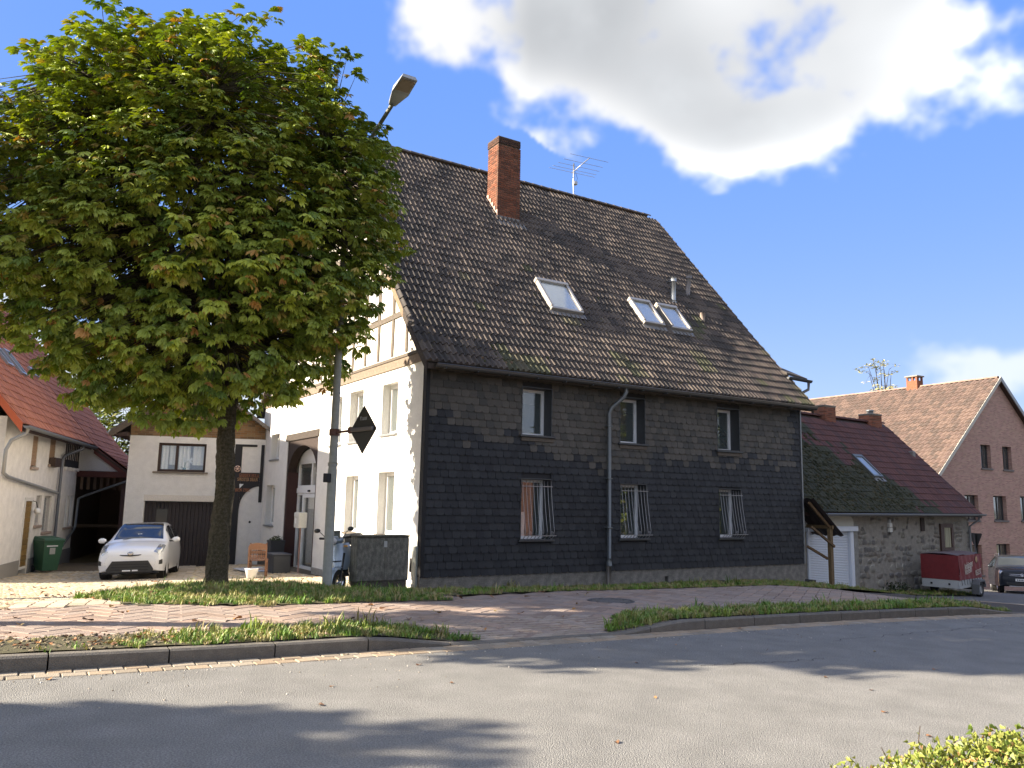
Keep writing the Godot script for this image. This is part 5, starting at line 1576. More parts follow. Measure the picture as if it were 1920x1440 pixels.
func barn(t: Transform3D):
	var b := thing("barn", "dark open barn with a low red-brown tiled roof between the left house and the garage", "barn", t.origin, deg_to_rad(107.0))
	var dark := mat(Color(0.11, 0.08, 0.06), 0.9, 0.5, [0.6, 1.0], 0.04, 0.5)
	# catslide roof going on down from the house roof
	var rb := MB.new()
	rb.hexa([v3(8.06, 2.32, 1.75), v3(15.0, 2.32, 1.75), v3(15.0, 3.24, 0.45), v3(8.06, 3.24, 0.45), v3(8.06, 2.40, 1.75), v3(15.0, 2.40, 1.75), v3(15.0, 3.34, 0.45), v3(8.06, 3.34, 0.45)])
	rb.hexa([v3(8.06, 3.24, 0.45), v3(15.0, 3.24, 0.45), v3(15.0, 9.14, -4.3), v3(8.06, 9.14, -4.3), v3(8.06, 3.34, 0.45), v3(15.0, 3.34, 0.45), v3(15.0, 9.24, -4.3), v3(8.06, 9.24, -4.3)])
	part(b, "roof_boarding", rb, M.brown)
	var tm := mat(Color(1, 1, 1), 0.85, 0.5, [0.6, 1.0], 0.05, 0.6)
	var tones := [Color(0.40, 0.14, 0.075), Color(0.35, 0.12, 0.07), Color(0.45, 0.16, 0.085)]
	tiled(b, "more_roof_tiles", v3(8.12, 0.02, 0), Vector3.RIGHT, v3(0, 0, -1), 6.9, [Vector2(-1.8, 2.40), Vector2(-0.46, 3.38), Vector2(4.3, 9.26)], [pan_mesh(0.21, 0.38, 1, 0.012, 0.02, 4)], 0.21, 0.33, tm, tones, func(_u, _v, _y): return rng.randi() % 3, "roof_tile", 0.015, 200)
	# red barge board and white triangle of the end wall
	var gp := axes(v3(0, 0, 1), Vector3.UP, v3(-1, 0, 0), v3(8.11, 0, 0))
	part(b, "barge_board", MB.new().prism(PackedVector2Array([Vector2(1.76, 2.14), Vector2(1.76, 2.40), Vector2(0.5, 3.34), Vector2(0.5, 3.08)]), -0.02, 0.04, gp), mat(Color(0.14, 0.035, 0.025), 0.7, 0.4, [0.7, 1.0], 0.04))
	part(b, "end_wall", MB.new().prism(PackedVector2Array([Vector2(0.02, 2.43), Vector2(1.45, 2.43), Vector2(0.45, 3.2), Vector2(0.02, 3.6)]), -0.2, -0.03, gp), mat(Color(0.6, 0.6, 0.62), 0.9, 0.5))
	part(b, "tie_beam", MB.new().box(v3(8.0, 2.2, 0.02), v3(8.2, 2.42, 1.7), 0.01), mat(Color(0.1, 0.03, 0.025), 0.8, 0.4))
	for k in 7: part(b, "grid_board", MB.new().box(v3(8.3, 1.75, 0.1 + k * 0.22), v3(8.34, 2.2, 0.2 + k * 0.22), 0.004), tone(dark, Color(1.3, 1.2, 1.2)))
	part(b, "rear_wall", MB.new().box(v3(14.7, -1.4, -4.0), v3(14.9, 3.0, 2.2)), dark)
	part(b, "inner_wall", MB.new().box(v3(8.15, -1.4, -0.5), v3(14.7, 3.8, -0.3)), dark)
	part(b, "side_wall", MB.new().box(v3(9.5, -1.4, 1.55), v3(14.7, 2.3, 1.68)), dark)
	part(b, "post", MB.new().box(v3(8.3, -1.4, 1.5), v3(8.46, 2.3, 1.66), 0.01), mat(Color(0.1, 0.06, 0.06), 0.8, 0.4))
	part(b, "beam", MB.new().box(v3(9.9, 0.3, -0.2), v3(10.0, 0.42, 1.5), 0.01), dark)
	part(b, "gutter", gutter_mesh(v3(8.05, 2.36, 1.78), v3(14.9, 2.3, 1.78), 0.07), M.zinc)
	var zp := metal(Color(0.2, 0.22, 0.25), 0.5, 0.6)
	part(b, "downpipe", MB.new().smooth().tube([v3(8.1, 2.3, 1.78), v3(8.1, 2.1, 1.74), v3(8.14, 1.5, 0.3), v3(8.16, 1.4, 0.12), v3(8.15, 0.42, 0.1), v3(8.0, 0.3, 0.1), v3(6.3, -0.2, 0.12)], 0.045, 8), zp)

# ------------------------------------------------------------------ stone barn on the right
func stone_barn():
	var s := thing("stone_barn", "low rubble stone barn with dark red mossy roof and white roller door", "barn", v3(9.14, 0, -25.0), deg_to_rad(35.0))
	var U := 10.15
	var mort := blotch(mat(Color(0.62, 0.57, 0.49), 0.95, 0.5, [0.55, 1.0], 0.06, 1.8), 1.2, 0.7, 1.0, 51)
	part(s, "wall", MB.new().wall(-1.5, U, -2.2, 1.5, -0.5, 0.0, [[0.1, 2.3, -1.8, 0.88]]), mort)
	part(s, "end_wall", MB.new().prism(PackedVector2Array([Vector2(0.0, -2.2), Vector2(0.5, -2.2), Vector2(0.5, 1.8), Vector2(3.3, 4.85), Vector2(6.6, 1.6), Vector2(6.6, -2.2)]), -0.4, 0.0, axes(v3(0, 0, -1), Vector3.UP, v3(1, 0, 0), v3(U, 0, -0.01))), mort)
	part(s, "rear_wall", MB.new().box(v3(-1.5, -2.2, -6.6), v3(U - 0.41, 1.5, -6.2)), mort)
	part(s, "inner_wall", MB.new().box(v3(-1.5, -2.2, -1.6), v3(U - 0.41, 1.6, -1.5)), mort)
	# rubble: irregular stones set in rows that wander
	var st := []
	for k in 6:
		var r := RandomNumberGenerator.new()
		r.seed = 100 + k
		var b := MB.new()
		var n := 7 + k % 3
		var o := []
		var inn := []
		for i in n:
			var a := TAU * i / n
			var sq := 1.0 / maxf(absf(cos(a)), absf(sin(a)))
			var rad: float = lerpf(1.0, sq, 0.55) * r.randf_range(0.8, 1.02) * 0.5
			o.append(v3(cos(a) * rad, sin(a) * rad, -0.035))
			inn.append(v3(cos(a) * rad * 0.84, sin(a) * rad * 0.84, r.randf_range(0.018, 0.034)))
		var top := v3(r.randf_range(-0.1, 0.1), r.randf_range(-0.1, 0.1), 0.036)
		for i in n:
			var j := (i + 1) % n
			b.quad(o[i], o[j], inn[j], inn[i])
			b.tri(inn[i], inn[j], top)
		st.append(b.done())
	var list := []
	var y := -1.45
	var f := FastNoiseLite.new()
	f.seed = 77
	f.frequency = 0.5
	while y < 1.42:
		var hgt := rf(0.13, 0.24) * (1.25 if y < -0.4 else 0.9)
		var x := 2.75
		while x < U - 0.08:
			var w := rf(0.17, 0.42) * (1.2 if y < -0.4 else 0.8)
			if x + w > U: w = U - x
			var cx := x + w / 2
			# plaster still hides part of the stones higher up
			var hidden: float = f.get_noise_2d(cx * 2.0, y * 2.0) + 0.2 * y
			var inhole := (cx > 7.9 and cx < 9.0 and y > -0.6) or (cx > 6.55 and cx < 7.0 and y > 0.75)
			if not inhole and (hidden < 0.13 or rng.randf() < 0.25):
				var sunk := -0.03 if hidden > 0.0 else 0.0
				list.append([Transform3D(Basis(v3(0, 0, 1), rf(-0.15, 0.15)).scaled_local(v3(w * 0.97, hgt * 0.97, rf(0.8, 1.3))), v3(cx, y + hgt / 2 + rf(-0.03, 0.03), sunk)), rng.randi() % 6, rng.randi() % 6])
			x += w
		y += hgt
	pieces(s, "stone", "more_stones", st, blotch(mat(Color(1, 1, 1), 0.95, 0.4, [0.62, 1.0], 0.07, 1.5), 0.9, 0.78, 1.0), [Color(0.72, 0.67, 0.59), Color(0.58, 0.54, 0.48), Color(0.8, 0.75, 0.64), Color(0.48, 0.45, 0.42), Color(0.84, 0.79, 0.68), Color(0.64, 0.56, 0.47)], list)
	# roller door: head box, guides, slats
	var wm := mat(Color(0.70, 0.74, 0.80), 0.5, 0.5, [0.92, 1.0], 0.02)
	var rd := Node3D.new()
	rd.name = "roller_door"
	s.add_child(rd)
	part(rd, "head_box", MB.new().box(v3(-0.06, 0.86, -0.1), v3(2.63, 1.02, 0.12), 0.01), wm)
	for x in [[0.0, 0.12], [2.28, 2.46]]: part(rd, "guide", MB.new().box(v3(x[0], -1.3, -0.1), v3(x[1], 0.855, 0.05), 0.01), wm)
	for k in 37:
		var y0 := -1.06 + k * 0.052
		part(rd, "slat", MB.new().box(v3(0.12, y0, -0.08), v3(2.28, y0 + 0.047, -0.045 + 0.0), 0.014), wm)
	part(rd, "foot_rail", MB.new().box(v3(0.12, -1.2, -0.085), v3(2.28, -1.065, -0.04), 0.008), wm)
	# limewashed patch above the door with a rounded corner
	var lp := PackedVector2Array([Vector2(-1.0, 1.02), Vector2(2.47, 1.02), Vector2(2.47, 1.15), Vector2(2.43, 1.25), Vector2(2.34, 1.32), Vector2(2.2, 1.35), Vector2(-1.0, 1.35)])
	part(s, "limewash", MB.new().prism(lp, -0.02, 0.055), mat(Color(0.62, 0.6, 0.52), 0.95, 0.5, [0.8, 1.0], 0.04, 0.8))
	part(s, "cement_edge", MB.new().box(v3(2.47, -1.5, -0.02), v3(2.72, 1.1, 0.045), 0.02), tone(mort, Color(0.9, 0.95, 1.0)))
	# wall lamp, hatch, iron door leaf
	var la := Node3D.new()
	la.name = "wall_lamp"
	s.add_child(la)
	la.position = v3(4.6, 1.05, 0.06)
	part(la, "bracket", MB.new().box(v3(-0.05, 0.08, -0.06), v3(0.05, 0.2, 0.03), 0.01), mat(Color(0.5, 0.5, 0.48), 0.6, 0.3))
	for x in [-0.075, 0.012]:
		for y0 in [-0.24, -0.07]: part(la, "lamp_glass", MB.new().box(v3(x, y0, -0.05), v3(x + 0.065, y0 + 0.15, 0.05), 0.01), mat(Color(0.75, 0.74, 0.68), 0.4, 0.0))
	part(la, "lamp_frame", MB.new().box(v3(-0.09, -0.255, -0.055), v3(0.09, -0.24, 0.055)), M.dark)
	var ha := Node3D.new()
	ha.name = "hatch"
	s.add_child(ha)
	part(ha, "frame", MB.new().wall(7.96, 8.86, -0.5, 1.1, -0.02, 0.07, [[8.2, 8.72, 0.24, 0.96], [8.06, 8.76, -0.45, 0.14]]), tone(M.brown, Color(1.6, 1.5, 1.5)))
	for k in 4: part(ha, "hatch_slat", MB.new().box(v3(8.2 + k * 0.13, 0.24, 0.0), v3(8.315 + k * 0.13, 0.96, 0.03 + 0.006 * (k % 2)), 0.006), mat(Color(0.45, 0.43, 0.3), 0.8, 0.3, [0.6, 1.0], 0.05))
	part(ha, "lower_board", MB.new().box(v3(8.06, -0.45, 0.0), v3(8.76, 0.14, 0.04), 0.006), mat(Color(0.12, 0.06, 0.055), 0.8, 0.3))
	part(s, "rusty_plate", MB.new().box(v3(6.66, 0.84, 0.0), v3(6.9, 1.3, 0.05), 0.01), mat(Color(0.06, 0.045, 0.04), 0.9, 0.3))
	# roof
	var sl := 3.65 / 3.7
	var under := MB.new()
	under.hexa([v3(-1.6, 1.36, 0.42), v3(10.3, 1.36, 0.42), v3(10.3, 5.02, -3.3), v3(-1.6, 5.02, -3.3), v3(-1.6, 1.46, 0.42), v3(10.3, 1.46, 0.42), v3(10.3, 5.12, -3.3), v3(-1.6, 5.12, -3.3)])
	under.hexa([v3(-1.6, 1.36, -7.02), v3(10.3, 1.36, -7.02), v3(10.3, 5.02, -3.3), v3(-1.6, 5.02, -3.3), v3(-1.6, 1.46, -7.02), v3(10.3, 1.46, -7.02), v3(10.3, 5.12, -3.3), v3(-1.6, 5.12, -3.3)])
	part(s, "roof_boarding", under, M.brown)
	var g := FastNoiseLite.new()
	g.seed = 13
	g.frequency = 0.6
	var tm := blotch(mat(Color(1, 1, 1), 0.9, 0.4, [0.55, 1.0], 0.06, 0.8), 1.8, 0.75, 1.0, 56)
	var mossy := func(u, v): return 1.0 - smoothstep(-0.4, 0.5, (v - 1.5) * 0.55 + (u - 4.3) * 0.4 + g.get_noise_2d(u, v) * 1.1)
	tiled(s, "more_roof_tiles", v3(-1.6, 0.0, 0.0), Vector3.RIGHT, v3(0, 0, -1), 11.9, [Vector2(-0.44, 1.45), Vector2(3.3, 5.14)], [pan_mesh(0.22, 0.38, 1, 0.026, 0.024, 5)], 0.22, 0.33, tm,
		[Color(0.155, 0.062, 0.055), Color(0.135, 0.055, 0.05), Color(0.175, 0.07, 0.06), Color(0.12, 0.055, 0.055), Color(0.06, 0.062, 0.03), Color(0.045, 0.05, 0.026), Color(0.075, 0.06, 0.05)],
		func(u, v, _y):
			if rng.randf() < mossy.call(u - 1.6, v): return 4 + rng.randi() % 2
			if u < 3.0 and v < 1.0: return 6
			return rng.randi() % 4, "roof_tile", 0.014)
	ridge(s, v3(-1.62, 5.12, -3.3), v3(10.3, 5.12, -3.3), 0.13, 0.36, tone(tm, Color(0.15, 0.06, 0.05)), [Color(1, 1, 1), Color(0.8, 0.8, 0.8)])
	part(s, "verge_board", MB.new().prism(PackedVector2Array([Vector2(-0.42, 1.3), Vector2(3.3, 4.95), Vector2(3.3, 5.13), Vector2(-0.42, 1.47)]), 0.0, 0.03, axes(v3(0, 0, -1), Vector3.UP, v3(1, 0, 0), v3(10.3, 0, 0))), M.old_wood)
	var mc := MB.new().smooth().lathe([Vector2(0.1, 0.0), Vector2(0.09, 0.025), Vector2(0.05, 0.045), Vector2(0.0, 0.052)], 7).done()
	var mx := []
	var mcol := []
	var a := atan2(3.65, 3.7)
	for k in 2600:
		var u := rf(-1.0, 6.5)
		var v := rf(-0.4, 2.9)
		if rng.randf() > pow(mossy.call(u, v), 2.0) * 0.8: continue
		var yv := v3(0, sin(a), -cos(a))
		mx.append(Transform3D(Basis(Vector3.RIGHT, yv, Vector3.RIGHT.cross(yv)) * Basis(Vector3.RIGHT, PI / 2) * Basis(Vector3.UP, rf(0, TAU)).scaled(v3(rf(0.3, 0.9), rf(0.4, 1.1), rf(0.3, 0.9))), v3(u, 1.5 + (v + 0.44) * sl, -v)))
		mcol.append([Color(0.035, 0.04, 0.012), Color(0.05, 0.052, 0.018), Color(0.07, 0.06, 0.022)][rng.randi() % 3])
	many(s, "moss", mc, mat(Color.WHITE, 0.95, 0.2, [0.5, 1.0], 0.08, 1.5), mx, mcol)
	part(s, "gutter", gutter_mesh(v3(0.3, 1.42, 0.5), v3(10.4, 1.46, 0.5), 0.07), M.zinc)
	part(s, "downpipe", MB.new().smooth().tube([v3(10.0, 1.38, 0.5), v3(10.0, 1.25, 0.45), v3(10.02, 1.0, 0.1), v3(10.02, -1.6, 0.1)], 0.045, 8), M.zinc)
	# roof window lying open to the sky
	var k := Node3D.new()
	k.name = "roof_window"
	s.add_child(k)
	var yv := v3(0, sin(a), -cos(a))
	k.transform = axes(Vector3.RIGHT, yv, Vector3.RIGHT.cross(yv), v3(5.4, 1.45 + (1.2 + 0.44) * sl, -1.2))
	part(k, "frame", MB.new().wall(-0.3, 0.3, -0.58, 0.58, 0.0, 0.12, [[-0.23, 0.23, -0.5, 0.46]]), metal(Color(0.16, 0.17, 0.16), 0.5, 0.5))
	part(k, "pane", MB.new().box(v3(-0.23, -0.5, 0.07), v3(0.23, 0.46, 0.08)), mat(Color(0.30, 0.36, 0.45), 0.04, 0.0))
	part(k, "apron", MB.new().box(v3(-0.33, -0.78, 0.05), v3(0.33, -0.58, 0.065), 0.005), M.lead)
	# two brick chimneys
	for q in [[5.75, 6.9, 5.5, 0], [9.0, 10.05, 5.42, 1]]:
		var c := Node3D.new()
		c.name = "chimney"
		s.add_child(c, true)
		var x0: float = q[0]
		var x1: float = q[0] + 0.72
		part(c, "core", MB.new().box(v3(x0 + 0.008, 4.6, -3.6), v3(x1 - 0.008, q[2], -3.008)), tone(M.mortar, Color(0.8, 0.75, 0.7)))
		bricks(c, x0, x1, 4.9, q[2], Transform3D(Basis(), v3(0, 0, -3.006)), M.brick, func(_a, _b): return true)
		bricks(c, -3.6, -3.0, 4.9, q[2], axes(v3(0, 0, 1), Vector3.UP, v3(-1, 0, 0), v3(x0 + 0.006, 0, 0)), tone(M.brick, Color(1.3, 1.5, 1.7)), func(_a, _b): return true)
		part(c, "cap", MB.new().box(v3(x0 - 0.02, q[2], -3.62), v3(x1 + 0.02, q[2] + 0.05, -2.98), 0.01), M.mortar)
		if q[3]: part(c, "cowl", MB.new().smooth().lathe([Vector2(0.13, 0.0), Vector2(0.13, 0.12), Vector2(0.16, 0.13), Vector2(0.14, 0.18), Vector2(0.0, 0.2)], 14, xf(v3((x0 + x1) / 2, q[2] + 0.05, -3.3))), M.zinc)
	part(s, "ridge_vent", MB.new().box(v3(9.7, 3.55, -1.95), v3(9.9, 3.9, -1.75), 0.02), M.lead)
	canopy()
	tag_shrub(s.transform * v3(4.2, 0, 0.45))

func tag_shrub(p: Vector3):
	p.y = gw(p.x, p.z)
	var o := thing("ivy_clump", "small dark green clump growing at the foot of the rubble wall", "plant", p)
	var xfs := []
	var cols := []
	for k in 260:
		var d := v3(rf(-1, 1), rf(0, 1), rf(-1, 1)).normalized() * pow(rng.randf(), 0.4)
		xfs.append(Transform3D(Basis.from_euler(v3(rf(-1, 1), rf(0, TAU), rf(-1, 1))).scaled(Vector3.ONE * rf(0.6, 1.2)), d * v3(0.5, 0.36, 0.25)))
		cols.append(Color(0.03, 0.05, 0.015) * rf(0.6, 1.3))
	many(o, "foliage", small_leaf(0.09, 0.05), leafy(), xfs, cols)

func canopy():
	# lean-to of corrugated sheet on a timber post beside the slate house
	var c := thing("canopy", "dark corrugated lean-to roof on a brown timber post before the white roller door", "canopy", HO, TURN)
	var rust := mat(Color(0.05, 0.035, 0.035), 0.8, 0.4, [0.5, 1.0], 0.05, 0.6)
	var wood := blotch(mat(Color(0.26, 0.175, 0.085), 0.85, 0.4, [0.55, 1.0], 0.05, 0.6), 0.6, 0.7, 1.0)
	# slope falls away from the house wall
	var b := MB.new().smooth()
	for sgn in [0.0, 0.012]:
		b.sheet(func(i, j): return v3(lerpf(12.42, 13.75, i), lerpf(1.86, 0.78, i) + 0.02 * sin(j * 70.0) - sgn, lerpf(-2.6, 0.35, j)), 3, 90)
	part(c, "corrugated_sheet", b, rust)
	part(c, "post", MB.new().box(v3(13.28, -1.6, 0.12), v3(13.4, 1.0, 0.24), 0.008), wood)
	part(c, "post", MB.new().box(v3(13.28, -1.6, -2.5), v3(13.4, 1.0, -2.38), 0.008), wood)
	var beam := func(a: Vector3, d: Vector3, w: float):
		var x := (d - a).normalized()
		var up := v3(0, 0, 1).cross(x)
		part(c, "rafter", MB.new().box(v3(0, -w / 2, -0.03), v3(a.distance_to(d), w / 2, 0.03), 0.006), tone(wood, Color(0.8, 0.72, 0.7)), axes(x, up, v3(0, 0, 1), a))
	beam.call(v3(12.4, 1.74, 0.2), v3(13.42, 0.93, 0.2), 0.08)
	beam.call(v3(12.4, 1.74, -2.4), v3(13.42, 0.93, -2.4), 0.08)
	beam.call(v3(12.4, 1.04, 0.26), v3(13.42, 0.46, 0.26), 0.07)
	beam.call(v3(12.4, 0.47, 0.1), v3(13.3, 0.1, 0.1), 0.07)
	part(c, "purlin", MB.new().box(v3(13.3, 0.98, -2.6), v3(13.38, 1.08, 0.3), 0.006), wood)
	# two plank steps up to the side door
	var st := thing("plank_steps", "two dark plank steps beside the roller door at the corner of the slate house", "steps", HO + Vector3.ZERO, TURN)
	part(st, "tread", MB.new().box(v3(12.42, -0.62, -0.9), v3(13.0, -0.53, -0.1), 0.008), M.dark)
	part(st, "tread", MB.new().box(v3(12.42, -0.82, -0.6), v3(13.25, -0.72, 0.15), 0.008), M.dark)
	for q in [[12.5, -0.62], [12.85, -0.82]]: part(st, "riser", MB.new().box(v3(q[0], -1.5, -0.5), v3(q[0] + 0.1, q[1], -0.4)), M.dark)

# ------------------------------------------------------------------ brick house behind
func brick_tex(c: Color, mortar: Color, sd: int) -> ImageTexture:
	var r := RandomNumberGenerator.new()
	r.seed = sd
	var im := Image.create(512, 512, false, Image.FORMAT_RGB8)
	im.fill(mortar.linear_to_srgb())
	for y in 32:
		for x in 9:
			var k := r.randf_range(0.75, 1.15)
			var q := Color(c.r * k, c.g * k * r.randf_range(0.92, 1.05), c.b * k).linear_to_srgb()
			var px := x * 64 - (32 if y % 2 else 0)
			im.fill_rect(Rect2i(px + 2, y * 16 + 2, 60, 13), q)
	return ImageTexture.create_from_image(im)

func brick_house(called: String, label: String, at: Vector3, turn: float, U: float, eave: float, apex: float, deep: float, base: float, wins: Array, detailed: bool, col: Color):
	var h := thing(called, label, "house", at, turn)
	var wallm := StandardMaterial3D.new()
	wallm.albedo_texture = brick_tex(col, col.lerp(Color(0.4, 0.36, 0.33), 0.5), 5)
	wallm.uv1_triplanar = true
	wallm.uv1_triplanar_sharpness = 20.0
	wallm.uv1_scale = Vector3.ONE / 2.0
	wallm.roughness = 0.9
	blotch(wallm, 3.0, 0.86, 1.0, 61)
	part(h, "wall", MB.new().wall(0, U, base, eave, -0.3, 0.0, wins.filter(func(w): return w[3] < eave)), wallm)
	# gable: strips around the upper windows
	var mid := U / 2
	var sl := (apex - eave) / mid
	var up: Array = wins.filter(func(w): return w[3] >= eave)
	var ylo := eave
	var yhi := eave
	for w in up:
		ylo = w[2]; yhi = w[3]
	var X := func(y): return (y - eave) / sl
	if up.size():
		part(h, "gable", MB.new().prism(PackedVector2Array([Vector2(0, eave), Vector2(U, eave), Vector2(U - X.call(ylo), ylo), Vector2(X.call(ylo), ylo)]), -0.3, 0.0), wallm)
		var cuts := [X.call(ylo)]
		for w in up: cuts.append(w[0]); cuts.append(w[1])
		cuts.append(U - X.call(ylo))
		for i in range(0, cuts.size(), 2):
			var a0: float = cuts[i]
			var a1: float = cuts[i] if i > 0 else X.call(yhi)
			var b0: float = cuts[i + 1]
			var b1: float = cuts[i + 1] if i < cuts.size() - 2 else U - X.call(yhi)
			part(h, "gable", MB.new().prism(PackedVector2Array([Vector2(a0, ylo), Vector2(b0, ylo), Vector2(b1, yhi), Vector2(a1, yhi)]), -0.3, 0.0), wallm)
	part(h, "gable", MB.new().prism(PackedVector2Array([Vector2(X.call(yhi), yhi), Vector2(U - X.call(yhi), yhi), Vector2(mid, apex)]), -0.3, 0.0), wallm)
	for e in [[0.0, 0.3], [U - 0.3, U]]: part(h, "side_wall", MB.new().box(v3(e[0], base, -deep), v3(e[1], eave, -0.31)), wallm)
	part(h, "rear_wall", MB.new().prism(PackedVector2Array([Vector2(0.31, base), Vector2(U - 0.31, base), Vector2(U - 0.31, eave), Vector2(mid, apex - 0.3), Vector2(0.31, eave)]), -deep, -deep + 0.3), wallm)
	part(h, "inner_wall", MB.new().box(v3(0.31, base, -3.2), v3(U - 0.31, eave, -3.1)), mat(Color(0.4, 0.37, 0.33), 0.9, 0.8))
	for y in [eave + 0.1, eave - 2.75]: part(h, "ceiling", MB.new().box(v3(0.32, y, -deep + 0.4), v3(U - 0.32, y + 0.1, -0.32)), mat(Color(0.5, 0.48, 0.45), 0.9, 0.8))
	for w in wins:
		window(h, w[0], w[1], w[2], w[3], xf(v3(0, 0, -0.2)), mat(Color(0.045, 0.04, 0.04), 0.5, 0.4), {"bar": 0.07, "mullions": [lerpf(w[0], w[1], 0.55)], "curtains": [[0.0, 0.3, 0.03, 0.97]] if w.size() > 4 else []})
		part(h, "window_sill", MB.new().box(v3(w[0] - 0.06, w[2] - 0.09, -0.19), v3(w[1] + 0.06, w[2] + 0.003, 0.07), 0.01), mat(Color(0.16, 0.14, 0.13), 0.8, 0.4))
	# roof, the left slope tiled piece by piece
	var b := MB.new()
	var o := 0.45
	for sg in [0, 1]:
		var xe: float = -o if sg == 0 else U + o
		var ye: float = eave - o * sl
		b.hexa([v3(xe, ye, 0.25), v3(mid, apex, 0.25), v3(mid, apex, -deep - 0.2), v3(xe, ye, -deep - 0.2), v3(xe, ye + 0.16, 0.25), v3(mid, apex + 0.16, 0.25), v3(mid, apex + 0.16, -deep - 0.2), v3(xe, ye + 0.16, -deep - 0.2)])
	part(h, "roof_boarding", b, M.brown)
	var tm := mat(Color(1, 1, 1), 0.85, 0.5, [0.6, 1.0], 0.06, 0.6)
	var tones := [Color(0.15, 0.10, 0.082), Color(0.125, 0.086, 0.07), Color(0.175, 0.118, 0.094), Color(0.108, 0.078, 0.064)]
	tiled(h, "more_roof_tiles", v3(0, 0.17, -deep - 0.2), v3(0, 0, 1), v3(1, 0, 0), deep + 0.47, [Vector2(-o - 0.03, eave - o * sl), Vector2(mid, apex + 0.03)], [pan_mesh(0.3, 0.4, 1, 0.075, 0.045, 7)], 0.3, 0.335, tm, tones, func(_u, _v, _y): return rng.randi() % 4, "roof_tile", 0.015, 300 if detailed else 0)
	ridge(h, v3(mid, apex + 0.16, -deep - 0.2), v3(mid, apex + 0.16, 0.27), 0.13, 0.38, tone(tm, Color(0.35, 0.23, 0.18)), [Color(1, 1, 1), Color(0.85, 0.85, 0.85)])
	for sg in [0, 1]:
		var pts := PackedVector2Array([Vector2(-o - 0.03, eave - o * sl - 0.06), Vector2(mid, apex - 0.04), Vector2(mid, apex + 0.22), Vector2(-o - 0.03, eave - o * sl + 0.2)])
		if sg == 1:
			for i in 4: pts[i].x = U - pts[i].x
		part(h, "verge_board", MB.new().prism(pts, 0.255, 0.3), mat(Color(0.55, 0.52, 0.46), 0.8, 0.4, [0.7, 1.0], 0.05) if sg == 0 else M.zinc)
	var c := Node3D.new()
	c.name = "chimney"
	h.add_child(c)
	part(c, "stack", MB.new().box(v3(mid - 0.3, apex - 0.4, -5.2), v3(mid + 0.3, apex + 0.55, -4.5)), M.brick)
	for x in [-0.3, 0.2]:
		for z in [-5.2, -4.85, -4.6]: part(c, "cap_pier", MB.new().box(v3(mid + x, apex + 0.55, z), v3(mid + x + 0.1, apex + 0.78, z + 0.1)), M.brick)
	part(c, "cap_slab", MB.new().box(v3(mid - 0.37, apex + 0.78, -5.27), v3(mid + 0.37, apex + 0.86, -4.43), 0.01), M.mortar)
	if detailed: part(h, "flue_pipe", MB.new().smooth().tube([v3(U - 1.6, eave + 1.0, -3.0), v3(U - 1.6, eave + 3.1, -3.0)], 0.14, 10), M.zinc)
	return h

# ------------------------------------------------------------------ plants
func small_leaf(l: float, w: float) -> Mesh:
	var b := MB.new()
	var p := [v3(0, 0, 0), v3(l * 0.45, 0.012, w / 2), v3(l, -0.01, 0), v3(l * 0.45, 0.012, -w / 2)]
	b.tri(p[0], p[1], p[2])
	b.tri(p[0], p[2], p[3])
	return b.done()

# a horse chestnut leaf: five to seven leaflets spread like a hand, drooping at the tips
func palm_leaf(sd: int, n: int) -> Mesh:
	var r := RandomNumberGenerator.new()
	r.seed = sd
	var b := MB.new()
	for k in n:
		var a := lerpf(-1.25, 1.25, k / float(n - 1)) + r.randf_range(-0.08, 0.08)
		var l: float = (0.2 - 0.055 * absf(a) / 1.25) * r.randf_range(0.9, 1.1)
		var w: float = l * 0.215
		var d := v3(cos(a), 0, sin(a))
		var s := v3(-sin(a), 0, cos(a))
		var droop := r.randf_range(0.35, 0.85)
		var P := func(t, side, lift_): return d * l * t + s * w * side + v3(0, -droop * l * t * t + lift_, 0)
		var o: Vector3 = P.call(0.0, 0, 0)
		var mid: Vector3 = P.call(0.68, 0, -0.01)
		var tip: Vector3 = P.call(1.0, 0, -0.004)
		var l1: Vector3 = P.call(0.42, -0.62, 0.006)
		var r1: Vector3 = P.call(0.42, 0.62, 0.006)
		var l2: Vector3 = P.call(0.78, -1.0, 0.008)
		var r2: Vector3 = P.call(0.78, 1.0, 0.008)
		b.tri(o, mid, l1); b.tri(l1, mid, l2); b.tri(l2, mid, tip)
		b.tri(o, r1, mid); b.tri(r1, r2, mid); b.tri(r2, tip, mid)
	return b.done()

class Crown:
	var c: Vector3
	var e: Array      # half sizes: -x, +x, -y, +y, z
	var f := FastNoiseLite.new()
	var lump := 0.115
	func _init(centre: Vector3, ext: Array, sd: int):
		c = centre; e = ext
		f.seed = sd
		f.frequency = 1.0
		f.fractal_octaves = 3
	# point at share q of the way out along direction d
	func at(d: Vector3, q: float) -> Vector3:
		var hx: float = e[0] if d.x < 0 else e[1]
		var hy: float = e[2] if d.y < 0 else e[3]
		var hz: float = e[4]
		var k := pow(pow(absf(d.x) / hx, 2.3) + pow(absf(d.y) / hy, 2.3) + pow(absf(d.z) / hz, 2.3), -1.0 / 2.3)
		k *= 1.0 + lump * 1.6 * f.get_noise_3dv(d * 2.4)
		return c + d * k * q

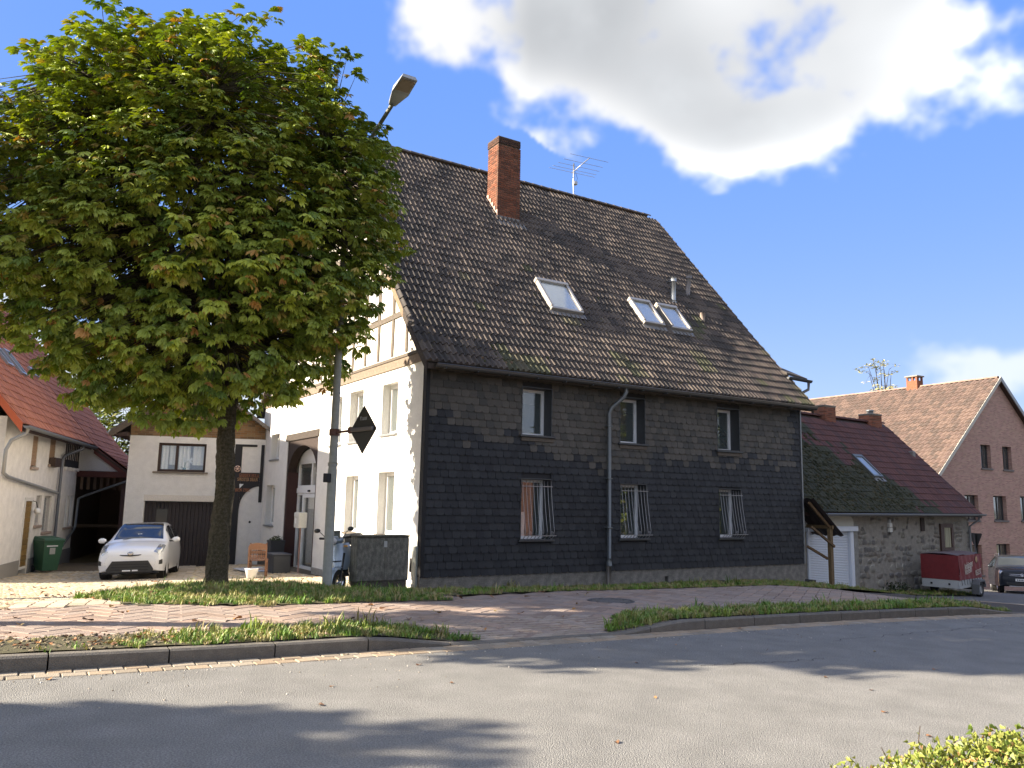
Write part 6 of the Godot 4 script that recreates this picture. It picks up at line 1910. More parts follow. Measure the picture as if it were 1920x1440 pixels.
func broadleaf(called: String, label: String, base: Vector3, r0: float, fork: float, cr: Crown, tips: int, per_tip: int, leaves: Array, size: float, pal: Array, bark: StandardMaterial3D, leaf_mat: StandardMaterial3D, parts := 0, sd := 1, group := "") -> Node3D:
	rng.seed = sd
	var t := thing(called, label, "tree", base, 0, group)
	# trunk: uneven skin on a tapering stem
	var f := FastNoiseLite.new()
	f.seed = sd
	f.frequency = 1.0
	f.fractal_octaves = 3
	var b := MB.new().smooth()
	var top := fork + 0.6
	b.sheet(func(i, j):
		var a: float = i * TAU
		var y: float = lerpf(-0.3, top, j)
		var r: float = r0 * (lerpf(1.0, 0.78, clampf(y / fork, 0, 1)) + 0.22 * exp(-maxf(y, 0) * 5.0))
		if y > fork: r *= 1.0 - (y - fork) * 0.6
		r *= 1.0 + 0.14 * f.get_noise_3d(cos(a) * 3.0, y * 1.6, sin(a) * 3.0) + 0.17 * f.get_noise_3d(cos(a) * 9.0, y * 6.0, sin(a) * 9.0)
		var lean := v3(f.get_noise_1d(y * 0.3) * 0.08, 0, f.get_noise_1d(y * 0.3 + 50.0) * 0.08) * clampf(y, 0, 1)
		return v3(-cos(a) * r, y, sin(a) * r) + lean, 44, 90)
	part(t, "trunk", b, bark)
	# limbs up into the crown
	var nodes := []
	var ro := r0 * 0.55
	var lc := cr.c - base
	for k in 9:
		var a := TAU * k / 8.0 + rf(-0.3, 0.3)
		var d := v3(cos(a) * rf(0.45, 0.9), rf(0.35, 1.0), sin(a) * rf(0.45, 0.9)).normalized()
		if k == 8: d = v3(0.05, 1, 0.05).normalized()
		var end: Vector3 = cr.at(d, 0.72) - base
		var o := v3(0, fork - rf(0.0, 0.5), 0)
		var m1 := o.lerp(end, 0.35) + v3(0, rf(0.1, 0.5), 0)
		var m2 := o.lerp(end, 0.7) + v3(rf(-0.2, 0.2), rf(0.0, 0.4), rf(-0.2, 0.2))
		part(t, "limb", MB.new().smooth().tube([o, m1, m2, end], [ro * rf(0.7, 1.0), ro * 0.55, ro * 0.32, ro * 0.12], 8), bark)
		for q in [0.3, 0.45, 0.6, 0.75, 0.9, 1.0]:
			nodes.append(o.lerp(m1, q / 0.45) if q < 0.45 else (m1.lerp(m2, (q - 0.45) / 0.3) if q < 0.75 else m2.lerp(end, (q - 0.75) / 0.25)))
	var tw := MB.new()
	var xfs := []
	for k in leaves: xfs.append([])
	var cols := []
	for k in leaves: cols.append([])
	var clump := FastNoiseLite.new()
	clump.seed = sd + 9
	clump.frequency = 0.42 / maxf(0.6, size)
	for k in tips:
		var d := v3(rng.randfn(), rng.randfn(), rng.randfn()).normalized()
		var q := pow(rng.randf(), 0.42)
		q = lerpf(0.35, 1.0, q)
		var p: Vector3 = cr.at(d, q) - base
		if clump.get_noise_3dv(p) < -0.28 - 0.25 * (1.0 - q): continue
		# ragged lower rim
		var near: Vector3 = nodes[0]
		for nd in nodes:
			if nd.distance_squared_to(p) < near.distance_squared_to(p): near = nd
		var bend := near.lerp(p, 0.5) + v3(0, 0.12 * near.distance_to(p), 0)
		tw.tube([near, bend, p], [0.022 * size, 0.013 * size, 0.005 * size], 4, false)
		var out := (p - lc).normalized()
		var tip_col: Color = pal[0].lerp(pal[1], rng.randf())
		var warm: float = clump.get_noise_3dv(p * 1.7 + v3(30, 0, 0))
		for i in per_tip:
			var a := TAU * (i + rng.randf() * 0.6) / per_tip
			var side := v3(cos(a), rf(-0.15, 0.4), sin(a))
			var dir := (side + out * 0.55 + v3(0, -0.1, 0)).normalized()
			var o := p + dir * rf(0.05, 0.16) * size + v3(rf(-0.08, 0.08), rf(-0.1, 0.1), rf(-0.08, 0.08)) * size
			var up := (v3(0, 1, 0) + out * 0.5 + v3(rf(-0.5, 0.5), rf(-0.2, 0.2), rf(-0.5, 0.5))).normalized()
			var z := dir.cross(up).normalized()
			up = z.cross(dir).normalized()
			var s := rf(0.75, 1.2) * size
			var w := rng.randi() % leaves.size()
			var c := tip_col
			var roll := rng.randf()
			if pal.size() > 2 and roll < 0.05 + 0.22 * maxf(0.0, warm): c = pal[2]
			if pal.size() > 3 and roll < 0.008 + 0.09 * maxf(0.0, warm): c = pal[3]
			xfs[w].append(Transform3D(Basis(dir, up, z).scaled(Vector3.ONE * s), o))
			cols[w].append(c * rf(0.8, 1.2))
	part(t, "twigs", tw, bark)
	if parts > 0:
		# the leaves nearest the viewer are pieces of their own
		var keyed := []
		for w in leaves.size():
			for i in xfs[w].size(): keyed.append([(base + xfs[w][i].origin).distance_squared_to(v3(0, EYE, 0)), w, i])
		keyed.sort_custom(func(a, c): return a[0] < c[0])
		var mats := []
		for c in [pal[0], pal[0].lerp(pal[1], 0.5), pal[1], pal[2], pal[3]]: mats.append(tone(leaf_mat, c))
		var gone := {}
		for i in mini(parts, keyed.size()):
			var kk: Array = keyed[i]
			part(t, "leaf", leaves[kk[1]], mats[[0, 1, 2, 1, 0, 2, 3, 1, 2, 4][rng.randi() % 10]], xfs[kk[1]][kk[2]])
			gone[[kk[1], kk[2]]] = true
		for w in leaves.size():
			var a := []
			var c := []
			for i in xfs[w].size():
				if not gone.has([w, i]): a.append(xfs[w][i]); c.append(cols[w][i])
			many(t, "foliage", leaves[w], leaf_mat, a, c)
	else:
		for w in leaves.size(): many(t, "foliage", leaves[w], leaf_mat, xfs[w], cols[w])
	return t

func bark_mat(c: Color, green: float) -> StandardMaterial3D:
	var m := mat(c, 0.95, 0.35, [0.12, 1.0], 0.05, 3.0, false, 71, 5)
	m.uv1_scale = v3(3.4, 2.2, 3.4)
	blotch(m, 0.6, 0.4, 1.0, 73, 0.02)
	if green > 0:
		var n: NoiseTexture2D = noise_tex(75, 0.02, 0.4, 1.0, 5).duplicate()
		var g := Gradient.new()
		g.set_color(0, Color(0.42, 0.45, 0.26))
		g.set_color(1, Color(1, 1, 1))
		n.color_ramp = g
		m.detail_albedo = n
	return m

func trees():
	var leaves := [palm_leaf(1, 5), palm_leaf(2, 7), palm_leaf(3, 6)]
	var pal := [Color(0.10, 0.165, 0.022), Color(0.36, 0.41, 0.055), Color(0.36, 0.28, 0.07), Color(0.46, 0.24, 0.07)]
	var base := v3(-5.05, gw(-5.05, -14.2) + 0.09, -14.2)
	var cr := Crown.new(v3(-5.74, 6.5, -14.2), [3.9, 3.5, 3.5, 3.72, 3.0], 4)
	broadleaf("chestnut_tree", "tall horse chestnut with browning leaves on the grass bank before the white gable", base, 0.178, 3.3, cr, 4300, 7, leaves, 0.72, pal, bark_mat(Color(0.36, 0.29, 0.22), 1.0), leafy(), 300, 5)
	# more of the avenue beyond the left edge of the picture; their shade lies on the road
	var sh := [["avenue_tree", "slender roadside chestnut out of view on the left, its shade across the near lane", v3(-15.8, 0, -2.6), [1.8, 1.6, 1.7, 1.6, 0.8], 5.9, 330],
		["avenue_tree", "tall roadside chestnut out of view on the left, its shade on the far lane", v3(-12.6, 0, -7.7), [2.4, 2.4, 3.9, 3.9, 2.3], 9.4, 800],
		["avenue_tree", "roadside chestnut out of view on the left, shading the lower crown of the visible one", v3(-15.2, 0, -12.0), [2.6, 2.6, 2.7, 2.3, 2.7], 8.5, 900]]
	for q in sh:
		var p: Vector3 = q[2]
		p.y = gw(p.x, p.z)
		broadleaf(q[0], q[1], p, 0.2, q[4] - 2.4, Crown.new(p + v3(0, q[4], 0), q[3], 8), q[5], 7, leaves, 1.2, pal, bark_mat(Color(0.14, 0.115, 0.08), 0.0), leafy(), 0, 6, "chestnuts of the roadside avenue")
	# trees over the roofs
	var sl := [small_leaf(0.34, 0.17)]
	var green := [Color(0.09, 0.13, 0.02), Color(0.2, 0.22, 0.035), Color(0.24, 0.22, 0.05), Color(0.12, 0.13, 0.03)]
	broadleaf("garden_tree", "bushy green tree behind the gap between the left house and the garage", v3(-24.2, -1.0, -48), 0.25, 3.0, Crown.new(v3(-24.0, 3.9, -48), [3.6, 3.8, 3.4, 3.6, 3.0], 14), 620, 9, sl, 1.2, green, bark_mat(Color(0.13, 0.1, 0.08), 0.0), leafy(), 0, 21)
	broadleaf("bare_tree", "thin pale tree top showing over the ridge of the brick house", v3(36.5, -4.0, -78), 0.25, 12.0, Crown.new(v3(36.3, 14.2, -78), [2.4, 1.6, 2.0, 2.2, 1.5], 15), 46, 8, sl, 1.0, [Color(0.3, 0.3, 0.12), Color(0.42, 0.38, 0.2)], bark_mat(Color(0.25, 0.23, 0.2), 0.0), leafy(), 0, 22)
	# across the road, mirrored in the front windows
	for q in [[24.6, -10.0, 9.0, "round"], [29.0, -11.0, 10.0, "tall"], [34.0, -10.5, 9.0, "wide"], [39.5, -11.5, 10.0, "old"], [46.0, -13.0, 11.0, "far"]]:
		var p: Vector3 = KO + su * q[0] + tu * q[1]
		p.y = gst(q[0], q[1])
		broadleaf("garden_tree", "%s leafy garden tree across the road, out of view, mirrored in the front windows" % q[3], p, 0.22, q[2] * 0.25, Crown.new(p + v3(0, q[2] * 0.52, 0), [3.4, 3.4, q[2] * 0.5, q[2] * 0.46, 3.2], 30 + int(q[0])), 800, 9, sl, 1.2, green, bark_mat(Color(0.13, 0.1, 0.08), 0.0), leafy(), 0, 40 + int(q[0]), "trees across the road")
	brick_house("opposite_house", "red brick house across the road, out of view, mirrored in the left front windows", KO + su * 22.5 + tu * -13.0, TURN + PI, 8.0, 3.6, 8.0, 9.0, -1.2, [[1.2, 2.4, -0.2, 1.2], [4.4, 5.6, -0.2, 1.2], [3.2, 4.6, 4.2, 5.4]], false, Color(0.34, 0.14, 0.09))
	bush()

func bush():
	var o := thing("hedge_bush", "low yellow-green clipped bush with small leaves at the lower right edge", "bush", v3(1.75, gw(1.75, -2.9), -2.9))
	rng.seed = 77
	var f := FastNoiseLite.new()
	f.seed = 4
	f.frequency = 1.6
	var xfs := []
	var cols := []
	var tw := MB.new()
	var y0 := o.position.y
	for k in 30000:
		# top surface of the bush, sinking towards its left end
		var x := rf(-0.78, 1.5)
		var z := rf(-0.55, 0.6)
		var rim: float = 1.0 - pow(absf(z) / 0.62, 3.0)
		var endf := smoothstep(-0.8, 0.15, x)
		var hgt: float = (0.50 + 0.28 * endf + 0.10 * f.get_noise_2d(x * 1.5, z * 1.5) + 0.05 * f.get_noise_2d(x * 5, z * 5)) * (0.75 + 0.25 * rim)
		var depth := pow(rng.randf(), 2.2) * 0.35
		if z < -0.45 + 0.1 * f.get_noise_2d(x * 3, 3): depth = rng.randf() * 0.6
		var p := v3(x, hgt - depth + rf(-0.02, 0.03), z)
		if p.y < 0.03: continue
		xfs.append(Transform3D(Basis.from_euler(v3(rf(-0.7, 0.7), rf(0, TAU), rf(-0.3, 0.8))).scaled(Vector3.ONE * rf(0.7, 1.3)), p))
		var c := Color(0.19, 0.24, 0.04).lerp(Color(0.32, 0.32, 0.09), rng.randf())
		if rng.randf() < 0.25: c = Color(0.09, 0.14, 0.02)
		if rng.randf() < 0.06: c = Color(0.34, 0.2, 0.08)
		cols.append(c)
	for k in 110:
		var x := rf(-0.75, 1.5)
		var z := rf(-0.5, 0.4)
		var hgt := 0.52 + 0.28 * smoothstep(-0.8, 0.15, x) + 0.1 * f.get_noise_2d(x * 1.5, z * 1.5)
		var a := v3(x, hgt - 0.3, z)
		var b := a + v3(rf(-0.12, 0.12), rf(0.22, 0.36), rf(-0.12, 0.12))
		tw.tube([v3(x * 0.96, 0.0, z * 0.9), a, b], [0.006, 0.004, 0.0015], 4, false)
		for i in 7:
			xfs.append(Transform3D(Basis.from_euler(v3(rf(-0.6, 0.6), rf(0, TAU), rf(0.0, 1.0))), a.lerp(b, 0.3 + 0.1 * i)))
			cols.append(Color(0.28, 0.3, 0.045))
	part(o, "stems", tw, bark_mat(Color(0.2, 0.13, 0.08), 0.0))
	many(o, "foliage", small_leaf(0.019, 0.011), leafy(Color.WHITE, Color(0.5, 0.5, 0.15)), xfs, cols)

# ------------------------------------------------------------------ street furniture
func street():
	var zinc := mat(Color(0.30, 0.31, 0.27), 0.6, 0.4, [0.7, 1.0], 0.04, 0.3)
	blotch(zinc, 0.8, 0.75, 1.0, 81)
	var lp := v3(-3.225, gw(-3.225, -14.6), -14.6)
	var l := thing("street_lamp", "grey-green street lamp post with flat lamp head rising through the chestnut crown", "street lamp", lp, deg_to_rad(148.31 - 180.0) * -1.0)
	# local +z of this thing points along azimuth 148, over the road
	part(l, "post", MB.new().smooth().tube([v3(0, -0.3, 0), v3(0, 2.2, 0), v3(0, 2.25, 0), v3(0, 4.0, 0), v3(0, 7.5, 0)], [0.085, 0.083, 0.074, 0.066, 0.05], 16), zinc)
	part(l, "arm", MB.new().smooth().tube([v3(0, 7.45, 0), v3(0, 7.7, 0.06), v3(0, 7.88, 0.35), v3(0, 8.12, 1.1), v3(0, 8.38, 2.1)], [0.045, 0.042, 0.038, 0.035, 0.035], 10), zinc)
	var hd := axes(Vector3.RIGHT, v3(0, 0.97, -0.25).normalized(), v3(0, 0.25, 0.97).normalized(), v3(0, 8.40, 2.1))
	var hb := MB.new()
	hb.hexa([v3(-0.06, -0.03, -0.05), v3(0.06, -0.03, -0.05), v3(0.15, -0.05, 0.3), v3(-0.15, -0.05, 0.3), v3(-0.05, 0.06, -0.05), v3(0.05, 0.06, -0.05), v3(0.12, 0.07, 0.3), v3(-0.12, 0.07, 0.3)])
	hb.hexa([v3(-0.15, -0.05, 0.3), v3(0.15, -0.05, 0.3), v3(0.14, -0.045, 0.68), v3(-0.14, -0.045, 0.68), v3(-0.12, 0.07, 0.3), v3(0.12, 0.07, 0.3), v3(0.11, 0.02, 0.68), v3(-0.11, 0.02, 0.68)])
	part(l, "lamp_head", hb, metal(Color(0.35, 0.36, 0.37), 0.45, 0.6), hd)
	part(l, "lamp_glass", MB.new().box(v3(-0.115, -0.058, 0.36), v3(0.115, -0.05, 0.64), 0.004), mat(Color(0.28, 0.22, 0.15), 0.25, 0.1, [0.5, 1.0], 0.1), hd)
	part(l, "band", MB.new().smooth().tube([v3(0, 2.28, 0), v3(0, 2.34, 0)], 0.09, 16), zinc)
	part(l, "fuse_box", MB.new().box(v3(-0.03, 1.98, -0.2), v3(0.06, 2.14, -0.06), 0.01), M.dark, xf(Vector3.ZERO, 0, 2.2))
	# priority sign seen from behind, on a bracket clamped to the lamp
	var s := thing("priority_sign", "dark back of a diamond road sign on a rusty bracket clamped to the lamp post", "road sign", lp, deg_to_rad(180.0 - 138.0))
	var plate := PackedVector2Array()
	for k in 4:
		for q in 5:
			var a := PI / 2 * k + (q - 2) * 0.2
			var c := v3(cos(PI / 2 * k), sin(PI / 2 * k), 0) * 0.375
			plate.append(Vector2(c.x + cos(a + 0.0) * 0.035, c.y + sin(a) * 0.035))
	# local: x runs out along the bracket (z of the frame), plate stands upright in it
	var px := axes(v3(0, 0, 1), Vector3.UP, v3(-1, 0, 0), v3(0.0, 2.89 + 0.0, 0.98))
	var sm := metal(Color(0.035, 0.036, 0.034), 0.55, 0.4)
	part(s, "plate", MB.new().prism(plate, -0.006, 0.0, px), sm)
	part(s, "plate_rim", MB.new().prism(Geometry2D.offset_polygon(plate, 0.008)[0], -0.004, -0.002, px), metal(Color(0.2, 0.2, 0.19), 0.5, 0.5))
	var rusty := metal(Color(0.12, 0.06, 0.045), 0.7, 0.3)
	part(s, "bracket", MB.new().smooth().tube([v3(0.0, 2.89, -0.16), v3(0.0, 2.89, 0.56)], 0.024, 8), rusty)
	part(s, "clamp_bar", MB.new().box(v3(-0.045, 2.86, 0.52), v3(-0.004, 2.935, 1.33), 0.01), metal(Color(0.14, 0.13, 0.13), 0.5, 0.5))
	part(s, "clamp", MB.new().box(v3(-0.05, 2.84, 0.54), v3(0.0, 2.955, 0.64), 0.01), rusty)
	part(s, "clamp", MB.new().smooth().tube([v3(0, 2.83, 0), v3(0, 2.95, 0)], 0.098, 14), rusty)
	letters(s, "sticker_mark", "Y.uor", 0.07, mat(Color(0.3, 0.3, 0.29), 0.7, 0.0), px * xf(v3(0, 0.2, 0.002)), "Droid Sans")
	# grey cabinet, streaked with algae
	var ca := v3(-2.56, 0, -16.23)
	ca.y = gw(ca.x, ca.z)
	var c := thing("switch_cabinet", "weathered grey concrete switch cabinet streaked with algae by the house corner", "cabinet", ca, TURN)
	var cm := blotch(mat(Color(0.33, 0.32, 0.27), 0.9, 0.5, [0.4, 1.0], 0.04, 0.8), 1.0, 0.35, 1.0, 91, 0.014)
	cm.uv2_scale = v3(1.4, 0.8, 1.4)
	cm.uv1_scale = v3(3.0, 2.0, 3.0)
	var rough := blotch(mat(Color(0.2, 0.17, 0.14), 0.95, 0.4, [0.4, 1.0], 0.06, 1.5), 0.6, 0.5, 1.0)
	part(c, "foot", MB.new().box(v3(-0.53, -0.3, -0.16), v3(0.53, 0.2, 0.15), 0.01), rough)
	part(c, "body", MB.new().box(v3(-0.55, 0.2, -0.18), v3(0.55, 1.06, 0.16), 0.01), cm)
	for q in [[-0.545, 0.03], [0.034, 0.545]]: part(c, "door_leaf", MB.new().box(v3(q[0], 0.22, 0.16), v3(q[1], 1.03, 0.18), 0.006), cm)
	part(c, "lid", MB.new().box(v3(-0.57, 1.06, -0.2), v3(0.57, 1.09, 0.2), 0.008), tone(cm, Color(0.6, 0.6, 0.55)))
	part(c, "lock_plate", MB.new().box(v3(0.0, 0.86, 0.18), v3(0.07, 0.98, 0.192), 0.004), mat(Color(0.4, 0.41, 0.39), 0.6, 0.2))
	# letterbox on its own post by the great door
	var P := func(u, v, out): return HO + Basis(Vector3.UP, TURN) * v3(-out, 0, -v)
	var lb: Vector3 = P.call(0, 7.35, 0.35)
	lb.y = gw(lb.x, lb.z)
	var b := thing("letterbox", "pale grey letterbox on a thin post beside the glazed front door", "letterbox", lb, TURN - PI / 2)
	part(b, "post", MB.new().smooth().tube([v3(0, -0.2, 0), v3(0, 1.35, 0)], 0.024, 8), mat(Color(0.32, 0.2, 0.17), 0.7, 0.3))
	part(b, "box", MB.new().box(v3(-0.26, 1.28, -0.12), v3(0.2, 1.72, 0.12), 0.012), mat(Color(0.62, 0.62, 0.58), 0.5, 0.4))
	part(b, "flap", MB.new().box(v3(-0.23, 1.6, 0.12), v3(0.17, 1.7, 0.135), 0.006), mat(Color(0.68, 0.68, 0.65), 0.5, 0.4))
	part(b, "notice", MB.new().box(v3(-0.14, 1.4, 0.12), v3(-0.04, 1.55, 0.126)), M.white_frame)
	# planter with a clipped plant
	var pp: Vector3 = P.call(0, 9.75, 0.35)
	pp.y = gw(pp.x, pp.z)
	var pl := thing("planter", "tall dark grey tapered planter with a small green plant by the front door", "planter", pp, TURN)
	var pm := mat(Color(0.045, 0.05, 0.06), 0.5, 0.4)
	part(pl, "pot", MB.new().hexa_mesh([v3(-0.17, 0, -0.17), v3(0.17, 0, -0.17), v3(0.17, 0, 0.17), v3(-0.17, 0, 0.17), v3(-0.22, 0.8, -0.22), v3(0.22, 0.8, -0.22), v3(0.22, 0.8, 0.22), v3(-0.22, 0.8, 0.22)]), pm)
	part(pl, "pot_rim", MB.new().wall(-0.23, 0.23, -0.23, 0.23, 0.8, 0.84, [[-0.19, 0.19, -0.19, 0.19]], axes(Vector3.RIGHT, v3(0, 0, -1), Vector3.UP, Vector3.ZERO)), pm)
	var xs := []
	var cs := []
	for k in 160:
		var d := v3(rng.randfn(), absf(rng.randfn()), rng.randfn()).normalized() * pow(rng.randf(), 0.5)
		xs.append(Transform3D(Basis.from_euler(v3(rf(-1, 1), rf(0, TAU), rf(-1, 1))), v3(0, 0.82, 0) + d * v3(0.2, 0.17, 0.2)))
		cs.append(Color(0.06, 0.09, 0.03) * rf(0.6, 1.4))
	many(pl, "foliage", small_leaf(0.06, 0.03), leafy(), xs, cs)
	# pale mat
	var mp: Vector3 = P.call(0, 9.0, 1.15)
	mp.y = gw(mp.x, mp.z) + 0.03
	var ma := thing("door_mat", "pale grey door mat lying before the front door", "mat", mp, TURN + 0.1)
	part(ma, "mat_board", MB.new().box(v3(-0.4, 0, -0.65), v3(0.4, 0.02, 0.65), 0.006), mat(Color(0.55, 0.57, 0.62), 0.8, 0.2, [0.8, 1.0], 0.08, 0.5))
	part(ma, "mat_rim", MB.new().box(v3(-0.43, -0.01, -0.68), v3(0.43, 0.01, 0.68), 0.006), mat(Color(0.35, 0.36, 0.38), 0.8, 0.2))
	chair("garden_chair", "brown wooden folding chair facing away, by the letterbox", P.call(0, 7.5, 1.45), deg_to_rad(20.0))
	chair("garden_chair", "brown slatted wooden chair with rounded back beside the lamp post", P.call(0, 6.35, 1.75), deg_to_rad(-170.0), true)
	var cr: Vector3 = P.call(0, 6.0, 2.0)
	cr.y = gw(cr.x, cr.z)
	var tub := thing("white_tub", "small white plant tub on the cobbles at the foot of the brown chair", "plant pot", cr)
	part(tub, "pot", MB.new().smooth().lathe([Vector2(0, 0.02), Vector2(0.12, 0.02), Vector2(0.17, 0.24), Vector2(0.185, 0.25), Vector2(0.165, 0.26), Vector2(0.0, 0.22)], 16), M.white_frame)
	part(tub, "soil", MB.new().smooth().lathe([Vector2(0.16, 0.235), Vector2(0.0, 0.25)], 12), mat(Color(0.06, 0.04, 0.03), 0.95, 0.2))
	var bx: Vector3 = P.call(0, 8.0, 0.75)
	bx.y = gw(bx.x, bx.z)
	var bo := thing("shoe_box", "dark grey storage box on the ground behind the wooden chairs", "box", bx, TURN)
	part(bo, "body", MB.new().box(v3(-0.25, 0, -0.4), v3(0.25, 0.5, 0.4), 0.015), pm)
	part(bo, "lid", MB.new().box(v3(-0.27, 0.5, -0.42), v3(0.27, 0.55, 0.42), 0.012), tone(pm, Color(1.6, 1.6, 1.6)))
	# give way sign seen from behind at the side street
	var ys := v3(18.65, gw(18.65, -32.5), -32.5)
	var y := thing("give_way_sign", "dark back of a triangular give way sign between the barn and the brick house", "road sign", ys, deg_to_rad(-80.0))
	part(y, "pole", MB.new().smooth().tube([v3(0, -0.3, 0.03), v3(0, 0.68 - ys.y, 0.03)], 0.03, 8), M.zinc)
	var tri := func(k, dz): return PackedVector2Array([Vector2(-0.36 * k, 0.66 - ys.y), Vector2(-0.33 * k, 0.70 - ys.y), Vector2(0.33 * k, 0.70 - ys.y), Vector2(0.36 * k, 0.66 - ys.y), Vector2(0.025, 0.08 - ys.y), Vector2(-0.025, 0.08 - ys.y)])
	part(y, "plate", MB.new().prism(tri.call(1.0, 0), -0.006, 0.0), sm)
	part(y, "plate_face", MB.new().prism(tri.call(0.95, 0), -0.01, -0.007), M.white_frame)

func chair(called: String, label: String, at: Vector3, turn: float, arch := false):
	at.y = gw(at.x, at.z)
	var c := thing(called, label, "chair", at, turn, "wooden chairs outside the front door")
	var m := blotch(mat(Color(0.30, 0.15, 0.085), 0.7, 0.4, [0.6, 1.0], 0.05, 0.4), 0.5, 0.8, 1.0)
	var bar := func(called2, a: Vector3, b: Vector3, r: float): part(c, called2, MB.new().box(v3(-r, 0, -r), v3(r, a.distance_to(b), r), 0.004), m, axes(((b - a).normalized()).cross(v3(0, 0, 1)).normalized() if absf((b - a).normalized().z) < 0.9 else Vector3.RIGHT, (b - a).normalized(), Vector3.ZERO, a) if false else stick(a, b))
	for s in [-1, 1]:
		bar.call("leg", v3(s * 0.21, 0, 0.2), v3(s * 0.21, 0.45, 0.2), 0.018)
		bar.call("leg", v3(s * 0.22, 0, -0.22), v3(s * 0.22, 0.86 if not arch else 0.82, -0.28), 0.018)
		bar.call("arm_rail", v3(s * 0.21, 0.42, 0.22), v3(s * 0.22, 0.42, -0.24), 0.016)
		bar.call("stretcher", v3(s * 0.21, 0.18, 0.2), v3(s * 0.22, 0.18, -0.22), 0.012)
	bar.call("stretcher", v3(-0.21, 0.24, -0.22), v3(0.21, 0.24, -0.22), 0.012)
	for k in 6: part(c, "seat_slat", MB.new().box(v3(-0.24, 0.45, -0.22 + k * 0.08), v3(0.24, 0.468, -0.155 + k * 0.08), 0.005), m)
	if arch:
		var p := PackedVector2Array([Vector2(-0.24, 0.74), Vector2(0.24, 0.74)])
		for k in 9: p.append(Vector2(cos(PI * k / 8) * 0.24, 0.82 + sin(PI * k / 8) * 0.1))
		part(c, "back_top", MB.new().prism(p, -0.012, 0.012, xf(v3(0, 0, -0.275))), m)
		for k in 6: bar.call("spindle", v3(-0.16 + k * 0.064, 0.5, -0.25), v3(-0.16 + k * 0.064, 0.74, -0.275), 0.01)
		bar.call("back_rail", v3(-0.22, 0.58, -0.255), v3(0.22, 0.58, -0.255), 0.014)
	else:
		for y in [0.56, 0.76]: part(c, "back_slat", MB.new().box(v3(-0.23, y, -0.275), v3(0.23, y + 0.08, -0.25), 0.006), m)

# a stick frame: y from a to b
func stick(a: Vector3, b: Vector3) -> Transform3D:
	var y := (b - a).normalized()
	var x := y.cross(v3(0.3, 0.1, 1.0)).normalized()
	if absf(y.y) > 0.9: x = (Vector3.RIGHT - y * y.x).normalized()
	return axes(x, y, x.cross(y), a)

# ------------------------------------------------------------------ vehicles
# body shape: stations from nose to tail = [x, y sill, w sill, y mid, w mid, y belt, w belt, y edge, w edge, y roof]; +x is forward
class Body:
	var stn: Array
	func _init(s: Array): stn = s
	func row(i: int) -> Array:
		var s: Array = stn[clampi(i, 0, stn.size() - 1)]
		return [Vector3(s[0], s[1], s[2] * 0.2), Vector3(s[0], s[1], s[2] * 0.93), Vector3(s[0], s[1] + 0.04, s[2]), Vector3(s[0], s[3], s[4]), Vector3(s[0], s[5], s[6]), Vector3(s[0], s[7], s[8]), Vector3(s[0], lerpf(s[7], s[9], 0.8), s[8] * 0.6), Vector3(s[0], s[9], 0)]
	static func cr(a: Vector3, b: Vector3, c: Vector3, d: Vector3, t: float) -> Vector3:
		return 0.5 * (2.0 * b + (c - a) * t + (2.0 * a - 5.0 * b + 4.0 * c - d) * t * t + (3.0 * b - a - 3.0 * c + d) * t * t * t)
	# u in stations, w in rings (0 underside .. 7 roof middle)
	func at(u: float, w: float, side: float, out := 0.0) -> Vector3:
		var i := clampi(int(floor(u)), 0, stn.size() - 2)
		var tu_ := u - i
		var j := clampi(int(floor(w)), 0, 6)
		var tw := w - j
		var p := []
		for k in range(-1, 3):
			var r := row(i + k)
			var a: Vector3 = r[maxi(j - 1, 0)]
			var d: Vector3 = r[mini(j + 2, 7)]
			if j + 2 > 7: d = Vector3(r[6].x, r[6].y, -r[6].z)
			p.append(cr(a, r[j], r[j + 1], d, tw))
		var q := cr(p[0], p[1], p[2], p[3], tu_)
		q.z *= side
		if out > 0:
			var e := 0.02
			var du := at(u + e, w, side) - at(u - e, w, side)
			var dw := at(u, minf(w + e, 7.0), side) - at(u, w - e, side)
			var n := du.cross(dw).normalized()
			if n.z * side < 0 or (absf(n.z) < 0.05 and n.y < 0): n = -n
			if n.y < -0.3: n = -n
			q += n * out
		return q

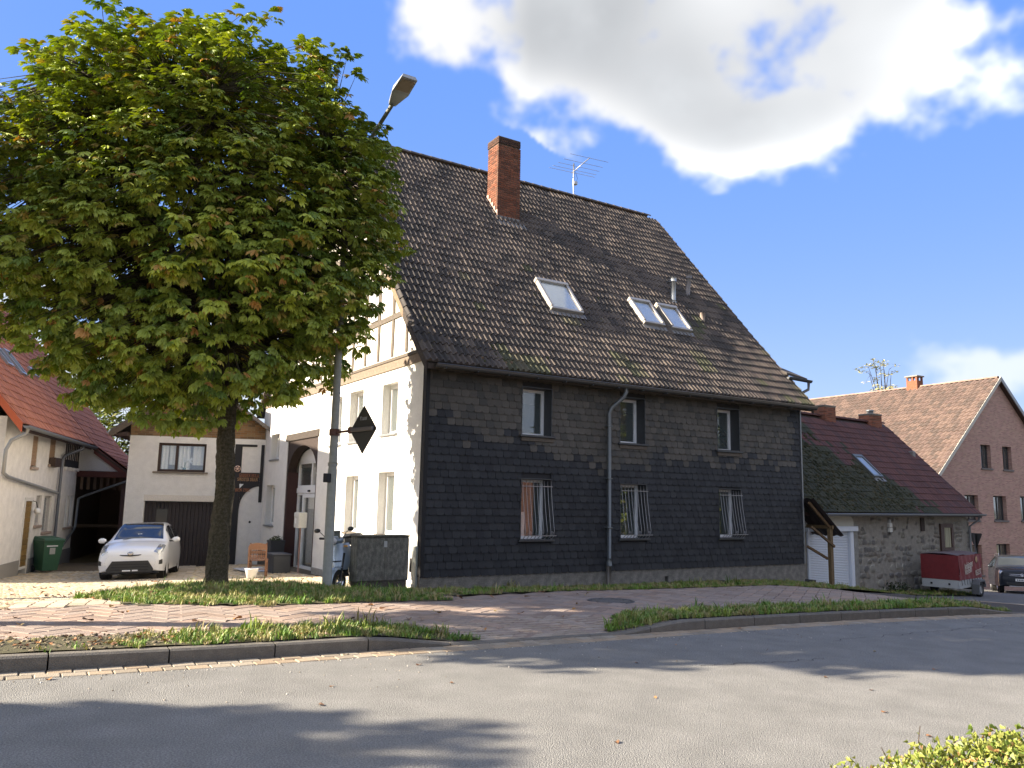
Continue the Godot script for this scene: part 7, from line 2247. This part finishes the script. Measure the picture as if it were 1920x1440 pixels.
func vehicle(v: Node3D, bd: Body, paint: StandardMaterial3D, o: Dictionary):
	var n := bd.stn.size() - 1
	var b := MB.new().smooth()
	for side in [1.0, -1.0]:
		b.sheet(func(i, j): return bd.at(i * n, j * 7.0, side), n * 4, 21) if side < 0 else b.sheet(func(i, j): return bd.at(i * n, (1.0 - j) * 7.0, side), n * 4, 21)
	# nose and tail caps
	for u in [0.0, float(n)]:
		for side in [1.0, -1.0]:
			for k in 14:
				var p: Vector3 = bd.at(u, k * 0.5, side)
				var q: Vector3 = bd.at(u, k * 0.5 + 0.5, side)
				b.face([p, q, v3(q.x, q.y, 0), v3(p.x, p.y, 0)], v3(bd.stn[n / 2][0], 0.6, 0))
	part(v, "body", b, paint)
	var gl := mat(o.get("glass_col", Color(0.012, 0.016, 0.022)), 0.03, 0.0)
	gl.metallic_specular = 0.7
	var patch := func(called: String, u0: float, u1: float, w0: float, w1: float, side: float, m: Material, out := 0.006):
		var g := MB.new().smooth()
		g.sheet(func(i, j): return bd.at(lerpf(u0, u1, i), lerpf(w0, w1, j if side < 0 else 1.0 - j), side, out), 10, 6)
		return part(v, called, g, m)
	# windscreen and rear window span both halves
	for q in o.get("screens", []):
		var g := MB.new().smooth()
		for side in [1.0, -1.0]: g.sheet(func(i, j): return bd.at(lerpf(q[1], q[2], i), lerpf(q[3], 7.0, j if side < 0 else 1.0 - j), side, 0.006), 10, 8)
		part(v, q[0], g, gl)
	for q in o.get("sides", []):
		for side in [1.0, -1.0]: patch.call("side_window", q[0], q[1], q[2], q[3], side, gl)
	for q in o.get("patches", []):
		for side in [1.0, -1.0]: patch.call(q[0], q[1], q[2], q[3], q[4], side, q[5], q[6] if q.size() > 6 else 0.008)
	# wheels in dark arches
	var r: float = o.wheel_r
	for x in o.axles:
		for side in [1.0, -1.0]:
			var z: float = o.track * side
			part(v, "wheel_arch", MB.new().lathe([Vector2(0, -0.1), Vector2(r + 0.06, -0.1), Vector2(r + 0.06, 0.085), Vector2(0, 0.085)], 24, xf(v3(x, r, z - side * 0.05), PI / 2 if side > 0 else -PI / 2)), M.black)
			var w := Node3D.new()
			w.name = "wheel"
			v.add_child(w, true)
			w.transform = axes(Vector3.RIGHT, v3(0, 0, side), v3(0, -side, 0), v3(x, r, z)) * xf(Vector3.ZERO, 0, 0.4)
			if x > 0: w.transform = w.transform * xf(Vector3.ZERO, 0, 0)
			part(w, "tyre", MB.new().smooth().lathe([Vector2(r * 0.66, -0.1), Vector2(r * 0.95, -0.1), Vector2(r, -0.07), Vector2(r, 0.05), Vector2(r * 0.94, 0.085), Vector2(r * 0.66, 0.075)], 28), M.rubber)
			var rim := metal(Color(0.5, 0.5, 0.52), 0.35, 0.8)
			part(w, "rim", MB.new().smooth().lathe([Vector2(r * 0.67, 0.0), Vector2(r * 0.67, 0.078), Vector2(r * 0.6, 0.07), Vector2(r * 0.58, 0.02)], 28), rim)
			part(w, "hub", MB.new().lathe([Vector2(r * 0.6, 0.015), Vector2(0, 0.015)], 20), M.dark)
			for k in 5:
				var sp := MB.new()
				sp.hexa([v3(0.02, 0.02, -0.035), v3(r * 0.62, 0.03, -0.02), v3(r * 0.62, 0.03, 0.02), v3(0.02, 0.02, 0.035), v3(0.02, 0.06, -0.03), v3(r * 0.62, 0.07, -0.015), v3(r * 0.62, 0.07, 0.015), v3(0.02, 0.06, 0.03)])
				part(w, "spoke", sp, rim, xf(Vector3.ZERO, 0, TAU * k / 5))
	for side in [1.0, -1.0]:
		var mp: Vector3 = o.mirror
		var mb := MB.new().smooth()
		mb.lathe([Vector2(0, -0.1), Vector2(0.05, -0.09), Vector2(0.085, -0.03), Vector2(0.085, 0.05), Vector2(0.05, 0.1), Vector2(0, 0.11)], 12, Transform3D(Basis(v3(0.7, 0, 0), v3(0, 0, side), v3(0, 0.85, 0)), v3(mp.x, mp.y, (mp.z + 0.1) * side)))
		var mi := part(v, "mirror", mb, paint)
		part(mi, "mirror_stalk", MB.new().box(v3(mp.x - 0.03, mp.y - 0.06, (mp.z - 0.08) * side), v3(mp.x + 0.03, mp.y - 0.02, (mp.z + 0.08) * side), 0.008), M.black)

func hatchback():
	var at := v3(-10.62, 0, -23.75)
	# the nose points at the viewer and a little to the left
	var v := thing("white_hatchback", "white small hatchback parked on the cobbles before the dark garage door", "car", at, 0.0)
	var head := deg_to_rad(164.5)
	v.rotation.y = PI / 2 - head
	var paint := mat(Color(0.74, 0.75, 0.77), 0.3, 0.0)
	paint.clearcoat_enabled = true
	paint.clearcoat = 0.8
	paint.clearcoat_roughness = 0.05
	var bd := Body.new([[1.95, 0.28, 0.55, 0.42, 0.62, 0.56, 0.60, 0.64, 0.50, 0.66], [1.86, 0.22, 0.74, 0.45, 0.78, 0.66, 0.74, 0.76, 0.62, 0.79], [1.6, 0.2, 0.80, 0.5, 0.83, 0.78, 0.79, 0.86, 0.66, 0.90], [1.15, 0.2, 0.81, 0.55, 0.845, 0.90, 0.80, 0.95, 0.68, 0.99],
		[0.85, 0.2, 0.81, 0.55, 0.845, 0.94, 0.80, 1.00, 0.69, 1.04], [0.2, 0.2, 0.82, 0.55, 0.85, 0.96, 0.80, 1.37, 0.60, 1.43], [-0.2, 0.2, 0.82, 0.55, 0.85, 0.98, 0.80, 1.44, 0.585, 1.505], [-0.8, 0.2, 0.82, 0.55, 0.85, 1.0, 0.80, 1.45, 0.58, 1.51], [-1.4, 0.22, 0.82, 0.57, 0.85, 1.03, 0.79, 1.40, 0.57, 1.47], [-1.75, 0.28, 0.78, 0.6, 0.81, 1.05, 0.74, 1.22, 0.56, 1.30], [-1.93, 0.36, 0.66, 0.6, 0.70, 0.9, 0.66, 0.98, 0.55, 1.0]])
	var lamp := mat(Color(0.42, 0.45, 0.48), 0.08, 0.0)
	lamp.metallic = 0.6
	vehicle(v, bd, paint, {"wheel_r": 0.3, "axles": [1.2, -1.25], "track": 0.75, "mirror": v3(0.62, 1.02, 0.86), "screens": [["windscreen", 4.1, 5.55, 5.2], ["rear_window", 8.3, 9.3, 5.3]], "sides": [[4.75, 6.4, 4.15, 4.9], [6.55, 8.1, 4.15, 4.85]],
		"patches": [["headlight", 0.7, 2.5, 4.1, 5.15, lamp], ["fog_light", 0.55, 1.05, 2.75, 3.35, M.black]]})
	# front: slim grille line, badge, wide dark intake with plate fragments
	part(v, "grille_line", MB.new().smooth().tube([v3(1.78, 0.70, -0.62), v3(1.93, 0.655, -0.3), v3(1.965, 0.635, 0), v3(1.93, 0.655, 0.3), v3(1.78, 0.70, 0.62)], [0.01, 0.018, 0.02, 0.018, 0.01], 6), M.black)
	part(v, "badge", MB.new().smooth().lathe([Vector2(0.05, 0), Vector2(0.06, 0.012), Vector2(0.045, 0.016), Vector2(0.0, 0.012)], 18, axes(v3(0, 0, 1.25), v3(1, 0.15, 0).normalized(), v3(0, 0.85, 0), v3(1.955, 0.69, 0))), metal(Color(0.45, 0.45, 0.47), 0.25, 0.9))
	var it := PackedVector2Array([Vector2(-0.44, 0.50), Vector2(0.44, 0.50), Vector2(0.58, 0.28), Vector2(0.56, 0.2), Vector2(-0.56, 0.2), Vector2(-0.58, 0.28)])
	part(v, "air_intake", MB.new().prism(it, 0.0, 0.03, axes(v3(0, 0, -1), v3(0, 1, 0), v3(1, 0, 0), v3(1.945, 0, 0))), M.black)
	for y in [0.27, 0.34, 0.41]: part(v, "intake_bar", MB.new().box(v3(1.97, y - 0.008, -0.46), v3(1.985, y + 0.008, 0.46)), M.dark)
	for z in [[-0.22, -0.02], [-0.4, -0.26]]: part(v, "plate_scrap", MB.new().box(v3(1.975, 0.23, z[0] + 0.2), v3(1.992, 0.265, z[1] + 0.2), 0.003), M.white_frame)
	part(v, "bumper_lip", MB.new().box(v3(1.7, 0.16, -0.7), v3(1.93, 0.2, 0.7), 0.015), M.black)
	part(v, "wiper", MB.new().tube([v3(0.86, 1.04, 0.4), v3(0.66, 1.14, -0.2)], 0.008, 5), M.black)
	part(v, "screen_note", MB.new().box(v3(0.6, 1.08, -0.05), v3(0.62, 1.2, 0.06)), M.white_frame)
	var hd := MB.new().smooth().tube([v3(-0.02, 0.9, 0.845), v3(-0.1, 0.9, 0.87), v3(-0.22, 0.9, 0.85)], 0.012, 6)
	part(v, "door_handle", hd, paint)
	var gap := MB.new().smooth().tube([bd.at(4.75, 2.6, 1, 0.001), bd.at(4.72, 3.2, 1, 0.001), bd.at(4.8, 4.0, 1, 0.001)], 0.004, 4)
	gap.tube([bd.at(6.5, 2.6, 1, 0.001), bd.at(6.52, 3.2, 1, 0.001), bd.at(6.5, 4.0, 1, 0.001)], 0.004, 4)
	part(v, "door_gap", gap, M.black)
	part(v, "roof_spoiler", MB.new().box(v3(-1.95, 1.36, -0.5), v3(-1.6, 1.4, 0.5), 0.015), paint)
	settle(v, [1.2, -1.25], 0.75)

# rest a vehicle on the ground under its wheels
func settle(v: Node3D, ax: Array, tr: float):
	var p := []
	for x in ax:
		for s in [1.0, -1.0]:
			var q := v.transform * v3(x, 0, tr * s)
			p.append(v3(q.x, gw(q.x, q.z) + 0.012, q.z))
	var fwd: Vector3 = ((p[0] + p[1]) - (p[2] + p[3])).normalized()
	var side: Vector3 = ((p[0] + p[2]) - (p[1] + p[3])).normalized()
	var up := side.cross(fwd).normalized()
	side = fwd.cross(up)
	v.transform = Transform3D(Basis(fwd, up, side), v.position)
	var mid: Vector3 = (p[0] + p[1] + p[2] + p[3]) / 4.0
	v.position.y = mid.y - (v.basis * v3((ax[0] + ax[1]) / 2, 0, 0)).y

func suv():
	var v := thing("dark_suv", "dark grey sport utility car with roof rails at the right edge of the picture", "car", v3(23.3, 0, -37.6), 0.0)
	v.rotation.y = PI / 2 - deg_to_rad(205.0)
	var paint := mat(Color(0.02, 0.023, 0.03), 0.22, 0.0)
	paint.metallic_specular = 0.4
	var bd := Body.new([[2.2, 0.34, 0.6, 0.5, 0.72, 0.72, 0.72, 0.86, 0.62, 0.88], [2.1, 0.28, 0.84, 0.55, 0.87, 0.82, 0.84, 0.95, 0.74, 0.98], [1.7, 0.26, 0.88, 0.6, 0.90, 0.92, 0.87, 1.02, 0.78, 1.06], [1.15, 0.26, 0.88, 0.62, 0.905, 1.0, 0.875, 1.07, 0.78, 1.12], [0.9, 0.26, 0.88, 0.62, 0.905, 1.04, 0.875, 1.12, 0.78, 1.17],
		[0.25, 0.26, 0.88, 0.62, 0.905, 1.06, 0.87, 1.52, 0.66, 1.58], [-0.2, 0.26, 0.88, 0.62, 0.905, 1.08, 0.87, 1.58, 0.64, 1.65], [-1.0, 0.26, 0.88, 0.62, 0.905, 1.1, 0.87, 1.6, 0.63, 1.67], [-1.7, 0.28, 0.88, 0.64, 0.9, 1.12, 0.86, 1.54, 0.62, 1.62], [-2.05, 0.34, 0.84, 0.66, 0.86, 1.1, 0.8, 1.3, 0.62, 1.36], [-2.22, 0.42, 0.7, 0.66, 0.74, 0.96, 0.7, 1.02, 0.6, 1.05]])
	var lamp := mat(Color(0.3, 0.32, 0.35), 0.08, 0.0)
	lamp.metallic = 0.6
	vehicle(v, bd, paint, {"wheel_r": 0.35, "axles": [1.35, -1.3], "track": 0.8, "mirror": v3(0.7, 1.12, 0.93), "screens": [["windscreen", 4.1, 5.5, 5.2]], "sides": [[4.8, 6.4, 4.15, 4.85], [6.55, 8.2, 4.15, 4.85]],
		"patches": [["headlight", 0.6, 1.6, 4.1, 4.9, lamp]], "glass_col": Color(0.02, 0.024, 0.028)})
	var ch := metal(Color(0.55, 0.55, 0.58), 0.25, 0.9)
	for y in [0.74, 0.8]: part(v, "grille_bar", MB.new().smooth().tube([v3(2.16, y, -0.6), v3(2.225, y - 0.01, -0.3), v3(2.235, y - 0.01, 0), v3(2.225, y - 0.01, 0.3), v3(2.16, y, 0.6)], 0.014, 6), ch)
	part(v, "badge", MB.new().smooth().lathe([Vector2(0.06, 0), Vector2(0.07, 0.012), Vector2(0.055, 0.016), Vector2(0.05, 0.006), Vector2(0.0, 0.006)], 18, axes(v3(0, 0, 1), v3(1, 0, 0), v3(0, 1, 0), v3(2.235, 0.77, 0))), ch)
	part(v, "number_plate", MB.new().box(v3(2.2, 0.5, -0.26), v3(2.225, 0.61, 0.26), 0.004), M.white_frame)
	for k in 7: part(v, "plate_letter", MB.new().box(v3(2.2255, 0.525, -0.22 + k * 0.064), v3(2.228, 0.585, -0.185 + k * 0.064)), M.dark)
	part(v, "air_intake", MB.new().box(v3(2.1, 0.32, -0.6), v3(2.215, 0.46, 0.6), 0.02), M.black)
	part(v, "skid_plate", MB.new().box(v3(2.05, 0.27, -0.5), v3(2.2, 0.31, 0.5), 0.01), ch)
	for s in [1.0, -1.0]: part(v, "roof_rail", MB.new().smooth().tube([v3(0.1, 1.6, 0.6 * s), v3(0.0, 1.69, 0.59 * s), v3(-1.5, 1.7, 0.58 * s), v3(-1.65, 1.62, 0.58 * s)], 0.02, 6), ch)
	settle(v, [1.35, -1.3], 0.8)

func trailer():
	var o := v3(14.65, 0, -26.6)
	var t := thing("red_trailer", "small two-wheeled trailer with dull red tarpaulin and white lettering at the barn wall", "trailer", o, deg_to_rad(43.0))
	var L := 2.2
	var Wd := 1.15
	t.position.y = gw(16.0, -28.0)
	var base := 0.32
	var grey := mat(Color(0.46, 0.48, 0.48), 0.6, 0.5, [0.7, 1.0], 0.04, 0.3)
	var tarp := blotch(mat(Color(0.22, 0.018, 0.022), 0.65, 0.7, [0.7, 1.0], 0.03, 0.5), 1.2, 0.7, 1.0)
	part(t, "side_board", MB.new().box(v3(0, base, -0.03), v3(L, base + 0.28, 0.0), 0.006), grey)
	part(t, "side_board", MB.new().box(v3(0, base, -Wd), v3(L, base + 0.28, -Wd + 0.03), 0.006), grey)
	part(t, "tail_board", MB.new().box(v3(-0.005, base, -Wd + 0.032), v3(0.03, base + 0.28, -0.032), 0.006), grey)
	part(t, "front_board", MB.new().box(v3(L - 0.03, base, -Wd + 0.032), v3(L, base + 0.28, -0.032), 0.006), grey)
	part(t, "floor", MB.new().box(v3(0.03, base + 0.02, -Wd + 0.03), v3(L - 0.03, base + 0.05, -0.03)), M.brown)
	# tarpaulin: slack cloth over its hoops
	var y0 := base + 0.27
	var y1 := base + 1.08
	var f := FastNoiseLite.new()
	f.seed = 6
	f.frequency = 1.2
	var top := MB.new().smooth()
	var sag := func(x, z): return 0.03 * sin(x * 4.2) + 0.05 * (1.0 - pow(absf(z + Wd / 2) / (Wd / 2), 2.0)) - 0.02
	top.sheet(func(i, j): return v3(lerpf(-0.01, L + 0.01, i), y1 + sag.call(lerpf(0, L, i), lerpf(0.01, -Wd - 0.01, j)), lerpf(0.01, -Wd - 0.01, j)), 20, 10)
	part(t, "tarp_top", top, blotch(mat(Color(0.17, 0.12, 0.115), 0.8, 0.7, [0.6, 1.0], 0.03, 0.5), 0.8, 0.7, 1.0))
	var side := MB.new().smooth()
	side.sheet(func(i, j):
		var x: float = lerpf(-0.01, L + 0.01, i)
		var fold: float = 0.018 * sin(x * 16.0 + j * 5.0) + 0.02 * f.get_noise_2d(x * 2.0, j * 2.0)
		return v3(x, lerpf(y0, y1 - 0.02, j), 0.014 + fold * (0.4 + 0.6 * sin(j * PI))), 44, 8)
	part(t, "tarp_side", side, tone(tarp, Color(1.25, 2.2, 1.9)))
	var back := MB.new().smooth()
	back.sheet(func(i, j): return v3(-0.014 - 0.012 * sin(i * 9.0) * sin(j * PI), lerpf(y0, y1 - 0.02, j), lerpf(-Wd - 0.01, 0.012, i)), 16, 6)
	part(t, "tarp_back", back, tarp)
	part(t, "tarp_front", MB.new().box(v3(L + 0.0, y0, -Wd), v3(L + 0.012, y1 - 0.02, 0.0)), tarp)
	part(t, "tarp_far_side", MB.new().box(v3(0, y0, -Wd - 0.012), v3(L, y1 - 0.02, -Wd)), tarp)
	var wl := mat(Color(0.6, 0.56, 0.48), 0.7, 0.0)
	letters(t, "lettering", "Anhänger", 0.2, wl, xf(v3(0.82, y0 + 0.46, 0.05), 0, 0, 0.14), "Droid Sans", 0.8)
	letters(t, "lettering", "Verleih", 0.18, wl, xf(v3(0.75, y0 + 0.28, 0.05), 0, 0, 0.14), "Droid Sans", 0.62)
	letters(t, "lettering", "05237", 0.17, wl, xf(v3(1.72, y0 + 0.2, 0.05), 0, 0, 0.1), "Droid Sans", 0.55)
	part(t, "tarp_emblem", MB.new().smooth().lathe([Vector2(0.1, 0.0), Vector2(0.11, 0.004), Vector2(0.08, 0.006), Vector2(0.0, 0.004)], 16, xf(v3(1.6, y0 + 0.62, 0.046), PI / 2)), mat(Color(0.4, 0.25, 0.12), 0.7, 0.0))
	for k in 9: part(t, "tarp_cord", MB.new().tube([v3(0.1 + k * 0.25, y0 + 0.02, 0.04), v3(0.22 + k * 0.25, base + 0.1, 0.02)], 0.007, 5), M.dark)
	var fx := 1.45
	part(t, "mudguard", MB.new().prism(PackedVector2Array([Vector2(fx - 0.36, 0.1), Vector2(fx - 0.36, 0.42), Vector2(fx - 0.25, 0.56), Vector2(fx + 0.25, 0.56), Vector2(fx + 0.36, 0.42), Vector2(fx + 0.36, 0.3), Vector2(fx + 0.3, 0.3), Vector2(fx + 0.3, 0.4), Vector2(fx + 0.22, 0.5), Vector2(fx - 0.22, 0.5), Vector2(fx - 0.3, 0.4), Vector2(fx - 0.3, 0.1)]), 0.02, 0.24), mat(Color(0.12, 0.125, 0.13), 0.6, 0.4))
	for z in [0.13, -Wd - 0.13]:
		var w := Node3D.new()
		w.name = "wheel"
		t.add_child(w, true)
		w.transform = axes(Vector3.RIGHT, v3(0, 0, 1 if z > 0 else -1), v3(0, -1 if z > 0 else 1, 0), v3(fx, 0.25, z))
		part(w, "tyre", MB.new().smooth().lathe([Vector2(0.14, -0.07), Vector2(0.235, -0.07), Vector2(0.25, -0.04), Vector2(0.25, 0.04), Vector2(0.235, 0.07), Vector2(0.14, 0.06)], 22), M.rubber)
		part(w, "rim", MB.new().smooth().lathe([Vector2(0.15, 0.055), Vector2(0.12, 0.03), Vector2(0.06, 0.035), Vector2(0.0, 0.05)], 18), metal(Color(0.4, 0.4, 0.4), 0.5, 0.6))
	part(t, "axle", MB.new().tube([v3(fx, 0.25, 0.1), v3(fx, 0.25, -Wd - 0.1)], 0.03, 8), M.dark)
	part(t, "drawbar", MB.new().smooth().tube([v3(L - 0.2, base, -Wd / 2), v3(L + 1.0, base + 0.02, -Wd / 2)], 0.035, 8), grey)
	part(t, "prop_leg", MB.new().tube([v3(L + 0.8, base, -Wd / 2), v3(L + 0.8, 0.0, -Wd / 2)], 0.025, 8), grey)
	for z in [-0.3, -0.85]: part(t, "tail_light", MB.new().box(v3(-0.03, base + 0.1, z - 0.03), v3(-0.004, base + 0.16, z + 0.03), 0.005), M.dark)

func scooter():
	var p := v3(-3.27, 0, -16.55)
	p.y = gw(p.x, p.z)
	var s := thing("motor_scooter", "silver blue motor scooter standing between the lamp post and the switch cabinet", "scooter", p, 0.0)
	# +x forward: towards the viewer, turned a little to the left
	s.rotation.y = PI / 2 - deg_to_rad(182.0)
	var paint := mat(Color(0.30, 0.36, 0.43), 0.3, 0.0)
	paint.metallic = 0.4
	paint.clearcoat_enabled = true
	paint.clearcoat = 0.7
	var blk := mat(Color(0.03, 0.032, 0.035), 0.5, 0.3)
	var chrome := metal(Color(0.6, 0.61, 0.63), 0.2, 0.9)
	var lean := xf(Vector3.ZERO, 0.09)
	var steer := xf(v3(0.56, 0, 0), 0, -0.45)
	for q in [[0.62, "front_wheel", true], [-0.62, "rear_wheel", false]]:
		var w := Node3D.new()
		w.name = q[1]
		s.add_child(w, true)
		w.transform = (steer * xf(v3(0.06, 0.22, 0)) if q[2] else xf(v3(q[0], 0.22, 0))) * axes(Vector3.RIGHT, v3(0, 0, 1), v3(0, -1, 0), Vector3.ZERO)
		part(w, "tyre", MB.new().smooth().lathe([Vector2(0.13, -0.05), Vector2(0.19, -0.055), Vector2(0.215, -0.03), Vector2(0.22, 0.0), Vector2(0.215, 0.03), Vector2(0.19, 0.055), Vector2(0.13, 0.05)], 26), M.rubber)
		part(w, "rim", MB.new().smooth().lathe([Vector2(0.135, -0.045), Vector2(0.12, -0.02), Vector2(0.05, -0.03), Vector2(0.04, 0.03), Vector2(0.12, 0.02), Vector2(0.135, 0.045)], 22), chrome)
		part(w, "brake_disc", MB.new().lathe([Vector2(0.095, 0.034), Vector2(0.095, 0.04), Vector2(0.05, 0.04), Vector2(0.05, 0.034)], 20), chrome)
	# mudguard hugging the wheel
	var mg := MB.new().smooth()
	mg.sheet(func(i, j):
		var a: float = lerpf(-0.25, 2.3, i)
		var z: float = lerpf(0.085, -0.085, j)
		var r: float = 0.25 + 0.03 * (1.0 - pow(z / 0.085, 2.0))
		return v3(0.06 + cos(a) * r, 0.22 + sin(a) * r, z), 16, 8)
	part(s, "front_mudguard", mg, paint, steer)
	for z in [-0.07, 0.07]: part(s, "fork_leg", MB.new().smooth().tube([v3(0.06, 0.22, z), v3(0.0, 0.5, z * 0.8), v3(-0.06, 0.75, z * 0.6)], 0.02, 8), blk, steer)
	# leg shield: wide curved apron
	var ap := MB.new().smooth()
	ap.sheet(func(i, j):
		var y: float = lerpf(0.42, 0.93, j)
		var hw: float = lerpf(0.17, 0.25, sin(j * PI * 0.75)) - 0.05 * j * j
		var t: float = lerpf(-1.0, 1.0, i)
		var bulge: float = 0.16 * (1.0 - t * t) + 0.03 * sin(j * PI)
		return v3(0.46 - 0.16 * j + bulge, y, -t * hw), 18, 12)
	part(s, "leg_shield", ap, paint, lean)
	part(s, "horn_grille", MB.new().box(v3(0.585, 0.585, -0.09), v3(0.62, 0.605, 0.09), 0.006), blk, lean)
	part(s, "shield_lining", MB.new().box(v3(0.36, 0.3, -0.17), v3(0.44, 0.86, 0.17), 0.03), blk, lean)
	# headset with lamp, grips, levers, mirrors
	var hs := MB.new().smooth()
	hs.lathe([Vector2(0, 0.0), Vector2(0.07, 0.0), Vector2(0.12, 0.05), Vector2(0.12, 0.12), Vector2(0.08, 0.17), Vector2(0, 0.18)], 16, Transform3D(Basis(v3(1.0, 0, 0), v3(0, 1, 0), v3(0, 0, 1.7)), v3(0.38, 0.9, 0)))
	var st := lean * xf(Vector3.ZERO, 0, -0.25)
	part(s, "headset", hs, tone(paint, Color(0.6, 0.6, 0.62)), st)
	part(s, "headlight", MB.new().smooth().lathe([Vector2(0, 0.03), Vector2(0.05, 0.026), Vector2(0.082, 0.0), Vector2(0.085, -0.05)], 18, axes(v3(0, 0, 1.3), v3(1, 0.1, 0).normalized(), v3(0, 0.85, 0), v3(0.49, 0.985, 0))), mat(Color(0.5, 0.5, 0.5), 0.06, 0.0), st)
	part(s, "fly_screen", MB.new().hexa_mesh([v3(0.46, 1.02, -0.16), v3(0.46, 1.02, 0.16), v3(0.44, 1.02, 0.16), v3(0.44, 1.02, -0.16), v3(0.36, 1.18, -0.12), v3(0.36, 1.18, 0.12), v3(0.345, 1.18, 0.12), v3(0.345, 1.18, -0.12)]), mat(Color(0.05, 0.06, 0.065), 0.15, 0.0), st)
	part(s, "handlebar", MB.new().smooth().tube([v3(0.3, 1.04, -0.34), v3(0.36, 1.03, -0.18), v3(0.37, 1.02, 0), v3(0.36, 1.03, 0.18), v3(0.3, 1.04, 0.34)], 0.018, 8), blk, st)
	for z in [-1.0, 1.0]:
		part(s, "grip", MB.new().smooth().tube([v3(0.335, 1.035, 0.24 * z), v3(0.295, 1.042, 0.37 * z)], 0.024, 8), M.rubber, st)
		var mi := part(s, "mirror_stem", MB.new().smooth().tube([v3(0.36, 1.04, 0.2 * z), v3(0.4, 1.14, 0.27 * z), v3(0.38, 1.18, 0.33 * z)], 0.008, 6), blk, st)
		part(mi, "mirror", MB.new().smooth().lathe([Vector2(0, -0.012), Vector2(0.05, -0.01), Vector2(0.056, 0.01), Vector2(0, 0.02)], 14, axes(v3(0, 0.8, 0), v3(1, 0, 0), v3(0, 0, 1.25), v3(0.38, 1.2, 0.37 * z))), blk)
	part(s, "indicator", MB.new().box(v3(0.5, 0.85, -0.2), v3(0.53, 0.89, -0.12), 0.008), mat(Color(0.5, 0.25, 0.06), 0.2, 0.0), lean)
	# floor, rear body, seat
	part(s, "floorboard", MB.new().box(v3(-0.2, 0.28, -0.18), v3(0.42, 0.34, 0.18), 0.02), blk, lean)
	var rb := MB.new().smooth()
	rb.lathe([Vector2(0, -0.85), Vector2(0.12, -0.82), Vector2(0.19, -0.6), Vector2(0.21, -0.3), Vector2(0.17, -0.1), Vector2(0, -0.06)], 16, axes(v3(0, 1.1, 0), v3(1, 0, 0), v3(0, 0, -1.0), v3(0, 0.52, 0)))
	part(s, "rear_body", rb, paint, lean)
	part(s, "seat", MB.new().box(v3(-0.75, 0.73, -0.15), v3(-0.1, 0.83, 0.15), 0.05), blk, lean)
	part(s, "luggage_box", MB.new().box(v3(-0.98, 0.84, -0.2), v3(-0.66, 1.08, 0.2), 0.05), blk, lean)
	part(s, "centre_stand", MB.new().tube([v3(-0.2, 0.25, 0.1), v3(-0.28, 0.0, 0.16)], 0.015, 6), blk)

# ------------------------------------------------------------------ everything
func _ready():
	rng.seed = 20240
	survey()
	stage()
	stock()
	ground()
	slate_house()
	garage_house()
	left_house()
	stone_barn()
	brick_house("brick_house", "tall pink-brown brick gable house with pale red tiled roof behind the stone barn", v3(21.5, 0, -41.0), deg_to_rad(30.0), 12.9, 3.05, 8.8, 14.5, -4.5,
		[[4.5, 5.45, 3.86, 5.15], [6.6, 7.5, 3.85, 5.14], [2.75, 3.98, 1.07, 2.4, 1], [5.4, 6.65, 1.08, 2.4, 1], [8.05, 9.3, 1.08, 2.42, 1], [2.8, 4.02, -1.76, -0.2], [5.4, 6.7, -1.45, -0.17, 1], [8.1, 9.3, -1.45, -0.2, 1]], true, Color(0.40, 0.24, 0.19))
	trees()
	street()
	hatchback()
	suv()
	trailer()
	scooter()
